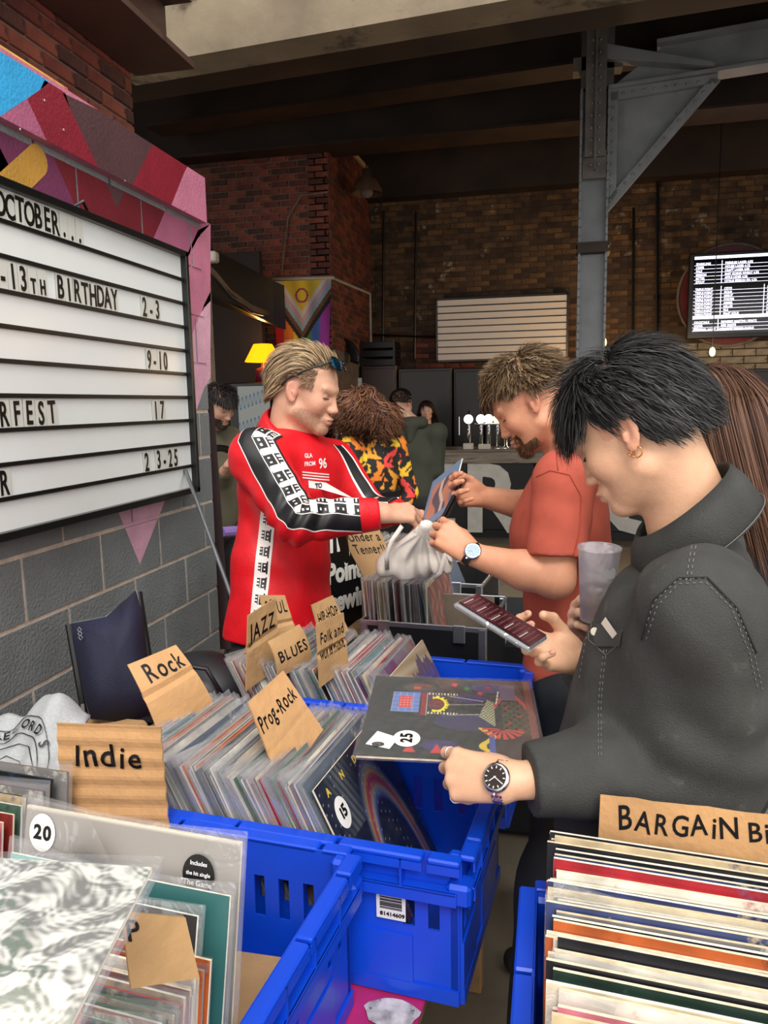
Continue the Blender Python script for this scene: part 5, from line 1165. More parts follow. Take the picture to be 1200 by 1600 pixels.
def beard_mesh(h, n, colr, ln, seed=2, zmax=-.03, mask=None, wd=.0006):
    r_ = np.random.RandomState(seed); Sh = Sdf(); h.add(Sh); n3 = n*3; th = r_.uniform(-1.9, 1.9, n3); z = r_.uniform(-.13, zmax, n3)
    O = np.stack([.16*np.sin(th), .01+.16*np.cos(th), z-.02], 1); Dd = np.stack([-np.sin(th), -np.cos(th), 0*th+.12], 1); Dd /= np.linalg.norm(Dd, axis=1)[:, None]
    Wp = Sh.hit(h.o+(O*h.sc)@h.R.T, Dd@h.R.T); D0 = Sh(Wp); e = 1e-3; G = np.stack([Sh(Wp+A(*[e*(i == j) for i in range(3)]))-D0 for j in range(3)], 1)/e; G /= np.linalg.norm(G, axis=1)[:, None]+1e-9; ok0 = np.abs(D0) < .002; Wp = Wp[ok0]; G = G[ok0]
    L_ = h.l(Wp); ax = np.abs(L_[:, 0]); lip = (ax < .024) & (np.abs(L_[:, 2]+.0715) < .0115) & (L_[:, 1] > .08)
    k = (L_[:, 2] < zmax) & (L_[:, 2] > -.13) & ~lip & (L_[:, 1] > .0) & ~((L_[:, 2] > -.058) & (L_[:, 1] > .075) & (ax < .03) & (L_[:, 2] > -.055))
    k &= ~((L_[:, 1] > .055) & (L_[:, 2] > -.05) & (ax < .05))
    if mask is not None: k &= mask(L_)
    Wp = Wp[k]; G = G[k]; n = len(Wp); dn = nrm(-h.z+h.y*.2); D = G*.6+dn*.8+r_.normal(size=(n, 3))*.3; D /= np.linalg.norm(D, axis=1)[:, None]; sdv_ = np.cross(D, G); sdv_ /= np.linalg.norm(sdv_, axis=1)[:, None]+1e-9
    ll = ln*(.5+r_.rand(n))[:, None]; V = np.stack([Wp-sdv_*wd, Wp+sdv_*wd, Wp+D*ll], 1).reshape(-1, 3); me = mesh('beard', V, np.arange(3*n).reshape(-1, 3), [M_hair])
    setcol(me, np.repeat(np.array([colr[i] for i in r_.randint(0, len(colr), n)]), 3, 0)); return me
pob('beard', beard_mesh(hr, 3000, [(.30, .17, .10), (.38, .23, .14), (.24, .14, .09)], .003, zmax=-.04, wd=.0004), person)
def brows(h, colr, par, n=260, seed=3, wd=.0007, ln=.008, z0=.017, sd_=(-1, 1)):
    r_ = np.random.RandomState(seed); V = []; 
    for e in sd_:
        t = r_.rand(n); X_ = np.stack([e*(.014+.038*t), .0925-.014*t-.5*(.02*t)**1.5*0-.006*t*t, z0+.007*np.sin(t*2.6)+r_.normal(size=n)*.0017], 1); D = np.stack([e*(.7+.2*t), -.35*t-.1, .35-.6*t], 1)+r_.normal(size=(n, 3))*.15; D *= ln
        N_ = np.tile(A(0, .3, 1), (n, 1)); s_ = np.cross(D, N_); s_ /= np.linalg.norm(s_, axis=1)[:, None]
        for q in zip(X_-s_*wd*0-N_*wd, X_+N_*wd, X_+D): V += list(q)
    V = np.array(V); Wv = h.o+(V*h.sc)@h.R.T; me = mesh('eyebrows', Wv, np.arange(len(V)).reshape(-1, 3), [M_hair]); setcol(me, np.tile(np.array(colr), (len(V), 1))); return pob('eyebrows', me, par)
brows(hr, (.20, .12, .07), person)
# sunglasses up on the head
sg = empty('sunglasses', (0, 0, 0), label='dark sunglasses with blue mirrored lenses pushed up on fair hair', cat='sunglasses')
M_sf = mat('sunglass_frame', '#14181c', .2, var=0); M_lens = mat('mirror_lens', '#16506e', .06, .85, var=0)
def G_(p): return hr.w(p)
for e in (-1, 1):
    c = G_((e*.033, .083, .098)); nz = nrm(hr.y*.75+hr.z*.7+hr.x*e*.18); M4 = frame(c, nrm(np.cross(nz, hr.z)), nrm(np.cross(nz, nrm(np.cross(nz, hr.z)))), nz)
    ln = ob('lens', (B().ball((0, 0, 0), (.027, .021, .005), n=18), [M_lens], True), sg, M4)
    pts_ = [M4 @ Vector((.029*math.cos(a), .023*math.sin(a), 0)) for a in np.linspace(0, 6.283, 25)]; ob('lens_rim', (B().tube(pts_, .0028, 6), [M_sf], True), sg)
    ob('temple_arm', (B().tube([G_((e*.062, .078, .100)), G_((e*.083, .05, .082)), G_((e*.088, .0, .046)), G_((e*.087, -.03, .020)), G_((e*.084, -.045, -.002))], [.0035, .003, .003, .003, .0035], 6), [M_sf], True), sg)
ob('bridge', (B().tube([G_((-.008, .094, .102)), G_((0, .097, .105)), G_((.008, .094, .102))], .003, 6), [M_sf], True), sg)
# legs
fR = [P(395, 985, 2.35)*A(1, 1, 0)+A(-.02, .03, 0), P(450, 985, 2.55)*A(1, 1, 0)]
pob('trousers', legs(P(437, 1020, 2.45)+A(0, 0, 0), hd, .085, M_jet, [fR[1], fR[0]]), person); shoes(person, [], hd, M_shoed)
for ft in fR:
    S2 = Sdf(); S2.cap(ft+Z*.04-hd*.03, ft+Z*.04+hd*.14, .042, .036, k=.02); S2.cuts.append((A(0, 0, .002), -Z)); pob('shoe', S2.build('shoe', M_shoed, .012), person)
# ---------- man in the salmon T-shirt ----------
person2 = empty('person', tuple(P(900, 1040, 2.15)*A(1, 1, 0)), label='man in salmon T-shirt with short beard and wavy brown hair, looking down at the bag', cat='person')
hs = Head((833, 628), 1.93, hdir(-1, 16), math.radians(35), -1, sc=.98, chin=1.1)
hd2 = hdir(-1, 20); sv2 = nrm(np.cross(hd2, Z)); nb2 = P(895, 708, 2.04)
sN, eN, wN = nb2-sv2*.175-Z*.055, P(868, 905, 1.86), P(735, 866, 1.93)
sF, eF, wF = nb2+sv2*.17-Z*.06, P(862, 800, 2.30), P(750, 775, 2.20)
S_ = Sdf(); hs.add(S_); hs.neck(S_, nb2, .056, .066); S_.cap(sN, sF, .05, k=.03); S_.cap(nb2-Z*.03, nb2-Z*.35, .06, .09, k=.04)
arm(S_, sN, eN, wN, (.052, .046, .047, .028)); arm(S_, sF, eF, wF)
WN2, RN2, tN2 = hand(S_, wN, P(688, 828, 1.96)-wN, -FWH*.9+Z*.45, 1, [(45, 70, 40), (50, 75, 45), (55, 80, 45), (55, 80, 45)], [(.036, .052, -.016), (.034, .082, -.020), (.022, .104, -.020)], sc=.98)
WF2, RF2, tF2 = hand(S_, wF, P(700, 768, 2.12)-wF, FWH*.8-Z*.3, -1, [(30, 40, 20), (32, 42, 25), (36, 46, 25), (40, 48, 25)], [(.040, .05, -.014), (.046, .080, -.016), (.036, .108, -.020)], sc=.98)
skinS = (.62, .29, .17)
def colS2(X):
    c = head_color(X, [hs], skinS, beard=.0); return c
body2 = pob('body', S_.build('body', M_skin, .0032, colS2), person2)
M_salm = mat('salmon_cotton', '#ae4f3d', .85, var=.10, scale=20, bump=.15, bscale=300)
C2 = Sdf(); R2 = np.stack([sv2, hd2, Z], 1); ch2 = nb2-Z*.22+hd2*.03; be2 = P(893, 940, 2.12); he2 = P(890, 1020, 2.12)
C2.ell(ch2, (.18, .125, .20), R2, k=.05); C2.ell(be2, (.165, .125, .2), R2, k=.06); C2.cap(he2-sv2*.04-Z*.05, he2+sv2*.04-Z*.05, .122, k=.06); C2.cap(sN, sF, .068, k=.05); C2.cap(nb2-Z*.035, ch2, .07, .12, k=.05)
for s0, e0 in ((sN, eN), (sF, eF)):
    dd = nrm(e0-s0); m_ = s0+(e0-s0)*.80; C2.cap(s0, s0+(e0-s0)*1.1, .070, .077, k=.04, cuts=((m_, nrm(dd+A(0, 0, -.0))),))
C2.disp = fold_sum(folds(.0034, 13, 9), elbow_folds(sN-Z*.12, A(.4, .2, 1), .004, .1, 80), elbow_folds(be2-Z*.05+hd2*.06, A(.3, 0, 1), .004, .15, 60)); C2.cuts.append((A(0, 0, P(905, 1050, 2.12)[2]), -Z))
tee2 = pob('salmon_t_shirt', C2.build('salmon_t_shirt', M_salm, .0045), person2)
M_salmd = mat('salmon_seam', '#a5412f', .8, var=0)
seam(C2, [(838, 745), (860, 735), (890, 742), (908, 775), (905, 830), (893, 880)], M_salmd, tee2, r=.0014, d0=1.2)
seam(C2, [(806, 862), (840, 875), (876, 880)], M_salmd, tee2, r=.001, d0=1.2)
seam(C2, [(868, 700), (872, 735)], M_salmd, tee2, r=.0012, d0=1.2)
collar(hs, nb2-Z*.002, hd2, .064, .020, M_salm, person2, drop=.02, open_=.02, name='neckband')
colr2 = [(.075, .042, .02), (.105, .062, .03), (.155, .098, .05), (.045, .025, .012), (.23, .155, .085)]; lashes(hs, person2)
def rootC(d): return ((d[:, 2] > .28) | ((d[:, 1] < -.05) & (d[:, 2] > -.30)) | ((np.abs(d[:, 0]) < .6) & (d[:, 1] > .5) & (d[:, 2] > .30)) | ((d[:, 1] < .42) & (d[:, 2] > .02) & (d[:, 1] > -.1) & (d[:, 2] > .05))) & ~((d[:, 1] > .76) & (d[:, 2] < .45))
def comb_fwd(p, d):
    t = np.stack([p[:, 0]*.4, .06+p[:, 1]*.3+0*p[:, 0], .03+0*p[:, 0]], 1); back = p[:, 1] < -.04; t[back] = np.stack([p[:, 0]*.3, -.2+0*p[:, 0], -1+0*p[:, 0]], 1)[back]*.08
    side = (np.abs(p[:, 0]) > .055) & ~back; t[side] = (np.stack([p[:, 0]*0, .02+0*p[:, 0], -.08+0*p[:, 0]], 1))[side]; fr = p[:, 1] > .06; t[fr] = np.stack([p[:, 0]*.3, .05+0*p[:, 0], -.07+0*p[:, 0]], 1)[fr]; return t
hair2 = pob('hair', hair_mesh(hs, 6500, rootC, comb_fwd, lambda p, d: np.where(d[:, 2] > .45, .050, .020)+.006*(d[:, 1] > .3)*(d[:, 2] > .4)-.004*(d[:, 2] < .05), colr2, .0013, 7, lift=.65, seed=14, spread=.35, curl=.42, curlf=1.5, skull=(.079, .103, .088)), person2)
pob('beard', beard_mesh(hs, 5200, [(.10, .045, .02), (.16, .075, .035), (.07, .03, .015)], .009, zmax=-.045, mask=lambda L_: ((np.abs(L_[:, 0]) < .034) & (L_[:, 1] > .055)) | ((np.abs(L_[:, 0]) < .06) & (L_[:, 2] < -.088) & (L_[:, 1] > .035))), person2)
brows(hs, (.10, .055, .03), person2)
ft2 = [P(890, 1040, 2.05)*A(1, 1, 0), P(930, 1040, 2.35)*A(1, 1, 0)]
M_jean = mat('dark_denim', '#1e2328', .8, var=.25, scale=30)
pob('jeans', legs(P(892, 1075, 2.12), hd2, .085, M_jean, ft2, hr=.10), person2)
def add_shoes(par, fts, fwd, m):
    for ft in fts:
        ft = np.array(ft, float); S2 = Sdf(); S2.cap(ft+Z*.04-fwd*.03, ft+Z*.04+fwd*.14, .042, .036, k=.02); S2.cuts.append((A(0, 0, .002), -Z)); pob('shoe', S2.build('shoe', m, .012), par)
add_shoes(person2, ft2, hd2, M_shoed)
# watch on his left wrist
def watch(label, W, R_, o, dial, strap, case_, face_w=.021, metal=False, y0=-.012, zoff=.026, rs=.030):
    wt = empty('wrist_watch', (0, 0, 0), label=label, cat='watch'); w_ = lambda p: W(p)
    fr = frame(w_((0, y0, zoff)), R_[:, 0], R_[:, 1], R_[:, 2]); M_c = mat('watch_case_'+case_, '#c9ccd0', .18, 1, var=0); M_d = mat('watch_dial_'+dial[1:], dial, .25, var=0, coat=.0)
    ob('case', (B().lathe([(0, -.004), (face_w*.98, -.004), (face_w*1.04, 0), (face_w*1.04, .003), (face_w*.9, .006), (face_w*.82, .006)], n=32), [M_c], True), wt, fr)
    ob('crown', (B().tube([(face_w*1.02, 0, 0), (face_w*1.2, 0, 0)], .0028, 10), [M_c]), wt, fr @ RZ(180))
    ob('dial', (B().lathe([(face_w*.82, .0055), (0, .0055)], n=32), [M_d]), wt, fr)
    for k in range(12): ob('hour_mark', (B().box((-.0007, face_w*.6, .0056), (.0007, face_w*.76, .0064)), [M_lab]), wt, fr @ RZ(30*k))
    for a, l in ((40, .5), (150, .68)): ob('hand', (B().box((-.0006, -.002, .0064), (.0006, face_w*l, .0072)), [M_lab]), wt, fr @ RZ(a))
    n = 30 if metal else 36; M_s = M_c if metal else mat('watch_strap', strap, .5, var=0)
    if metal:
        for k in range(n):
            a = 2*math.pi*k/n
            if math.cos(a) > .78: continue
            c = (math.sin(a)*.031*1.05, y0, math.cos(a)*(.023)+(zoff-.023)-.002)
            for dx, w3 in ((-.0064, .0026), (0, .0034), (.0064, .0026)):
                M4 = frame(w_(c), R_[:, 0], R_[:, 1], R_[:, 2]) @ Matrix.Rotation(a, 4, 'Y'); ob('bracelet_link', (B().cbox((-.0029, dx-w3, -.0015), (.0029, dx+w3, .0015), .0007), [M_s]), wt, M4)
    else:
        vs = []; 
        for k in range(n+1):
            a = .45+(2*math.pi-.9)*k/n
            for yy in (-.010, .010):
                for q in (0, .003): vs.append(w_((math.sin(a)*(.030+q), y0+yy, math.cos(a)*(.022+q)+(zoff-.025))))
        fs = []
        for k in range(n): a = 4*k; fs += [(a, a+4, a+6, a+2), (a+1, a+3, a+7, a+5), (a, a+1, a+5, a+4), (a+2, a+6, a+7, a+3)]
        ob('strap', mesh('strap', vs, fs, [M_s], smooth=False), wt)
    return wt
watch('steel diver watch with pale blue dial on black strap, on salmon T-shirt man', WN2, RN2, wN, '#4f7f95', '#121316', 'steel', .021, zoff=.035, y0=-.006)
# record and phone exchanged over the bag
def fn_art(u, v):
    c = np.tile(A(.16, .26, .42), (len(u), 1)); m_ = (u > .12) & (u < .88) & (v > .15) & (v < .85); c[m_] = A(.50, .22, .14); k_ = m_ & (np.abs(u-.5-.12*np.sin(v*9)) < .16); c[k_] = A(.10, .09, .12); k_ = m_ & (np.abs(u-.55-.1*np.sin(v*7)) < .05); c[k_] = A(.6, .48, .38); return c
a0, a1, a2, a3 = P(664, 838, 2.24), P(688, 822, 2.16), P(706, 757, 2.20), P(684, 764, 2.32)
zd = nrm(a3-a0); xd = nrm(a1-a0); xd = nrm(xd-zd*(xd@zd)); S7 = .178
h7 = record(frame(P(655, 830, 2.27), xd, np.cross(zd, xd), zd), 4, 1, 'small blue single sleeve with orange picture held between the two men', 'records held in hands', False, S_=S7, art=painted('singleart', S7, S7, fn_art, 40))
M_wal = mat('black_leather', '#0c0c0e', .4, var=.1)
wal = ob('wallet_phone', (B().cbox((-.038, -.006, -.075), (.038, .006, .075), .005), [M_wal]), None, frame(P(706, 786, 2.13), nrm(CR*.25+FWH), np.cross(nrm(CR*.5+Z*.85), nrm(CR*.25+FWH)), nrm(CR*.5+Z*.85)), 'black phone case held behind the small blue sleeve', 'phone')
# tote bag
M_tote = mat('off_white_cotton', '#dcd5cc', .85, var=.07, scale=30, bump=.15, bscale=250)
Bs = Sdf(); tA, tB = P(662, 822, 2.17), P(672, 835, 2.2); bc = P(640, 868, 2.27)
pts_ = [(P(610, 882, 2.30), .035), (P(640, 880, 2.32), .05), (P(668, 872, 2.28), .04), (P(690, 880, 2.25), .02)]
for p_, r_ in pts_: Bs.cap(p_, P(664+(0 if r_ > .03 else 8), 822, 2.18), r_, .007, k=.025)
for i in range(4): Bs.cap(pts_[i][0], pts_[min(3, i+1)][0], pts_[i][1], pts_[min(3, i+1)][1], k=.03)
ax_ = nrm(P(640, 880, 2.3)-P(662, 824, 2.18)); px_ = nrm(np.cross(ax_, FWH)); oB = P(662, 824, 2.18)
def bagfold(X): Y = X-oB; t = np.maximum(Y@ax_, .02); return .0065*np.sin((Y@px_)/t*16+2*np.sin(t*20))*np.clip(t*9, 0, 1)
Bs.disp = bagfold; Bs.cuts.append((P(640, 893, 2.3)-Z*.02, -Z))
tote = ob('tote_bag', Bs.build('tote_bag', M_tote, .0035), None, None, 'crumpled off-white cotton tote bag held open over the flight case', 'bag')
ob('handle_strap', (B().tube([P(628, 822, 2.2), P(612, 845, 2.2), P(604, 870, 2.22), P(605, 890, 2.25)], .0025, 6, flat=3), [M_tote], True), tote)
ob('handle_strap', (B().tube([P(690, 840, 2.18), P(696, 865, 2.18), P(688, 895, 2.2), P(678, 905, 2.22)], .0025, 6, flat=3), [M_tote], True), tote)

# ---------- man in the denim jacket ----------
person3 = empty('person', tuple(P(1000, 1290, 1.5)*A(1, 1, 0)), label='black-haired man in washed black denim jacket looking down at his phone, hand on record', cat='person')
hj = Head((982, 676), 1.165, hdir(-1, 33), math.radians(33), -1, sc=.985, nose=.965, chin=.98, brow=.8, jaw=1.03)
hd3 = hdir(-1, 25); sv3 = nrm(np.cross(hd3, Z)); nb3 = P(1078, 800, 1.24)
sN3, eN3, wN3 = nb3-sv3*.17-Z*.118-hd3*.03, P(1110, 1188, 1.19), P(792, 1222, 1.17)
sF3, eF3, wF3 = nb3+sv3*.17-Z*.10, P(1010, 1120, 1.62), P(902, 1030, 1.45)
S_ = Sdf(); hj.add(S_); hj.neck(S_, nb3, .056, .064); S_.cap(sN3, sF3, .045, k=.03); S_.cap(nb3-Z*.04, nb3-Z*.4, .055, .08, k=.04)
arm(S_, sN3, eN3, wN3, (.045, .04, .04, .027)); arm(S_, sF3, eF3, wF3, (.045, .04, .04, .027))
WN3, RN3, tN3 = hand(S_, wN3, P(694, 1206, 1.23)-wN3, Z*.55-FWH*.85, 1, [(38, 75, 45), (50, 80, 50), (58, 82, 50), (62, 80, 50)], [(.030, .05, -.022), (.026, .080, -.034), (.012, .100, -.040)], sc=1.0)
WF3, RF3, tF3 = hand(S_, wF3, P(835, 1012, 1.40)-wF3, -Z*.7+FWH*.7, -1, [(8, 35, 50), (10, 42, 55), (12, 46, 55), (15, 48, 55)], [(.042, .045, -.018), (.054, .076, -.030), (.050, .106, -.036)], sc=1.0)
skinJ = (.66, .38, .24)
body3 = pob('body', S_.build('body', M_skin, .0024, lambda X: head_color(X, [hj], skinJ, lip=(.55, .22, .18))), person3)
M_nail = mat('nail', '#c98f7c', .25, var=0); nails(body3, [t for t in tF3[:4] if t[2] is not None], M_nail)
M_den = mat('washed_black_denim', '#353634', .82, var=.25, scale=14, bump=.35, bscale=420, dirt='#4c4d4b', dscale=14, dth=.60)
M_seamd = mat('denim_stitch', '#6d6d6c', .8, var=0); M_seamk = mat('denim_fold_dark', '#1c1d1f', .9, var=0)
J = Sdf(); R3 = np.stack([sv3, hd3, Z], 1); cj = nb3-Z*.23+hd3*.03; bj = nb3-Z*.42+hd3*.05; hj_ = nb3-Z*.56+hd3*.05
J.ell(cj-Z*.035-hd3*.02, (.185, .13, .19), R3, k=.05); J.ell(bj, (.19, .15, .22), R3, k=.06); J.cap(hj_-sv3*.05, hj_+sv3*.05, .145, k=.06); J.cap(sN3, sF3, .066, k=.05); J.cap(nb3-Z*.10-hd3*.02, cj-hd3*.02, .07, .12, k=.05)
J.ell(P(985, 1010, 1.30), (.08, .045, .12), R3, k=.05); 
fN = nrm(wN3-eN3); fF = nrm(wF3-eF3)
J.cap(sN3, eN3, .082, .086, k=.08); J.cap(eN3, eN3+(wN3-eN3)*.6, .082, .066, k=.03); J.cap(eN3+(wN3-eN3)*.5, wN3, .068, .050, k=.02, cuts=((wN3-fN*.036, fN),)); J.cap(sF3, eF3, .08, .072, k=.05); J.cap(eF3, wF3, .070, .046, k=.02, cuts=((wF3-fF*.03, fF),))
J.disp = fold_sum(folds(.0042, 23, 12), elbow_folds(eN3+A(0, 0, .05)+hd3*.05, wN3-sN3, .0095, .13, 70), elbow_folds(sN3-Z*.08+hd3*.07, A(.6, -.2, 1), .0055, .12, 70), elbow_folds(cj+hd3*.12-Z*.1, A(1, 0, .4), .004, .14, 70)); J.cuts.append((A(0, 0, nb3[2]-.66), -Z))
jac = pob('denim_jacket', J.build('denim_jacket', M_den, .004), person3)
sk_ = dict(d0=.45)
for off_ in (0, 7):
    seam(J, [(1020+off_, 1240), (1012+off_, 1150), (1005+off_, 1080), (1002+off_, 1000), (1022+off_*.7, 940+off_), (1060, 905+off_), (1105-off_*.3, 903+off_), (1150-off_, 950), (1178-off_, 1020), (1192-off_, 1080)][3:], M_seamd, jac, r=.0007, dash=True, step=5, **sk_)
    seam(J, [(1085+off_*.9, 830), (1078+off_*.9, 868), (1072+off_*.9, 908)], M_seamd, jac, r=.0008, dash=True, step=5, **sk_)
    seam(J, [(935+off_*.6, 1180), (935+off_*.6, 1100), (938+off_*.6, 1060), (944+off_*.6, 1010)], M_seamd, jac, r=.0007, dash=True, step=5, **sk_)
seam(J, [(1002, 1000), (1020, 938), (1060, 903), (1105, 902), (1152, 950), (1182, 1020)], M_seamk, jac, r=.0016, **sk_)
seam(J, [(905, 1060), (915, 1000), (930, 960), (940, 925)], M_seamd, jac, r=.0008, dash=True, step=5, **sk_)
# pocket flap, badge, label
M_denf = mat('denim_flap', '#3a3b39', .82, var=.15, scale=14)
fl = patch_px(J, [(920, 970), (972, 986), (968, 1010), (930, 1010)], M_denf, jac, 'pocket_flap', off=.006, **sk_)
seam(J, [(918, 968), (920, 1000), (947, 1024), (966, 1006), (972, 985)], M_seamd, jac, r=.0009, **sk_)
patch_px(J, [(946, 964), (964, 990), (957, 998), (939, 974)], mat('patch_white', '#cfc5b8', .7, var=.05), jac, 'sewn_label', off=.008, **sk_)
hb, _ = pxhit(J, [(929, 987)], .45, .009); fb_ = frame(hb[0], CR, np.cross(-FW, CR), -FW)
bt = pob('pin_badge', B().lathe([(.0, .002), (.006, .002), (.007, 0)], n=20).me('pin_badge', [mat('badge_cream', '#c9c2b6', .4, var=0)]), jac); bt.matrix_basis = fb_
# collar standing and folded
col_ = collar(hj, nb3-Z*.022, hd3, .086, .056, M_den, person3, drop=.045, open_=.12, th=.005, tiltb=.030, n=50, stitch=M_seamd)
# hoop earrings
er = empty('earring', (0, 0, 0), label='small gold hoop earrings on the black-haired man', cat='earring')
M_gold = mat('gold', '#c98e5a', .2, 1, var=0)
for dz_, r_ in ((-.044, .0085), (-.040, .006)):
    c = hj.w((-.082, -.008+(.006 if dz_ > -.042 else 0), dz_)); ob('hoop', (B().tube([c+hj.y*r_*math.cos(a)+hj.z*r_*math.sin(a) for a in np.linspace(0, 6.283, 25)], .0011, 6), [M_gold], True), er)
# rings
for fi, (kk, ph) in enumerate(((0, .45), (3, .5))):
    nm = 'silver ring on the %s finger of the watch hand' % ('index', 'little')[fi]; kn = [(.030, .090, .002), (.010, .096, .004), (-.011, .092, .002), (-.030, .082, -.003)][kk]; a = math.radians((38, 50, 58, 62)[kk]); sp = (.12, .03, -.05, -.14)[kk]
    dv = A(math.sin(sp)*math.cos(a), math.cos(sp)*math.cos(a), -math.sin(a)); q = A(*kn)+dv*.026; x = nrm(np.cross(dv, A(1, 0, 0))); y = np.cross(dv, x); rr_ = .0102 if kk == 0 else .0090
    rg = ob('ring', (B().tube([WN3(q+(x*math.cos(t)+y*math.sin(t))*rr_) for t in np.linspace(0, 6.283, 25)], .0014, 6), [M_chrome], True), None, None, nm, 'ring')
# hair: black, longer on top, falling over the forehead and the nape
colJ = [(.010, .010, .011), (.020, .020, .021), (.035, .034, .034), (.006, .006, .007), (.06, .058, .056)]
def rootJ(d): return ((d[:, 2] > .22) | ((d[:, 1] < -.12) & (d[:, 2] > -.52)) | ((d[:, 1] < .30) & (d[:, 1] > -.2) & (d[:, 2] > .08))) & ~((d[:, 1] > .80) & (d[:, 2] < .42))
def combJ(p, d):
    n = len(p); t = np.tile(A(0, .05, -.01), (n, 1)); t[:, 0] += p[:, 0]*.5; fr = p[:, 1] > .03; t[fr] = np.stack([p[:, 0]*.25, .045+0*p[:, 0], -.09+0*p[:, 0]], 1)[fr]
    sd = (np.abs(p[:, 0]) > .055) & ~fr; t[sd] = np.stack([0*p[:, 0], -.03+0*p[:, 0], -.07+0*p[:, 0]], 1)[sd]; bk = p[:, 1] < -.03; t[bk] = np.stack([p[:, 0]*-.1, -.035-.0*p[:, 0], -.085+0*p[:, 0]], 1)[bk]; return t
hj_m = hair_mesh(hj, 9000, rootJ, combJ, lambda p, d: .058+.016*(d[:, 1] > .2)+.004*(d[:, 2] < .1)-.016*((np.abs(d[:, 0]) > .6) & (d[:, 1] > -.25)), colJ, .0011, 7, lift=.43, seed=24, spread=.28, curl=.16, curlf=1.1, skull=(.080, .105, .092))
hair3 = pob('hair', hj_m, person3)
def rootW(d): return (d[:, 2] > .75) & (d[:, 1] > -.35)
pob('flyaway_locks', hair_mesh(hj, 420, rootW, lambda p, d: np.stack([.3*np.sin(d[:, 0]*9), .5+0*p[:, 0], .35+0*p[:, 0]], 1), lambda p, d: .06+0*p[:, 0], [(.05, .048, .046), (.12, .11, .10), (.02, .02, .02)], .0010, 7, lift=.9, seed=25, spread=.5, curl=.35, droop=.05), hair3)
brows(hj, (.02, .018, .018), person3, n=320); lashes(hj, person3, '#120d0c', r=.0013)
ft3 = [P(838, 1290, 1.37)*A(1, 1, 0)-A(0, .03, 0), P(900, 1290, 1.62)*A(1, 1, 0)]
pob('trousers', legs(nb3-Z*.66+hd3*.14, hd3, .09, M_jet, ft3, hr=.115), person3); add_shoes(person3, ft3, hd3, M_shoed)
watch('silver metal watch with dark dial on the wrist of the hand on the record', WN3, RN3, wN3, '#2b2320', None, 'steel', .0215, metal=True, y0=.006, zoff=.026)
# phone in hand
ph0 = P(783, 971, 1.30); lx = nrm(P(838, 1006, 1.265)-P(727, 938, 1.335)); sx_ = nrm(FWH*.93+RH_*.38+Z*.12); sx_ = nrm(sx_-lx*(sx_@lx)); nz = np.cross(lx, sx_); nz = nz if nz[2] > 0 else -nz
Mp = frame(ph0, lx, np.cross(nz, lx), nz); phn = empty('mobile_phone', (0, 0, 0), label='phone in clear case with dark red screen, held by the denim jacket man', cat='phone')
ob('phone_body', (B().cbox((-.074, -.036, -.004), (.074, .036, .004), .003), [mat('phone_grey', '#5d5f66', .25, .7, var=0)]), phn, Mp)
ob('clear_case', (B().cbox((-.077, -.039, -.006), (.077, .039, .0045), .004), [film('case_film', fac=.2, rough=.1, gl=.5)]), phn, Mp)
def fn_scr(u, v):
    c = np.tile(A(.07, .02, .024), (len(u), 1)); c += (.03*np.sin(u*7+v*3)[:, None]*A(1, .4, .4)); r_ = (np.sin(u*95) > .55) & (v > .1) & (v < .85) & (np.sin(v*60+np.floor(u*15)*3) > -.2); c[r_] = A(.17, .08, .08); r_ = (np.sin(u*32) > .97) & (v > .1) & (v < .6); c[r_] = A(.45, .38, .38); return np.clip(c, 0, 1)
me = painted('screen', .142, .066, fn_scr, 130, rough=.1, coat=1); o = ob('screen', me, phn, Mp @ T(-.071, -.033, .0062))
# ---------- woman with long brown hair, holding a cup ----------
person4 = empty('person', tuple(P(1115, 900, 1.75)*A(1, 1, 0)), label='woman with long straight brown hair behind the denim jacket man, holding a plastic cup', cat='person')
hw = Head((1100, 668), 1.66, hdir(-1, 38), math.radians(14), -1, sc=.93)
nb4 = P(1140, 800, 1.78); sv4 = nrm(np.cross(hdir(-1, 38), Z)); S_ = Sdf(); hw.add(S_); hw.neck(S_, nb4, .045, .055); sa4, sb4 = nb4-sv4*.15-Z*.05, nb4+sv4*.15-Z*.05
w4 = P(925, 985, 1.62); e4 = P(1010, 1120, 1.9); arm(S_, sb4, e4, w4, (.042, .036, .036, .024))
W4, R4, t4 = hand(S_, w4, P(880, 930, 1.53)-w4, FWH*.8-RH_*.55, -1, [(38, 50, 25), (42, 52, 25), (46, 54, 25), (50, 55, 25)], [(.038, .05, -.018), (.046, .078, -.030), (.040, .100, -.045)], sc=.93, spread=(.16, .05, -.06, -.18))
body4 = pob('body', S_.build('body', M_skin, .0035, lambda X: head_color(X, [hw], (.66, .40, .28))), person4); nails(body4, t4[:4], M_nail)
C4 = Sdf(); C4.cap(sa4, sb4, .07, k=.05); C4.ell(nb4-Z*.25, (.16, .12, .24), np.stack([sv4, hdir(-1, 38), Z], 1), k=.05); C4.ell(nb4-Z*.5, (.16, .13, .2), np.stack([sv4, hdir(-1, 38), Z], 1), k=.06); C4.cap(sb4, e4, .06, .055, k=.04); C4.cap(e4, w4, .055, .04, k=.02, cuts=((w4-nrm(w4-e4)*.04, nrm(w4-e4)),)); C4.disp = folds(.003, 6, 10)
pob('dark_jumper', C4.build('dark_jumper', mat('dark_knit', '#232226', .9, var=.15), .008), person4)
colW = [(.07, .03, .017), (.11, .048, .026), (.045, .018, .011), (.15, .075, .045)]
def combW(p, d): t = np.stack([p[:, 0]*1.2, np.where(p[:, 1] < .0, -.03, .01), -.05+0*p[:, 0]], 1); out = p[:, 2] < .03; t[out] = A(0, -.004, -.1); return t
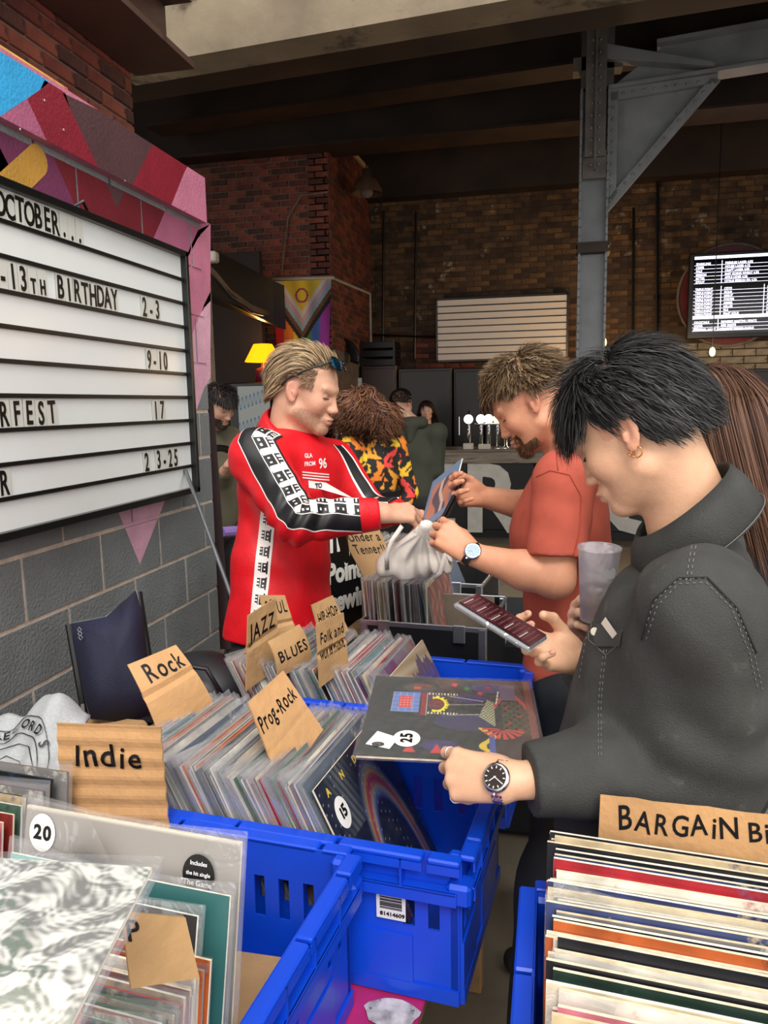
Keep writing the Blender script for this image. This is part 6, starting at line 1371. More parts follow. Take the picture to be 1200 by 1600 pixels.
pob('hair', hair_mesh(hw, 4500, lambda d: (d[:, 2] > .15) & ~((d[:, 1] > .6) & (d[:, 2] < .55)) | ((d[:, 1] < -.1) & (d[:, 2] > -.4)), combW, lambda p, d: .34+0*p[:, 0], colW, .0016, 12, lift=.12, seed=34, spread=.10, skull=(.082, .106, .092), jitter_len=.35), person4)
ft4 = [P(1100, 900, 1.75)*A(1, 1, 0), P(1150, 900, 1.9)*A(1, 1, 0)]
pob('trousers', legs(nb4-Z*.66, hdir(-1, 38), .08, M_jet, ft4), person4); add_shoes(person4, ft4, hdir(-1, 38), M_shoe)
# cup
cb_, ct_ = P(930, 968, 1.50), P(937, 855, 1.47); up_c = nrm(ct_-cb_); xx = nrm(np.cross(up_c, FWH)); Mc = frame(cb_, xx, np.cross(up_c, xx), up_c); Hc = float(np.linalg.norm(ct_-cb_))
cup = empty('plastic_cup', (0, 0, 0), label='frosted clear plastic pint cup with white round logo held by fingers beside the jacket', cat='cup')
M_cup = film('cup_plastic', tint=(.85, .83, .9), fac=.42, rough=.2, gl=.35)
ob('cup_body', (B().lathe([(0, .004), (.028, .004), (.029, 0), (.040, Hc), (.0412, Hc+.001), (.0412, Hc-.004), (.039, Hc-.004), (.0275, .006), (0, .006)], n=40), [M_cup], True), cup, Mc)
ob('drink', (B().lathe([(0, .008), (.0275, .008), (.0325, Hc*.46), (0, Hc*.46)], n=32), [film('drink_film', tint=(.75, .7, .72), fac=.35, gl=.6)], True), cup, Mc)
b = B(); b.add([(.0125*math.cos(a), .0125*math.sin(a), 0) for a in np.linspace(0, 6.283, 25)[:-1]], [tuple(range(24))]); dd = P(948, 886, 1.40); ob('round_logo', (b, [M_lab]), cup, frame(cb_+up_c*Hc*.70+nrm(-FWH+RH_*.35)*.0375, nrm(RH_+FWH*.35), up_c, nrm(-FWH+RH_*.35)))
# ---------- hand at the front left: fingertip holding the wrapped record ----------
person5 = empty('person', tuple(P(60, 1700, .52)), label='fingertip of a hand holding the silver record at the bottom left corner', cat='person')
S_ = Sdf(); tip = P(98, 1592, .487); S_.cap(tip, tip+P(70, 1720, .43)-P(98, 1592, .487), .0105, .0125, k=.004, col=3); S_.ell(tip, (.011, .011, .010), k=.003, col=3)
w5 = P(-20, 1900, .38); S_.cap(tip+P(70, 1720, .43)-P(98, 1592, .487), w5, .0125, .03, k=.01)
for i in range(4): q0 = P(20-40*i, 1760, .44-.0*i); S_.cap(w5, q0, .02, .011, k=.01); S_.cap(q0, q0+CU*.03+FW*.03, .010, .008, k=.004)
pob('body', S_.build('body', M_skin, .002, lambda X: np.tile(A(.66, .34, .24), (len(X), 1))), person5)
# ================= BACKGROUND =================
def bgperson(label, head_px, dist, hd_, tilt, nbpx, skin, cloth_m, name, sc=1., sho=.19, r=.085, arms=None, hairfn=None, bz=None, trm=None, hgt=None, colfn=None, vox=.009, bodyv=.007, side=-1):
    h = Head(head_px, dist, hd_, tilt, side, sc=sc); sv = nrm(np.cross(hd_, Z)); nb_ = P(*nbpx); p_ = empty('person', (nb_[0], nb_[1], 0), label=label, cat='person')
    a_, c_ = nb_-sv*sho-Z*.06, nb_+sv*sho-Z*.06; S_ = Sdf(); h.add(S_); h.neck(S_, nb_, .052, .06); R_ = np.stack([sv, hd_, Z], 1); C_ = Sdf()
    C_.cap(a_, c_, .07, k=.05); C_.ell(nb_-Z*.26, (.18, .125, .24), R_, k=.05); C_.ell(nb_-Z*.52, (.165, .13, .2), R_, k=.06); C_.cap(nb_-Z*.05, nb_-Z*.2, .07, .12, k=.05)
    for s0, (e, w_) in zip((a_, c_), arms):
        f_ = nrm(w_-e); arm(S_, s0, e, w_); C_.cap(s0, e, .072, .062, k=.04); C_.cap(e, w_, .060, .042, k=.02, cuts=((w_-f_*.02, f_),)); S_.cap(w_, w_+f_*.09, .028, .03, k=.02)
        for q_ in range(4): o_ = np.cross(f_, Z)*(q_-1.5)*.018; S_.cap(w_+f_*.08+o_, w_+f_*.15+o_-Z*.03, .009, .007, k=.004)
        S_.cap(w_+f_*.03, w_+f_*.08+Z*.035, .012, .009, k=.006)
    C_.disp = folds(.004, len(label), 9); C_.cuts.append((A(0, 0, nb_[2]-.66), -Z)); pob('body', S_.build('body', M_skin, bodyv, lambda X: head_color(X, [h], skin)), p_)
    pob(name, C_.build(name, cloth_m, vox, colfn), p_); fts = [A(nb_[0], nb_[1], 0)-sv*.1, A(nb_[0], nb_[1], 0)+sv*.1]
    pob('trousers', legs(nb_-Z*.62, hd_, .085, trm or M_jet, fts), p_); add_shoes(p_, fts, hd_, M_shoed); return p_, h, nb_, sv
# curly-haired woman in the flame shirt, back to us
def flames(X):
    u, v = (X-CP)@CR*9, (X-CP)@CU*9; c = np.tile(A(.012, .010, .010), (len(X), 1)); wv = .35*np.sin(v*2.6+np.floor(u)*2.1)
    fu = (u+wv) % 1-.5; lv = (v*.75+np.floor(u+wv)*.37) % 1; f_ = np.abs(fu) < .40*(1-lv)**.55*(lv > .06)+.05*np.sin(lv*20)*(lv < .8); inn = f_ & ~((np.abs(fu-.12) < .07) & (lv > .25) & (lv < .6))
    k_ = (np.floor(u+wv)*7+np.floor(v*.75+np.floor(u+wv)*.37)*3) % 4; cl = np.array([(.80, .22, .02), (.85, .50, .03), (.75, .06, .05), (.85, .35, .03)])[k_.astype(int)]; c[inn] = cl[inn]; return c
nb_ = P(585, 680, 5.3)
pF, hF, nF, svF = bgperson('woman with curly brown hair in black shirt with yellow and red flames', (548, 640), 5.3, hdir(-1, 55), .1, (583, 683, 5.3), (.6, .36, .26), mat('flame_print', (1, 1, 1), .8, attr='Col', var=0), 'flame_shirt',
    arms=((P(560, 775, 5.1), P(600, 800, 5.2)), (P(640, 770, 5.5), P(625, 800, 5.45))), colfn=flames, trm=mat('pale_jeans', '#8f8a80', .8))
colF = [(.09, .035, .02), (.14, .06, .03), (.05, .02, .012), (.2, .09, .05)]
pob('hair', hair_mesh(hF, 3800, lambda d: (d[:, 2] > .25) | (d[:, 1] < .15), lambda p, d: np.stack([p[:, 0]*9, p[:, 1]*4-.1, -.55+0*p[:, 0]], 1), lambda p, d: .25+.08*(d[:, 1] < 0), colF, .0045, 12, lift=1.2, seed=44, spread=.45, curl=.65, curlf=1.3, droop=.03), pF)
pO, hO, nO, svO = bgperson('balding man in an olive green hoodie seen from behind at the bar', (640, 634), 6.3, hdir(1, 62), .05, (650, 664, 6.3), (.5, .29, .2), mat('olive_fleece', '#33352a', .9, var=.1), 'olive_hoodie', side=1, sho=.2,
    arms=((P(590, 740, 6.4), P(600, 760, 6.6)), (P(682, 735, 6.3), P(665, 770, 6.6))))
pob('hair', hair_mesh(hO, 2500, lambda d: (d[:, 2] > -.2) & ((d[:, 1] < .1) | (d[:, 2] > .4)), lambda p, d: np.stack([p[:, 0], -1+0*p[:, 0], -.3+0*p[:, 0]], 1), lambda p, d: .012+0*p[:, 0], [(.02, .015, .012), (.05, .035, .03)], .003, 3, lift=.1, seed=45, skull=(.077, .102, .086)), pO)
So = Sdf(); So.cap(nO-svO*.08+Z*.02-hdir(1, 62)*.05, nO+svO*.08+Z*.02-hdir(1, 62)*.05, .05, k=.03); So.cap(nO-hdir(1, 62)*.08, nO-hdir(1, 62)*.10-Z*.12, .06, .03, k=.03); pob('hood', So.build('hood', mat('olive_fleece', '#33352a'), .009), pO)
pB, hB, nB, svB = bgperson('dark-haired woman with a fringe serving behind the bar', (676, 643), 9.9, nrm(A(.12, -1, 0)), .05, (668, 676, 9.95), (.66, .42, .33), mat('black_top', '#131316', .8), 'black_top',
    arms=((P(640, 720, 9.8), P(630, 740, 9.6)), (P(690, 715, 9.9), P(680, 735, 9.6))))
pob('hair', hair_mesh(hB, 2200, lambda d: ((d[:, 2] > .5) & (d[:, 1] < .75)) | ((d[:, 1] < .1) & (d[:, 2] > -.2)), lambda p, d: np.stack([p[:, 0]*.6, 0*p[:, 0], -.1+0*p[:, 0]], 1), lambda p, d: .05+.15*(d[:, 1] < .2), [(.03, .018, .015), (.06, .035, .03)], .004, 7, lift=.0, seed=46, spread=.08, droop=.1), pB)
pL, hL, nL, svL = bgperson('dark-haired bearded man in khaki shirt bending down behind the wall corner', (325, 635), 4.6, hdir(1, -35), .5, (330, 672, 4.75), (.5, .28, .19), mat('khaki_cotton', '#5c5744', .85, var=.1), 'khaki_shirt', side=1, sho=.15,
    arms=((P(345, 745, 4.7), P(352, 735, 4.6)), (P(352, 735, 5.0), P(372, 735, 5.1))))
pob('hair', hair_mesh(hL, 2600, lambda d: (d[:, 2] > .2) | ((d[:, 1] < .1) & (d[:, 2] > -.3)), comb_fwd, lambda p, d: .04+0*p[:, 0], [(.015, .012, .012), (.04, .03, .03)], .0024, 5, lift=.5, seed=47, spread=.4, curl=.3), pL)
pob('beard', beard_mesh(hL, 2500, [(.03, .02, .015), (.05, .03, .02)], .01, wd=.0012, zmax=-.045), pL)

# ---- progress flag ----
def fn_flag(u, v):
    n = len(u); st = np.array([(.62, .02, .04), (.75, .2, .02), (.75, .55, .03), (.03, .22, .06), (.05, .12, .45), (.28, .03, .35)]); c = st[np.clip((u*6).astype(int), 0, 5)]
    d_ = (1-v)+np.abs(u-.5)*1.15
    for lim, cc in ((.86, (.012, .011, .012)), (.77, (.14, .07, .035)), (.68, (.30, .42, .52)), (.59, (.55, .36, .40)), (.50, (.62, .57, .52)), (.41, (.68, .48, .03))): c = np.where((d_ < lim)[:, None], np.array(cc), c)
    r_ = np.hypot((u-.5)/.115, (v-.80)/.10); c = np.where(((r_ < 1) & (r_ > .74))[:, None], np.array((.28, .03, .10)), c); return c*(.85+.15*np.sin(u*22+v*3))[:, None]
p00, p10 = PY(424, 440, 9.30), PY(516, 438, 9.30); fw_ = float(np.linalg.norm(p10-p00)); fh_ = float(p00[2]-PY(420, 556, 9.30)[2]); me = painted('progress_flag', fw_, fh_, fn_flag, 70, rough=.8)
for v_ in me.vertices: v_.co.z = .015+.02*math.sin(v_.co.x*14)*(1-v_.co.y/fh_); v_.co.x += (v_.co.x-fw_/2)*-.12*(1-v_.co.y/fh_)
fl_ = ob('progress_flag', me, None, frame(p00-Z*fh_, nrm(p10-p00), Z, nrm(np.cross(p10-p00, Z))), 'rainbow and chevron pride flag with purple ring hanging on the brick pier', 'flag'); me.materials[0].use_backface_culling = False
# ---- second letter board on the rear wall ----
q0, q1 = PY(682, 566, 11.3), PY(887, 560, 11.3); wB = q1[0]-q0[0]; hB_ = PY(680, 467, 11.3)[2]-q0[2]
b2 = empty('letter_board', (q0[0], 11.3, q0[2]), label='blank white letter board high on the rear brick wall', cat='letter board')
ob('back_box', (B().box((0, .02, 0), (wB, .1, hB_)), [M_frame]), b2)
M_pink2 = mat('backlit_panel', '#d9cfc6', .4, var=.02)
for i in range(9): ob('panel', (B().box((.02, .0, .02+i*(hB_-.04)/9+.008), (wB-.02, .02, .02+(i+1)*(hB_-.04)/9-.008)), [M_pink2]), b2)
for i in range(1, 9): z = .02+i*(hB_-.04)/9; ob('rail', (B().box((.02, -.012, z-.008), (wB-.02, .02, z+.008)), [M_frame]), b2)
for a, c in (((0, -.02, 0), (wB, .02, .022)), ((0, -.02, hB_-.022), (wB, .02, hB_)), ((0, -.02, 0), (.022, .02, hB_)), ((wB-.022, -.02, 0), (wB, .02, hB_))): ob('frame_bar', (B().box(a, c), [M_frame]), b2)
# ---- menu screen ----
t0, t1_ = PY(1073, 530, 10.6), PY(1075, 397, 10.6); tw = 2.0; th_ = t1_[2]-t0[2]
tv = empty('menu_screen', tuple(t0), label='wall screen showing a white on black drinks menu with red line', cat='screen')
ob('casing', (B().cbox((0, 0, 0), (tw, .08, th_), .01), [M_black]), tv)
M_scr = mat('screen_black', '#050507', .15, var=0); M_lit = mat('screen_white', '#e9e9ff', .3, var=0, emit='#dfe2ff', estr=1.6); M_litr = mat('screen_red', '#ff1020', .3, var=0, emit='#ff0a18', estr=1.4)
ob('display', (B().box((.05, -.004, .06), (tw-.05, 0, th_-.04)), [M_scr]), tv)
b = B(); lh = .030; z = th_-.10
def ln_(x0, x1, z_, h_=.008): b.box((x0, -.007, z_), (x1, -.004, z_+h_))
ln_(.06, tw-.08, z+.025, .035); zt = z
for grp_, n_, cols_ in ((0, 6, (.07, .40)), (1, 8, (.07, .40, .90)), (2, 3, (.07, .38))):
    zs = z
    for i in range(n_): z -= .044; ln_(.06, tw-.08, z-.008, .004)
    for x in cols_[1:]: b.box((x-.02, -.007, z-.008), (x-.012, -.004, zs))
    z -= .045; 
    if grp_ == 1: ln_(.06, tw-.08, z, .035); z -= .01
ob('menu_rules', (b, [M_lit]), tv)
rows_ = [('SPARKLING', 'PREMIUM LAGER 4.5%'), ('CIDER', 'HOUSE LAGER 4.1%'), ('PALE', 'CRAFT LAGER 4.8%'), ('SESSION', 'EASY GOING WHEAT 4.3%'), ('BITTER', 'APPLE CIDER 4.5%'), ('STOUT', 'CITRUS SESSION IPA 4.2%')]
z = zt
for i, (a_, c_) in enumerate(rows_): z -= .044; [ob('menu_text', text(t_, .026, M_lit, 0, .0012, .9), tv, T(t0[0]+x, t0[1]-.006, t0[2]+z) @ RX(90)) for t_, x in ((a_, .08), (c_, .42))]
z -= .045
for i in range(8): z -= .044; [ob('menu_text', text(t_, .026, M_lit, 0, .0012, .9), tv, T(t0[0]+x, t0[1]-.006, t0[2]+z) @ RX(90)) for t_, x in (('TRIPLE POINT', .08), (['CRYO', 'GOLD', 'DEBUT', 'PORTER', 'AMBER', 'HELLES', 'PILS', 'FRUIT SOUR'][i], .42), (['SESSIONAL PALE 4.1%', 'HAZY PALE 4.6%', 'GOLD PALE 4.0%', 'PORTER 4.4%', 'AMBER ALE 4.5%', 'HELLES 4.8%', 'PILSNER 4.9%', 'RASPBERRY 4.6%'][i], .92))]
z -= .055
for i in range(3): z -= .044; [ob('menu_text', text(t_, .026, M_lit, 0, .0012, .9), tv, T(t0[0]+x, t0[1]-.006, t0[2]+z) @ RX(90)) for t_, x in ((['COCKTAILS', 'WINES', 'SPIRITS'][i], .08), (['ESPRESSO MARTINI / SPRITZ', 'RED WHITE', 'GIN RUM VODKA'][i], .40))]
ob('menu_text', text('PLEASE ASK ABOUT AVAILABILITY AND ALLERGENS', .024, M_lit, 0, .001, .9), tv, T(t0[0]+.07, t0[1]-.006, t0[2]+.10) @ RX(90))
ob('menu_text', text('VANILLA CREAM', .04, M_litr, 0, .0015, .9), tv, T(t0[0]+1.02, t0[1]-.006, t0[2]+.12) @ RX(90)); ob('menu_text', text('SOUR 4.2%', .03, M_litr, 0, .001, .9), tv, T(t0[0]+1.02, t0[1]-.006, t0[2]+.075) @ RX(90))
for o in tv.children:
    if o.name.startswith('menu_text'): o.matrix_parent_inverse = Matrix.Translation(tuple(-t0))
# round red sign behind the screen
rd = PY(1140, 462, 10.95); rs_ = empty('round_wall_sign', tuple(rd), label='round dark red wall sign with pale rim behind the menu screen', cat='sign')
ob('disc', (B().lathe([(0, 0), (.62, 0), (.62, .04), (0, .04)], n=40, M=RX(90)), [mat('sign_red', '#5a1015', .5)]), rs_); ob('rim', (B().tube([(.64*math.cos(a), -.04, .64*math.sin(a)) for a in np.linspace(0, 6.283, 41)], .02, 6), [M_jo], True), rs_)
# ---- bar taps, glasses, cups ----
def tapfont(u, lab, lens=0, y=9.45):
    p = PY(u, 706, y); t = empty('beer_tap', (p[0], y, 1.08), label=lab, cat='beer tap', group=None)
    ob('column', (B().lathe([(.05, 0), (.05, .02), (.025, .03), (.022, .30), (.028, .33), (0, .34)], n=14), [M_chrome], True), t)
    ob('spout', (B().tube([(0, -.02, .28), (0, -.09, .27), (0, -.10, .20)], .010, 8), [M_chrome], True), t); ob('tap_handle', (B().tube([(0, -.04, .30), (.01, -.06, .46)], [.009, .014], 8), [M_black], True), t)
    if lens: ob('round_badge', (B().lathe([(0, .012), (.055, .012), (.055, 0)], n=24, M=T(0, -.06, .36) @ RX(90)), [mat('lit_badge_%d' % lens, '#f4efe2', .3, var=0, emit=['#fff8e6', '#fff8e6', '#e6f0a0'][lens-1], estr=2.5)]), t)
for i, (u, k) in enumerate(((733, 1), (752, 2), (764, 1), (778, 3), (790, 0))): tapfont(u, ['leftmost tall chrome beer tap with pale badge on the bar', 'second beer tap from the left with lit round badge', 'third beer tap with lit white badge', 'fourth beer tap with yellowish lit badge', 'beer tap nearest the salmon man, without badge'][i], k)
ob('tap_pipe_rail', (B().tube([PY(742, 662, 9.45)*A(1, 1, 0)+A(0, 0, 1.38), PY(795, 662, 9.45)*A(1, 1, 0)+A(0, 0, 1.38)], .022, 8), [M_chrome], True), None, None, 'horizontal chrome pipe joining the beer taps', 'pipe')
for i, (u, w_, h_) in enumerate(((732, .12, .07), (757, .14, .06))): p = PY(u, 704, 9.32); ob('card_box', (B().cbox((-w_/2, 0, 0), (w_/2, .08, h_), .004), [M_white]), None, T(p[0], 9.27, 1.082), ['small white box on the bar below the first tap', 'wider low white box on the bar'][i], 'box')
p = PY(800, 704, 9.3); ob('spirit_measure', (B().lathe([(.02, 0), (.03, .005), (.008, .06), (.03, .12), (.028, .12), (0, .06)], n=14), [M_chrome], True), None, T(p[0], 9.3, 1.082), 'small metal measure standing on the bar by the taps', 'measure')
def cupstack(u, n, y, z0, lab, r=.045):
    p = PY(u, 700, y); k = empty('cup_stack', (p[0], y, z0), label=lab, cat='cups', group=None)
    for i in range(n): ob('cup', _cup, k, T(0, 0, i*.030)) if 0 else ob('cup', _cup, k).__setattr__('location', (0, 0, i*.030))
M_cl = mat('clear_cup_plastic', '#cfcfca', .25, var=.05, alpha=.75)
_cup = B().lathe([(0, 0), (.030, 0), (.045, .14), (.047, .142)], n=14).me('cup', [M_cl], True)
for i, (u, n) in enumerate(((1170, 13), (1186, 11))): cupstack(u, n, 9.5, 1.082, ['taller stack of clear plastic cups at right end of bar', 'shorter stack of clear plastic cups at right end of bar'][i])
cupstack(524, 9, 9.42, 1.082, 'stack of plastic cups on the bar left of the curly-haired woman')
p = PY(1198, 664, 10.2); ob('round_bar_lamp', (B().ball((0, 0, 0), .06, n=14), [mat('lamp_white', '#ffffff', .3, var=0, emit='#fff4e0', estr=3)], True), None, T(*p), 'small round lit lamp behind the cup stacks', 'lamp')
for i, u in enumerate((508, 512, 517, 534)): tapfont(u, ['chrome tap behind the red-shirted man, %s' % w_ for w_ in ('first', 'second', 'third', 'fourth beside the cups')][i], 0, 9.5+.02*i)
# green P sign on the first cabinet
p = PY(554, 602, 10.57); sg_ = ob('parking_style_sign', (B().box((-.1, 0, -.1), (.1, .01, .1)), [M_lab]), None, T(p[0], 10.585, p[2]), 'white square sign with green letter P on the cabinet', 'sign')
o = ob('sign_letter', text('P', .12, mat('sign_green', '#2c8a1e', .5, var=0), .002, .006), sg_); o.matrix_local = T(-.045, -.003, -.06) @ RX(90)
# ---- left background: black partition, ledge, post, cables, lamp, picture ----
b = B(); b.box((-4.6, 8.6, 0), (-3.3, 8.7, 3.4)); ob('partition_panel', (b, [mat('black_partition', '#1c0f0b', .7, var=.2)]), None, None, 'tall black partition panel beside the pride flag', 'partition')
a_, c_ = PX(310, 375, -3.05), PY(420, 445, 8.5); d2 = nrm(A(c_[0]-a_[0], c_[1]-a_[1], 0))
b = B(); a_ = P(300, 372, 6.0); c_ = P(430, 440, 8.6); b.hexa([a_-Z*.38, c_-Z*.5, c_-Z*.5+A(.0, .3, 0), a_-Z*.38+A(-.2, .3, 0), a_, c_, c_+A(0, .3, 0), a_+A(-.2, .3, 0)]); ob('black_duct', (b, [M_black]), None, None, 'long black boxed duct running back above the cables', 'duct')
b = B(); p = P(326, 620, 6.2); b.cbox((p[0]-.05, p[1]-.05, 0), (p[0]+.05, p[1]+.05, P(322, 395, 6.2)[2]), .01); ob('timber_post', (b, [mat('pale_timber', '#8d7d72', .7, var=.3, dirt='#4c3e36', dscale=4)]), None, None, 'worn pale timber post just past the wall corner', 'post')
M_cab = mat('cable_brown', '#6e5848', .6, var=.2); M_cabk = mat('cable_black', '#0c0c0d', .4)
for i in range(4):
    pts_ = [P(308, 398+i*5, 5.6), P(335, 425+i*3, 5.9), P(360, 455+(i % 2)*9, 6.3), P(392, 478+i*3, 7.0), P(420, 488+i*2, 8.4)]
    ob('hanging_cable', (B().tube(pts_, .014, 6), [M_cab if i < 3 else M_cabk], True), None, None, ['topmost', 'second', 'third', 'lowest'][i]+' sagging cable running from wall corner to the flag', 'cable')
ob('cable_bracket', (B().cbox((-.05, -.04, -.04), (.05, .04, .04), .012), [mat('dirty_white_plastic', '#a79c8e', .6)]), None, T(*P(330, 402, 5.7)), 'dirty white cable junction box by the wall corner', 'box')
lp_ = PY(413, 598, 8.2); lamp = empty('table_lamp', tuple(lp_), label='lit table lamp with glowing yellow pleated shade and maroon base', cat='lamp')
ob('lamp_base', (B().lathe([(0, 0), (.10, 0), (.085, .10), (.09, .15), (.03, .17), (.02, .22), (0, .22)], n=16), [mat('maroon_ceramic', '#6a1f30', .3)], True), lamp)
M_shade = mat('glowing_shade', '#ffb000', .7, var=0, emit='#ff9a08', estr=1.7)
n = 36; vs = []; 
for k in range(n): a = 2*math.pi*k/n; q_ = 1+.04*(k % 2); vs += [(.20*q_*math.cos(a), .20*q_*math.sin(a), .23), (.10*q_*math.cos(a), .10*q_*math.sin(a), .42)]
ob('lamp_shade', mesh('lamp_shade', vs, [(2*k, 2*((k+1) % n), 2*((k+1) % n)+1, 2*k+1) for k in range(n)], [M_shade]), lamp)
li = bpy.data.lights.new('lamp_bulb', 'POINT'); li.energy = 6; li.color = (1, .5, .15); li.shadow_soft_size = .05; o = bpy.data.objects.new('lamp_bulb', li); COL.objects.link(o); o.parent = lamp; o.location = (0, 0, .50)
tb_ = ob('lamp_cabinet', (B().cbox((-.35, -.2, 0), (.35, .3, lp_[2]), .01), [M_black]), None, T(lp_[0], lp_[1], 0), 'black cabinet under the yellow table lamp', 'cabinet')
g0_ = PY(372, 604, 7.9); gw, gh = .36, .52
def fn_sq(u, v):
    c = np.tile(A(.42, .44, .42), (len(u), 1))
    for k0 in (.72, .22):
        t = u*9+v*0; yy = k0+.22*u-.1; cyc = .11*np.sin(u*2*math.pi*8); d_ = np.abs(v-yy-cyc); d2_ = np.abs(v-yy-.11*np.sin(u*2*math.pi*8+1.2)); m_ = (np.minimum(d_, d2_) < .022); c[m_] = A(.06, .2, .36)
    return c
pic = ob('artwork_board', (B().box((0, .003, 0), (gw, .02, gh)), [M_white]), None, T(g0_[0], 7.88, g0_[2]-gh+.0), 'pale board painted with blue looping scribbles behind the red-shirted man', 'artwork'); o = ob('scribble_print', painted('scribble', gw, gh, fn_sq, 110, rough=.6), pic); o.matrix_local = RX(90)
ob('panel_stand', (B().cbox((-.05, 0, 0), (gw+.05, .25, g0_[2]-gh), .01), [M_black]), None, T(g0_[0], 7.87, 0), 'black stand below the scribble-painted panel', 'stand')
# floor fan / round guard and pipes
fp = PY(418, 575, 8.9); ob('round_fan_guard', (B().tube([fp+A(.28*math.cos(a), 0, .28*math.sin(a)) for a in np.linspace(0, 6.283, 33)], .012, 6).lathe([(0, .02), (.27, .0)], c=tuple(fp), n=24, M=RX(90)).tube([fp-Z*.27, A(fp[0], fp[1], 0)], .02, 6), [mat('dark_copper', '#2e1813', .35, .4)], True), None, None, 'dark round copper fan guard behind the table lamp', 'fan')
ob('white_conduit', (B().tube([PY(425, 436, 9.3), PY(520, 434, 9.3)], .022, 6).tube([PY(520, 434, 9.3), A(BXL+.03, 9.36, PY(520, 434, 9.3)[2]), A(BXL+.03, 11.3, 3.25), A(BXL+.03, 11.3, 2.35)], .022, 6), [mat('conduit_white', '#aaa59b', .5)], True), None, None, 'pale conduit pipe above the flag running round the pier', 'pipe')
ob('wall_cable', (B().tube([PY(440, 430, 9.28), PY(450, 340, 9.28), PY(470, 305, 9.28), PY(512, 300, 9.28)], .012, 6), [M_jo], True), None, None, 'thin looping grey cable on the brick pier', 'cable')
# amplifier rack and coiled hose above the left cabinet
rk = PY(590, 552, 10.7); r0 = empty('amplifier_rack', (rk[0]-.25, 10.7, 2.175), label='black open equipment rack on top of the leftmost cabinet', cat='rack')
for z in (0, .12, .24): ob('unit', (B().cbox((0, 0, z), (.5, .4, z+.09), .005), [M_black]), r0)
for x in (0, .47): ob('upright', (B().box((x, -.01, 0), (x+.03, .02, .36)), [M_black]), r0)
hs_ = PY(520, 560, 9.9)
for i in range(5): ob('coiled_hose', (B().tube([hs_+A((.34-.03*i)*math.cos(a), .04*i, (.28-.03*i)*math.sin(a)) for a in np.linspace(-.3, 3.4, 24)], .022, 6), [M_cabk], True), None, None, '%s loop of black hose behind the sunglasses man' % ['outermost', 'second', 'middle', 'fourth', 'innermost'][i], 'hose')
# pendant lamp
pp = PY(573, 290, 9.9); pl_ = empty('pendant_lamp', tuple(pp), label='unlit brown industrial pendant lamp hanging from the roof', cat='lamp')
M_pend = mat('rusty_enamel', '#5b4330', .6, var=.3)
ob('shade', (B().lathe([(.20, -.10), (.19, -.04), (.13, .06), (.06, .10), (.05, .2), (0, .2)], n=24), [M_pend], True), pl_); ob('flex', (B().tube([(0, 0, .2), (0, 0, 5.4-pp[2])], .008, 6), [M_cabk]), pl_); ob('glass', (B().ball((0, 0, -.08), (.08, .08, .07), n=12), [M_jo], True), pl_)
ob('roof_strip', (B().tube([PY(546, 232, 9.6), PY(572, 262, 10.2)], .03, 6), [mat('pale_strip', '#a08562', .5)]), None, None, 'short pale strip fixing beside the pendant lamp', 'fixing')  # plain pale tan tube, no emission
# bare bulb by the post with warm light
bp_ = P(943, 535, 9.0); bu = empty('bare_bulb', tuple(bp_), label='glowing bare bulb hanging beside the steel post', cat='lamp')
ob('bulb', (B().ball((0, 0, 0), (.035, .035, .055), n=12), [mat('bulb_glow', '#ffd890', .3, var=0, emit='#ffc060', estr=12)], True), bu); ob('flex', (B().tube([(0, 0, .05), (0, 0, 5.4-bp_[2])], .006, 6), [M_cabk]), bu)
li = bpy.data.lights.new('warm_bulb', 'POINT'); li.energy = 42; li.color = (1, .62, .28); li.shadow_soft_size = .05; o = bpy.data.objects.new('warm_bulb', li); COL.objects.link(o); o.parent = bu; o.location = (0, .12, 0)
for x, y, z, e in ((1.9, 10.2, 2.2, 20), (4.4, 10.2, 2.8, 25)):   # unseen bulbs added to warm the rear wall and bar
    bb = empty('bare_bulb', (x, y, z), label='unseen warm bulb added over the bar, %s' % {1.9: 'behind the long-haired woman', 4.4: 'beyond the right edge of view'}[x], cat='lamp')
    ob('bulb', (B().ball((0, 0, 0), (.035, .035, .055), n=10), [mat('bulb_glow', '#ffd890')], True), bb); ob('flex', (B().tube([(0, 0, .05), (0, 0, 5.4-z)], .006, 6), [M_cabk]), bb)
    li = bpy.data.lights.new('added_bar_bulb', 'POINT'); li.energy = e; li.color = (1, .66, .36); li.shadow_soft_size = .05; o = bpy.data.objects.new('added_bar_bulb', li); COL.objects.link(o); o.parent = bb; o.location = (0, -.1, 0)
# pipes on the rear wall
for i, (u, v0, v1) in enumerate(((600, 330, 560), (650, 330, 560), (990, 325, 560), (1028, 240, 560))):
    ob('wall_pipe', (B().tube([PY(u, v0, 11.42), PY(u-2, v1, 11.42)], .02, 6), [M_cabk]), None, None, 'dark vertical pipe on the rear brick wall, %s from the left' % ordn(i+1), 'pipe')
ob('wall_pipe', (B().tube([PY(580, 523, 11.4), PY(680, 527, 11.4)], .015, 6), [M_cabk]), None, None, 'thin horizontal dark pipe left of the blank letter board', 'pipe')
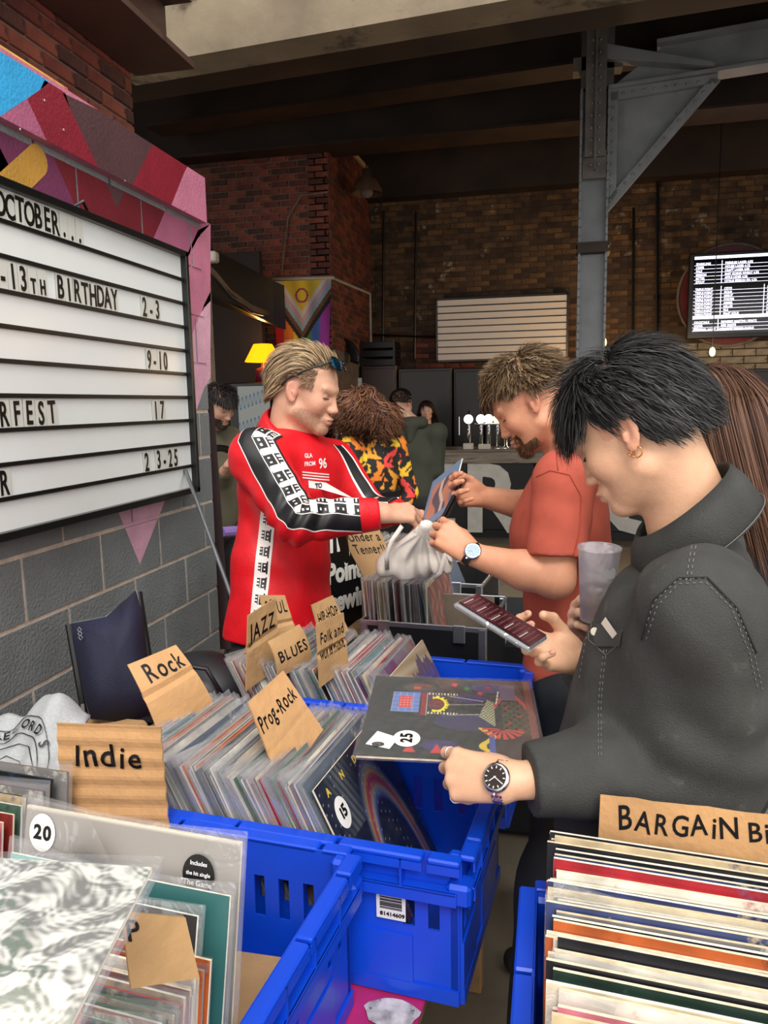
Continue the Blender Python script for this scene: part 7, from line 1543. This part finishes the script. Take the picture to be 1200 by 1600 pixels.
# sandwich board with serif lettering
sb = empty('sandwich_board', tuple(PY(550, 1000, 3.35)*A(1, 1, 0)), label='black folding sign board with white lettering behind the red-shirted man', cat='sign')
o0, o1, o2 = P(500, 830, 3.3), P(600, 790, 3.6), P(500, 985, 3.2); xd = nrm(A(o1[0]-o0[0], o1[1]-o0[1], 0)); nn_ = np.cross(xd, Z); Msb = frame(P(497, 840, 3.3)-Z*.78, xd, -nn_*1, Z)
def sbo(name, me): o = ob(name, me, None, Msb if False else None); return o
Mx = frame(P(497, 840, 3.3)-Z*.85, xd, np.cross(Z, xd), Z)
ob('front_panel', (B().cbox((-.1, 0, 0), (.55, .02, 1.0), .004), [M_black]), sb, Mx); ob('back_panel', (B().cbox((-.1, .25, -.02), (.55, .27, .9), .004), [M_black]), sb, Mx)
M_bw = mat('board_white', '#e6e4de', .6, var=0)
for i, t_ in enumerate(('Triple', 'Point', 'Brewing')): ob('board_lettering', text(t_, .088, M_bw, .001, .005, .82, shear=0), sb, Mx @ T((.045, .045, -.0)[i], -.002, (.775, .635, .505)[i]) @ RX(90))
for o in sb.children: o.matrix_parent_inverse = Matrix.Translation(tuple(-sb.location))
# stacked board behind the wall corner and wheel
ob('leaning_board', (B().hexa([P(330, 900, 4.05)-Z*.4, P(356, 900, 4.05)-Z*.4, P(356, 900, 4.15)-Z*.4, P(330, 900, 4.15)-Z*.4, P(320, 628, 4.05), P(334, 632, 4.05), P(334, 632, 4.15), P(320, 628, 4.15)]), [mat('dark_maroon_board', '#2a1a1c', .4)]), None, None, 'dark maroon board leaning behind the wall corner', 'board')
tp_ = P(345, 770, 4.3); ob('bicycle_tyre', (B().tube([tp_+A(.04*math.cos(a)*2, .20*math.cos(a), .25*math.sin(a)) for a in np.linspace(0, 6.283, 33)], .02, 8), [M_cabk], True), None, None, 'black tyre behind the wall corner', 'tyre')
ob('purple_roll', (B().tube([P(345, 832, 4.1), P(368, 830, 4.2)], .03, 10), [mat('purple_cloth', '#8b6fb0', .7)]), None, None, 'small purple roll beside the black tyre', 'roll')
# painted splashes and rafters: fascia clutter above the block wall
ob('ledge_pipe', (B().tube([A(-1.95, 1.2, 2.76), A(-1.9, 3.75, 2.78)], .02, 8).tube([A(-1.9, 3.75, 2.78), A(-1.9, 3.8, 2.80)], .035, 8), [M_brown]), None, None, 'old brown pipe lying along the top of the block wall', 'pipe')
for i in range(3): ob('ledge_cable', (B().tube([A(-2.1+.03*i, 1.4, 2.86+.03*i), A(-2.08, 2.2, 2.92+.02*i), A(-2.05, 3.0, 2.84+.04*i), A(-1.9, 3.65, 2.79)], .008, 6), [M_jo], True), None, None, '%s grey cable above the mural wall' % ['lowest', 'middle', 'highest'][i], 'cable')
b = B(); b.cbox((-1.76, 2.02, 2.737), (-1.70, 2.62, 2.775), .003); ob('painted_plank', (b, [mat('orange_plank', '#c9a24a', .6, var=.2, dirt='#b0402a', dscale=7, dth=.52)]), None, None, 'yellow and red painted plank lying on top of the mural wall', 'plank')
# black cloth table behind the stall at right
ob('cloth_covered_table', (B().cbox((-.35, -.3, 0), (.5, .35, .78), .03), [mat('black_cloth', '#0c0d13', .9, var=.2)]), None, T(.02, 3.05, 0), 'low table under a dark navy cloth behind the flight case', 'table')
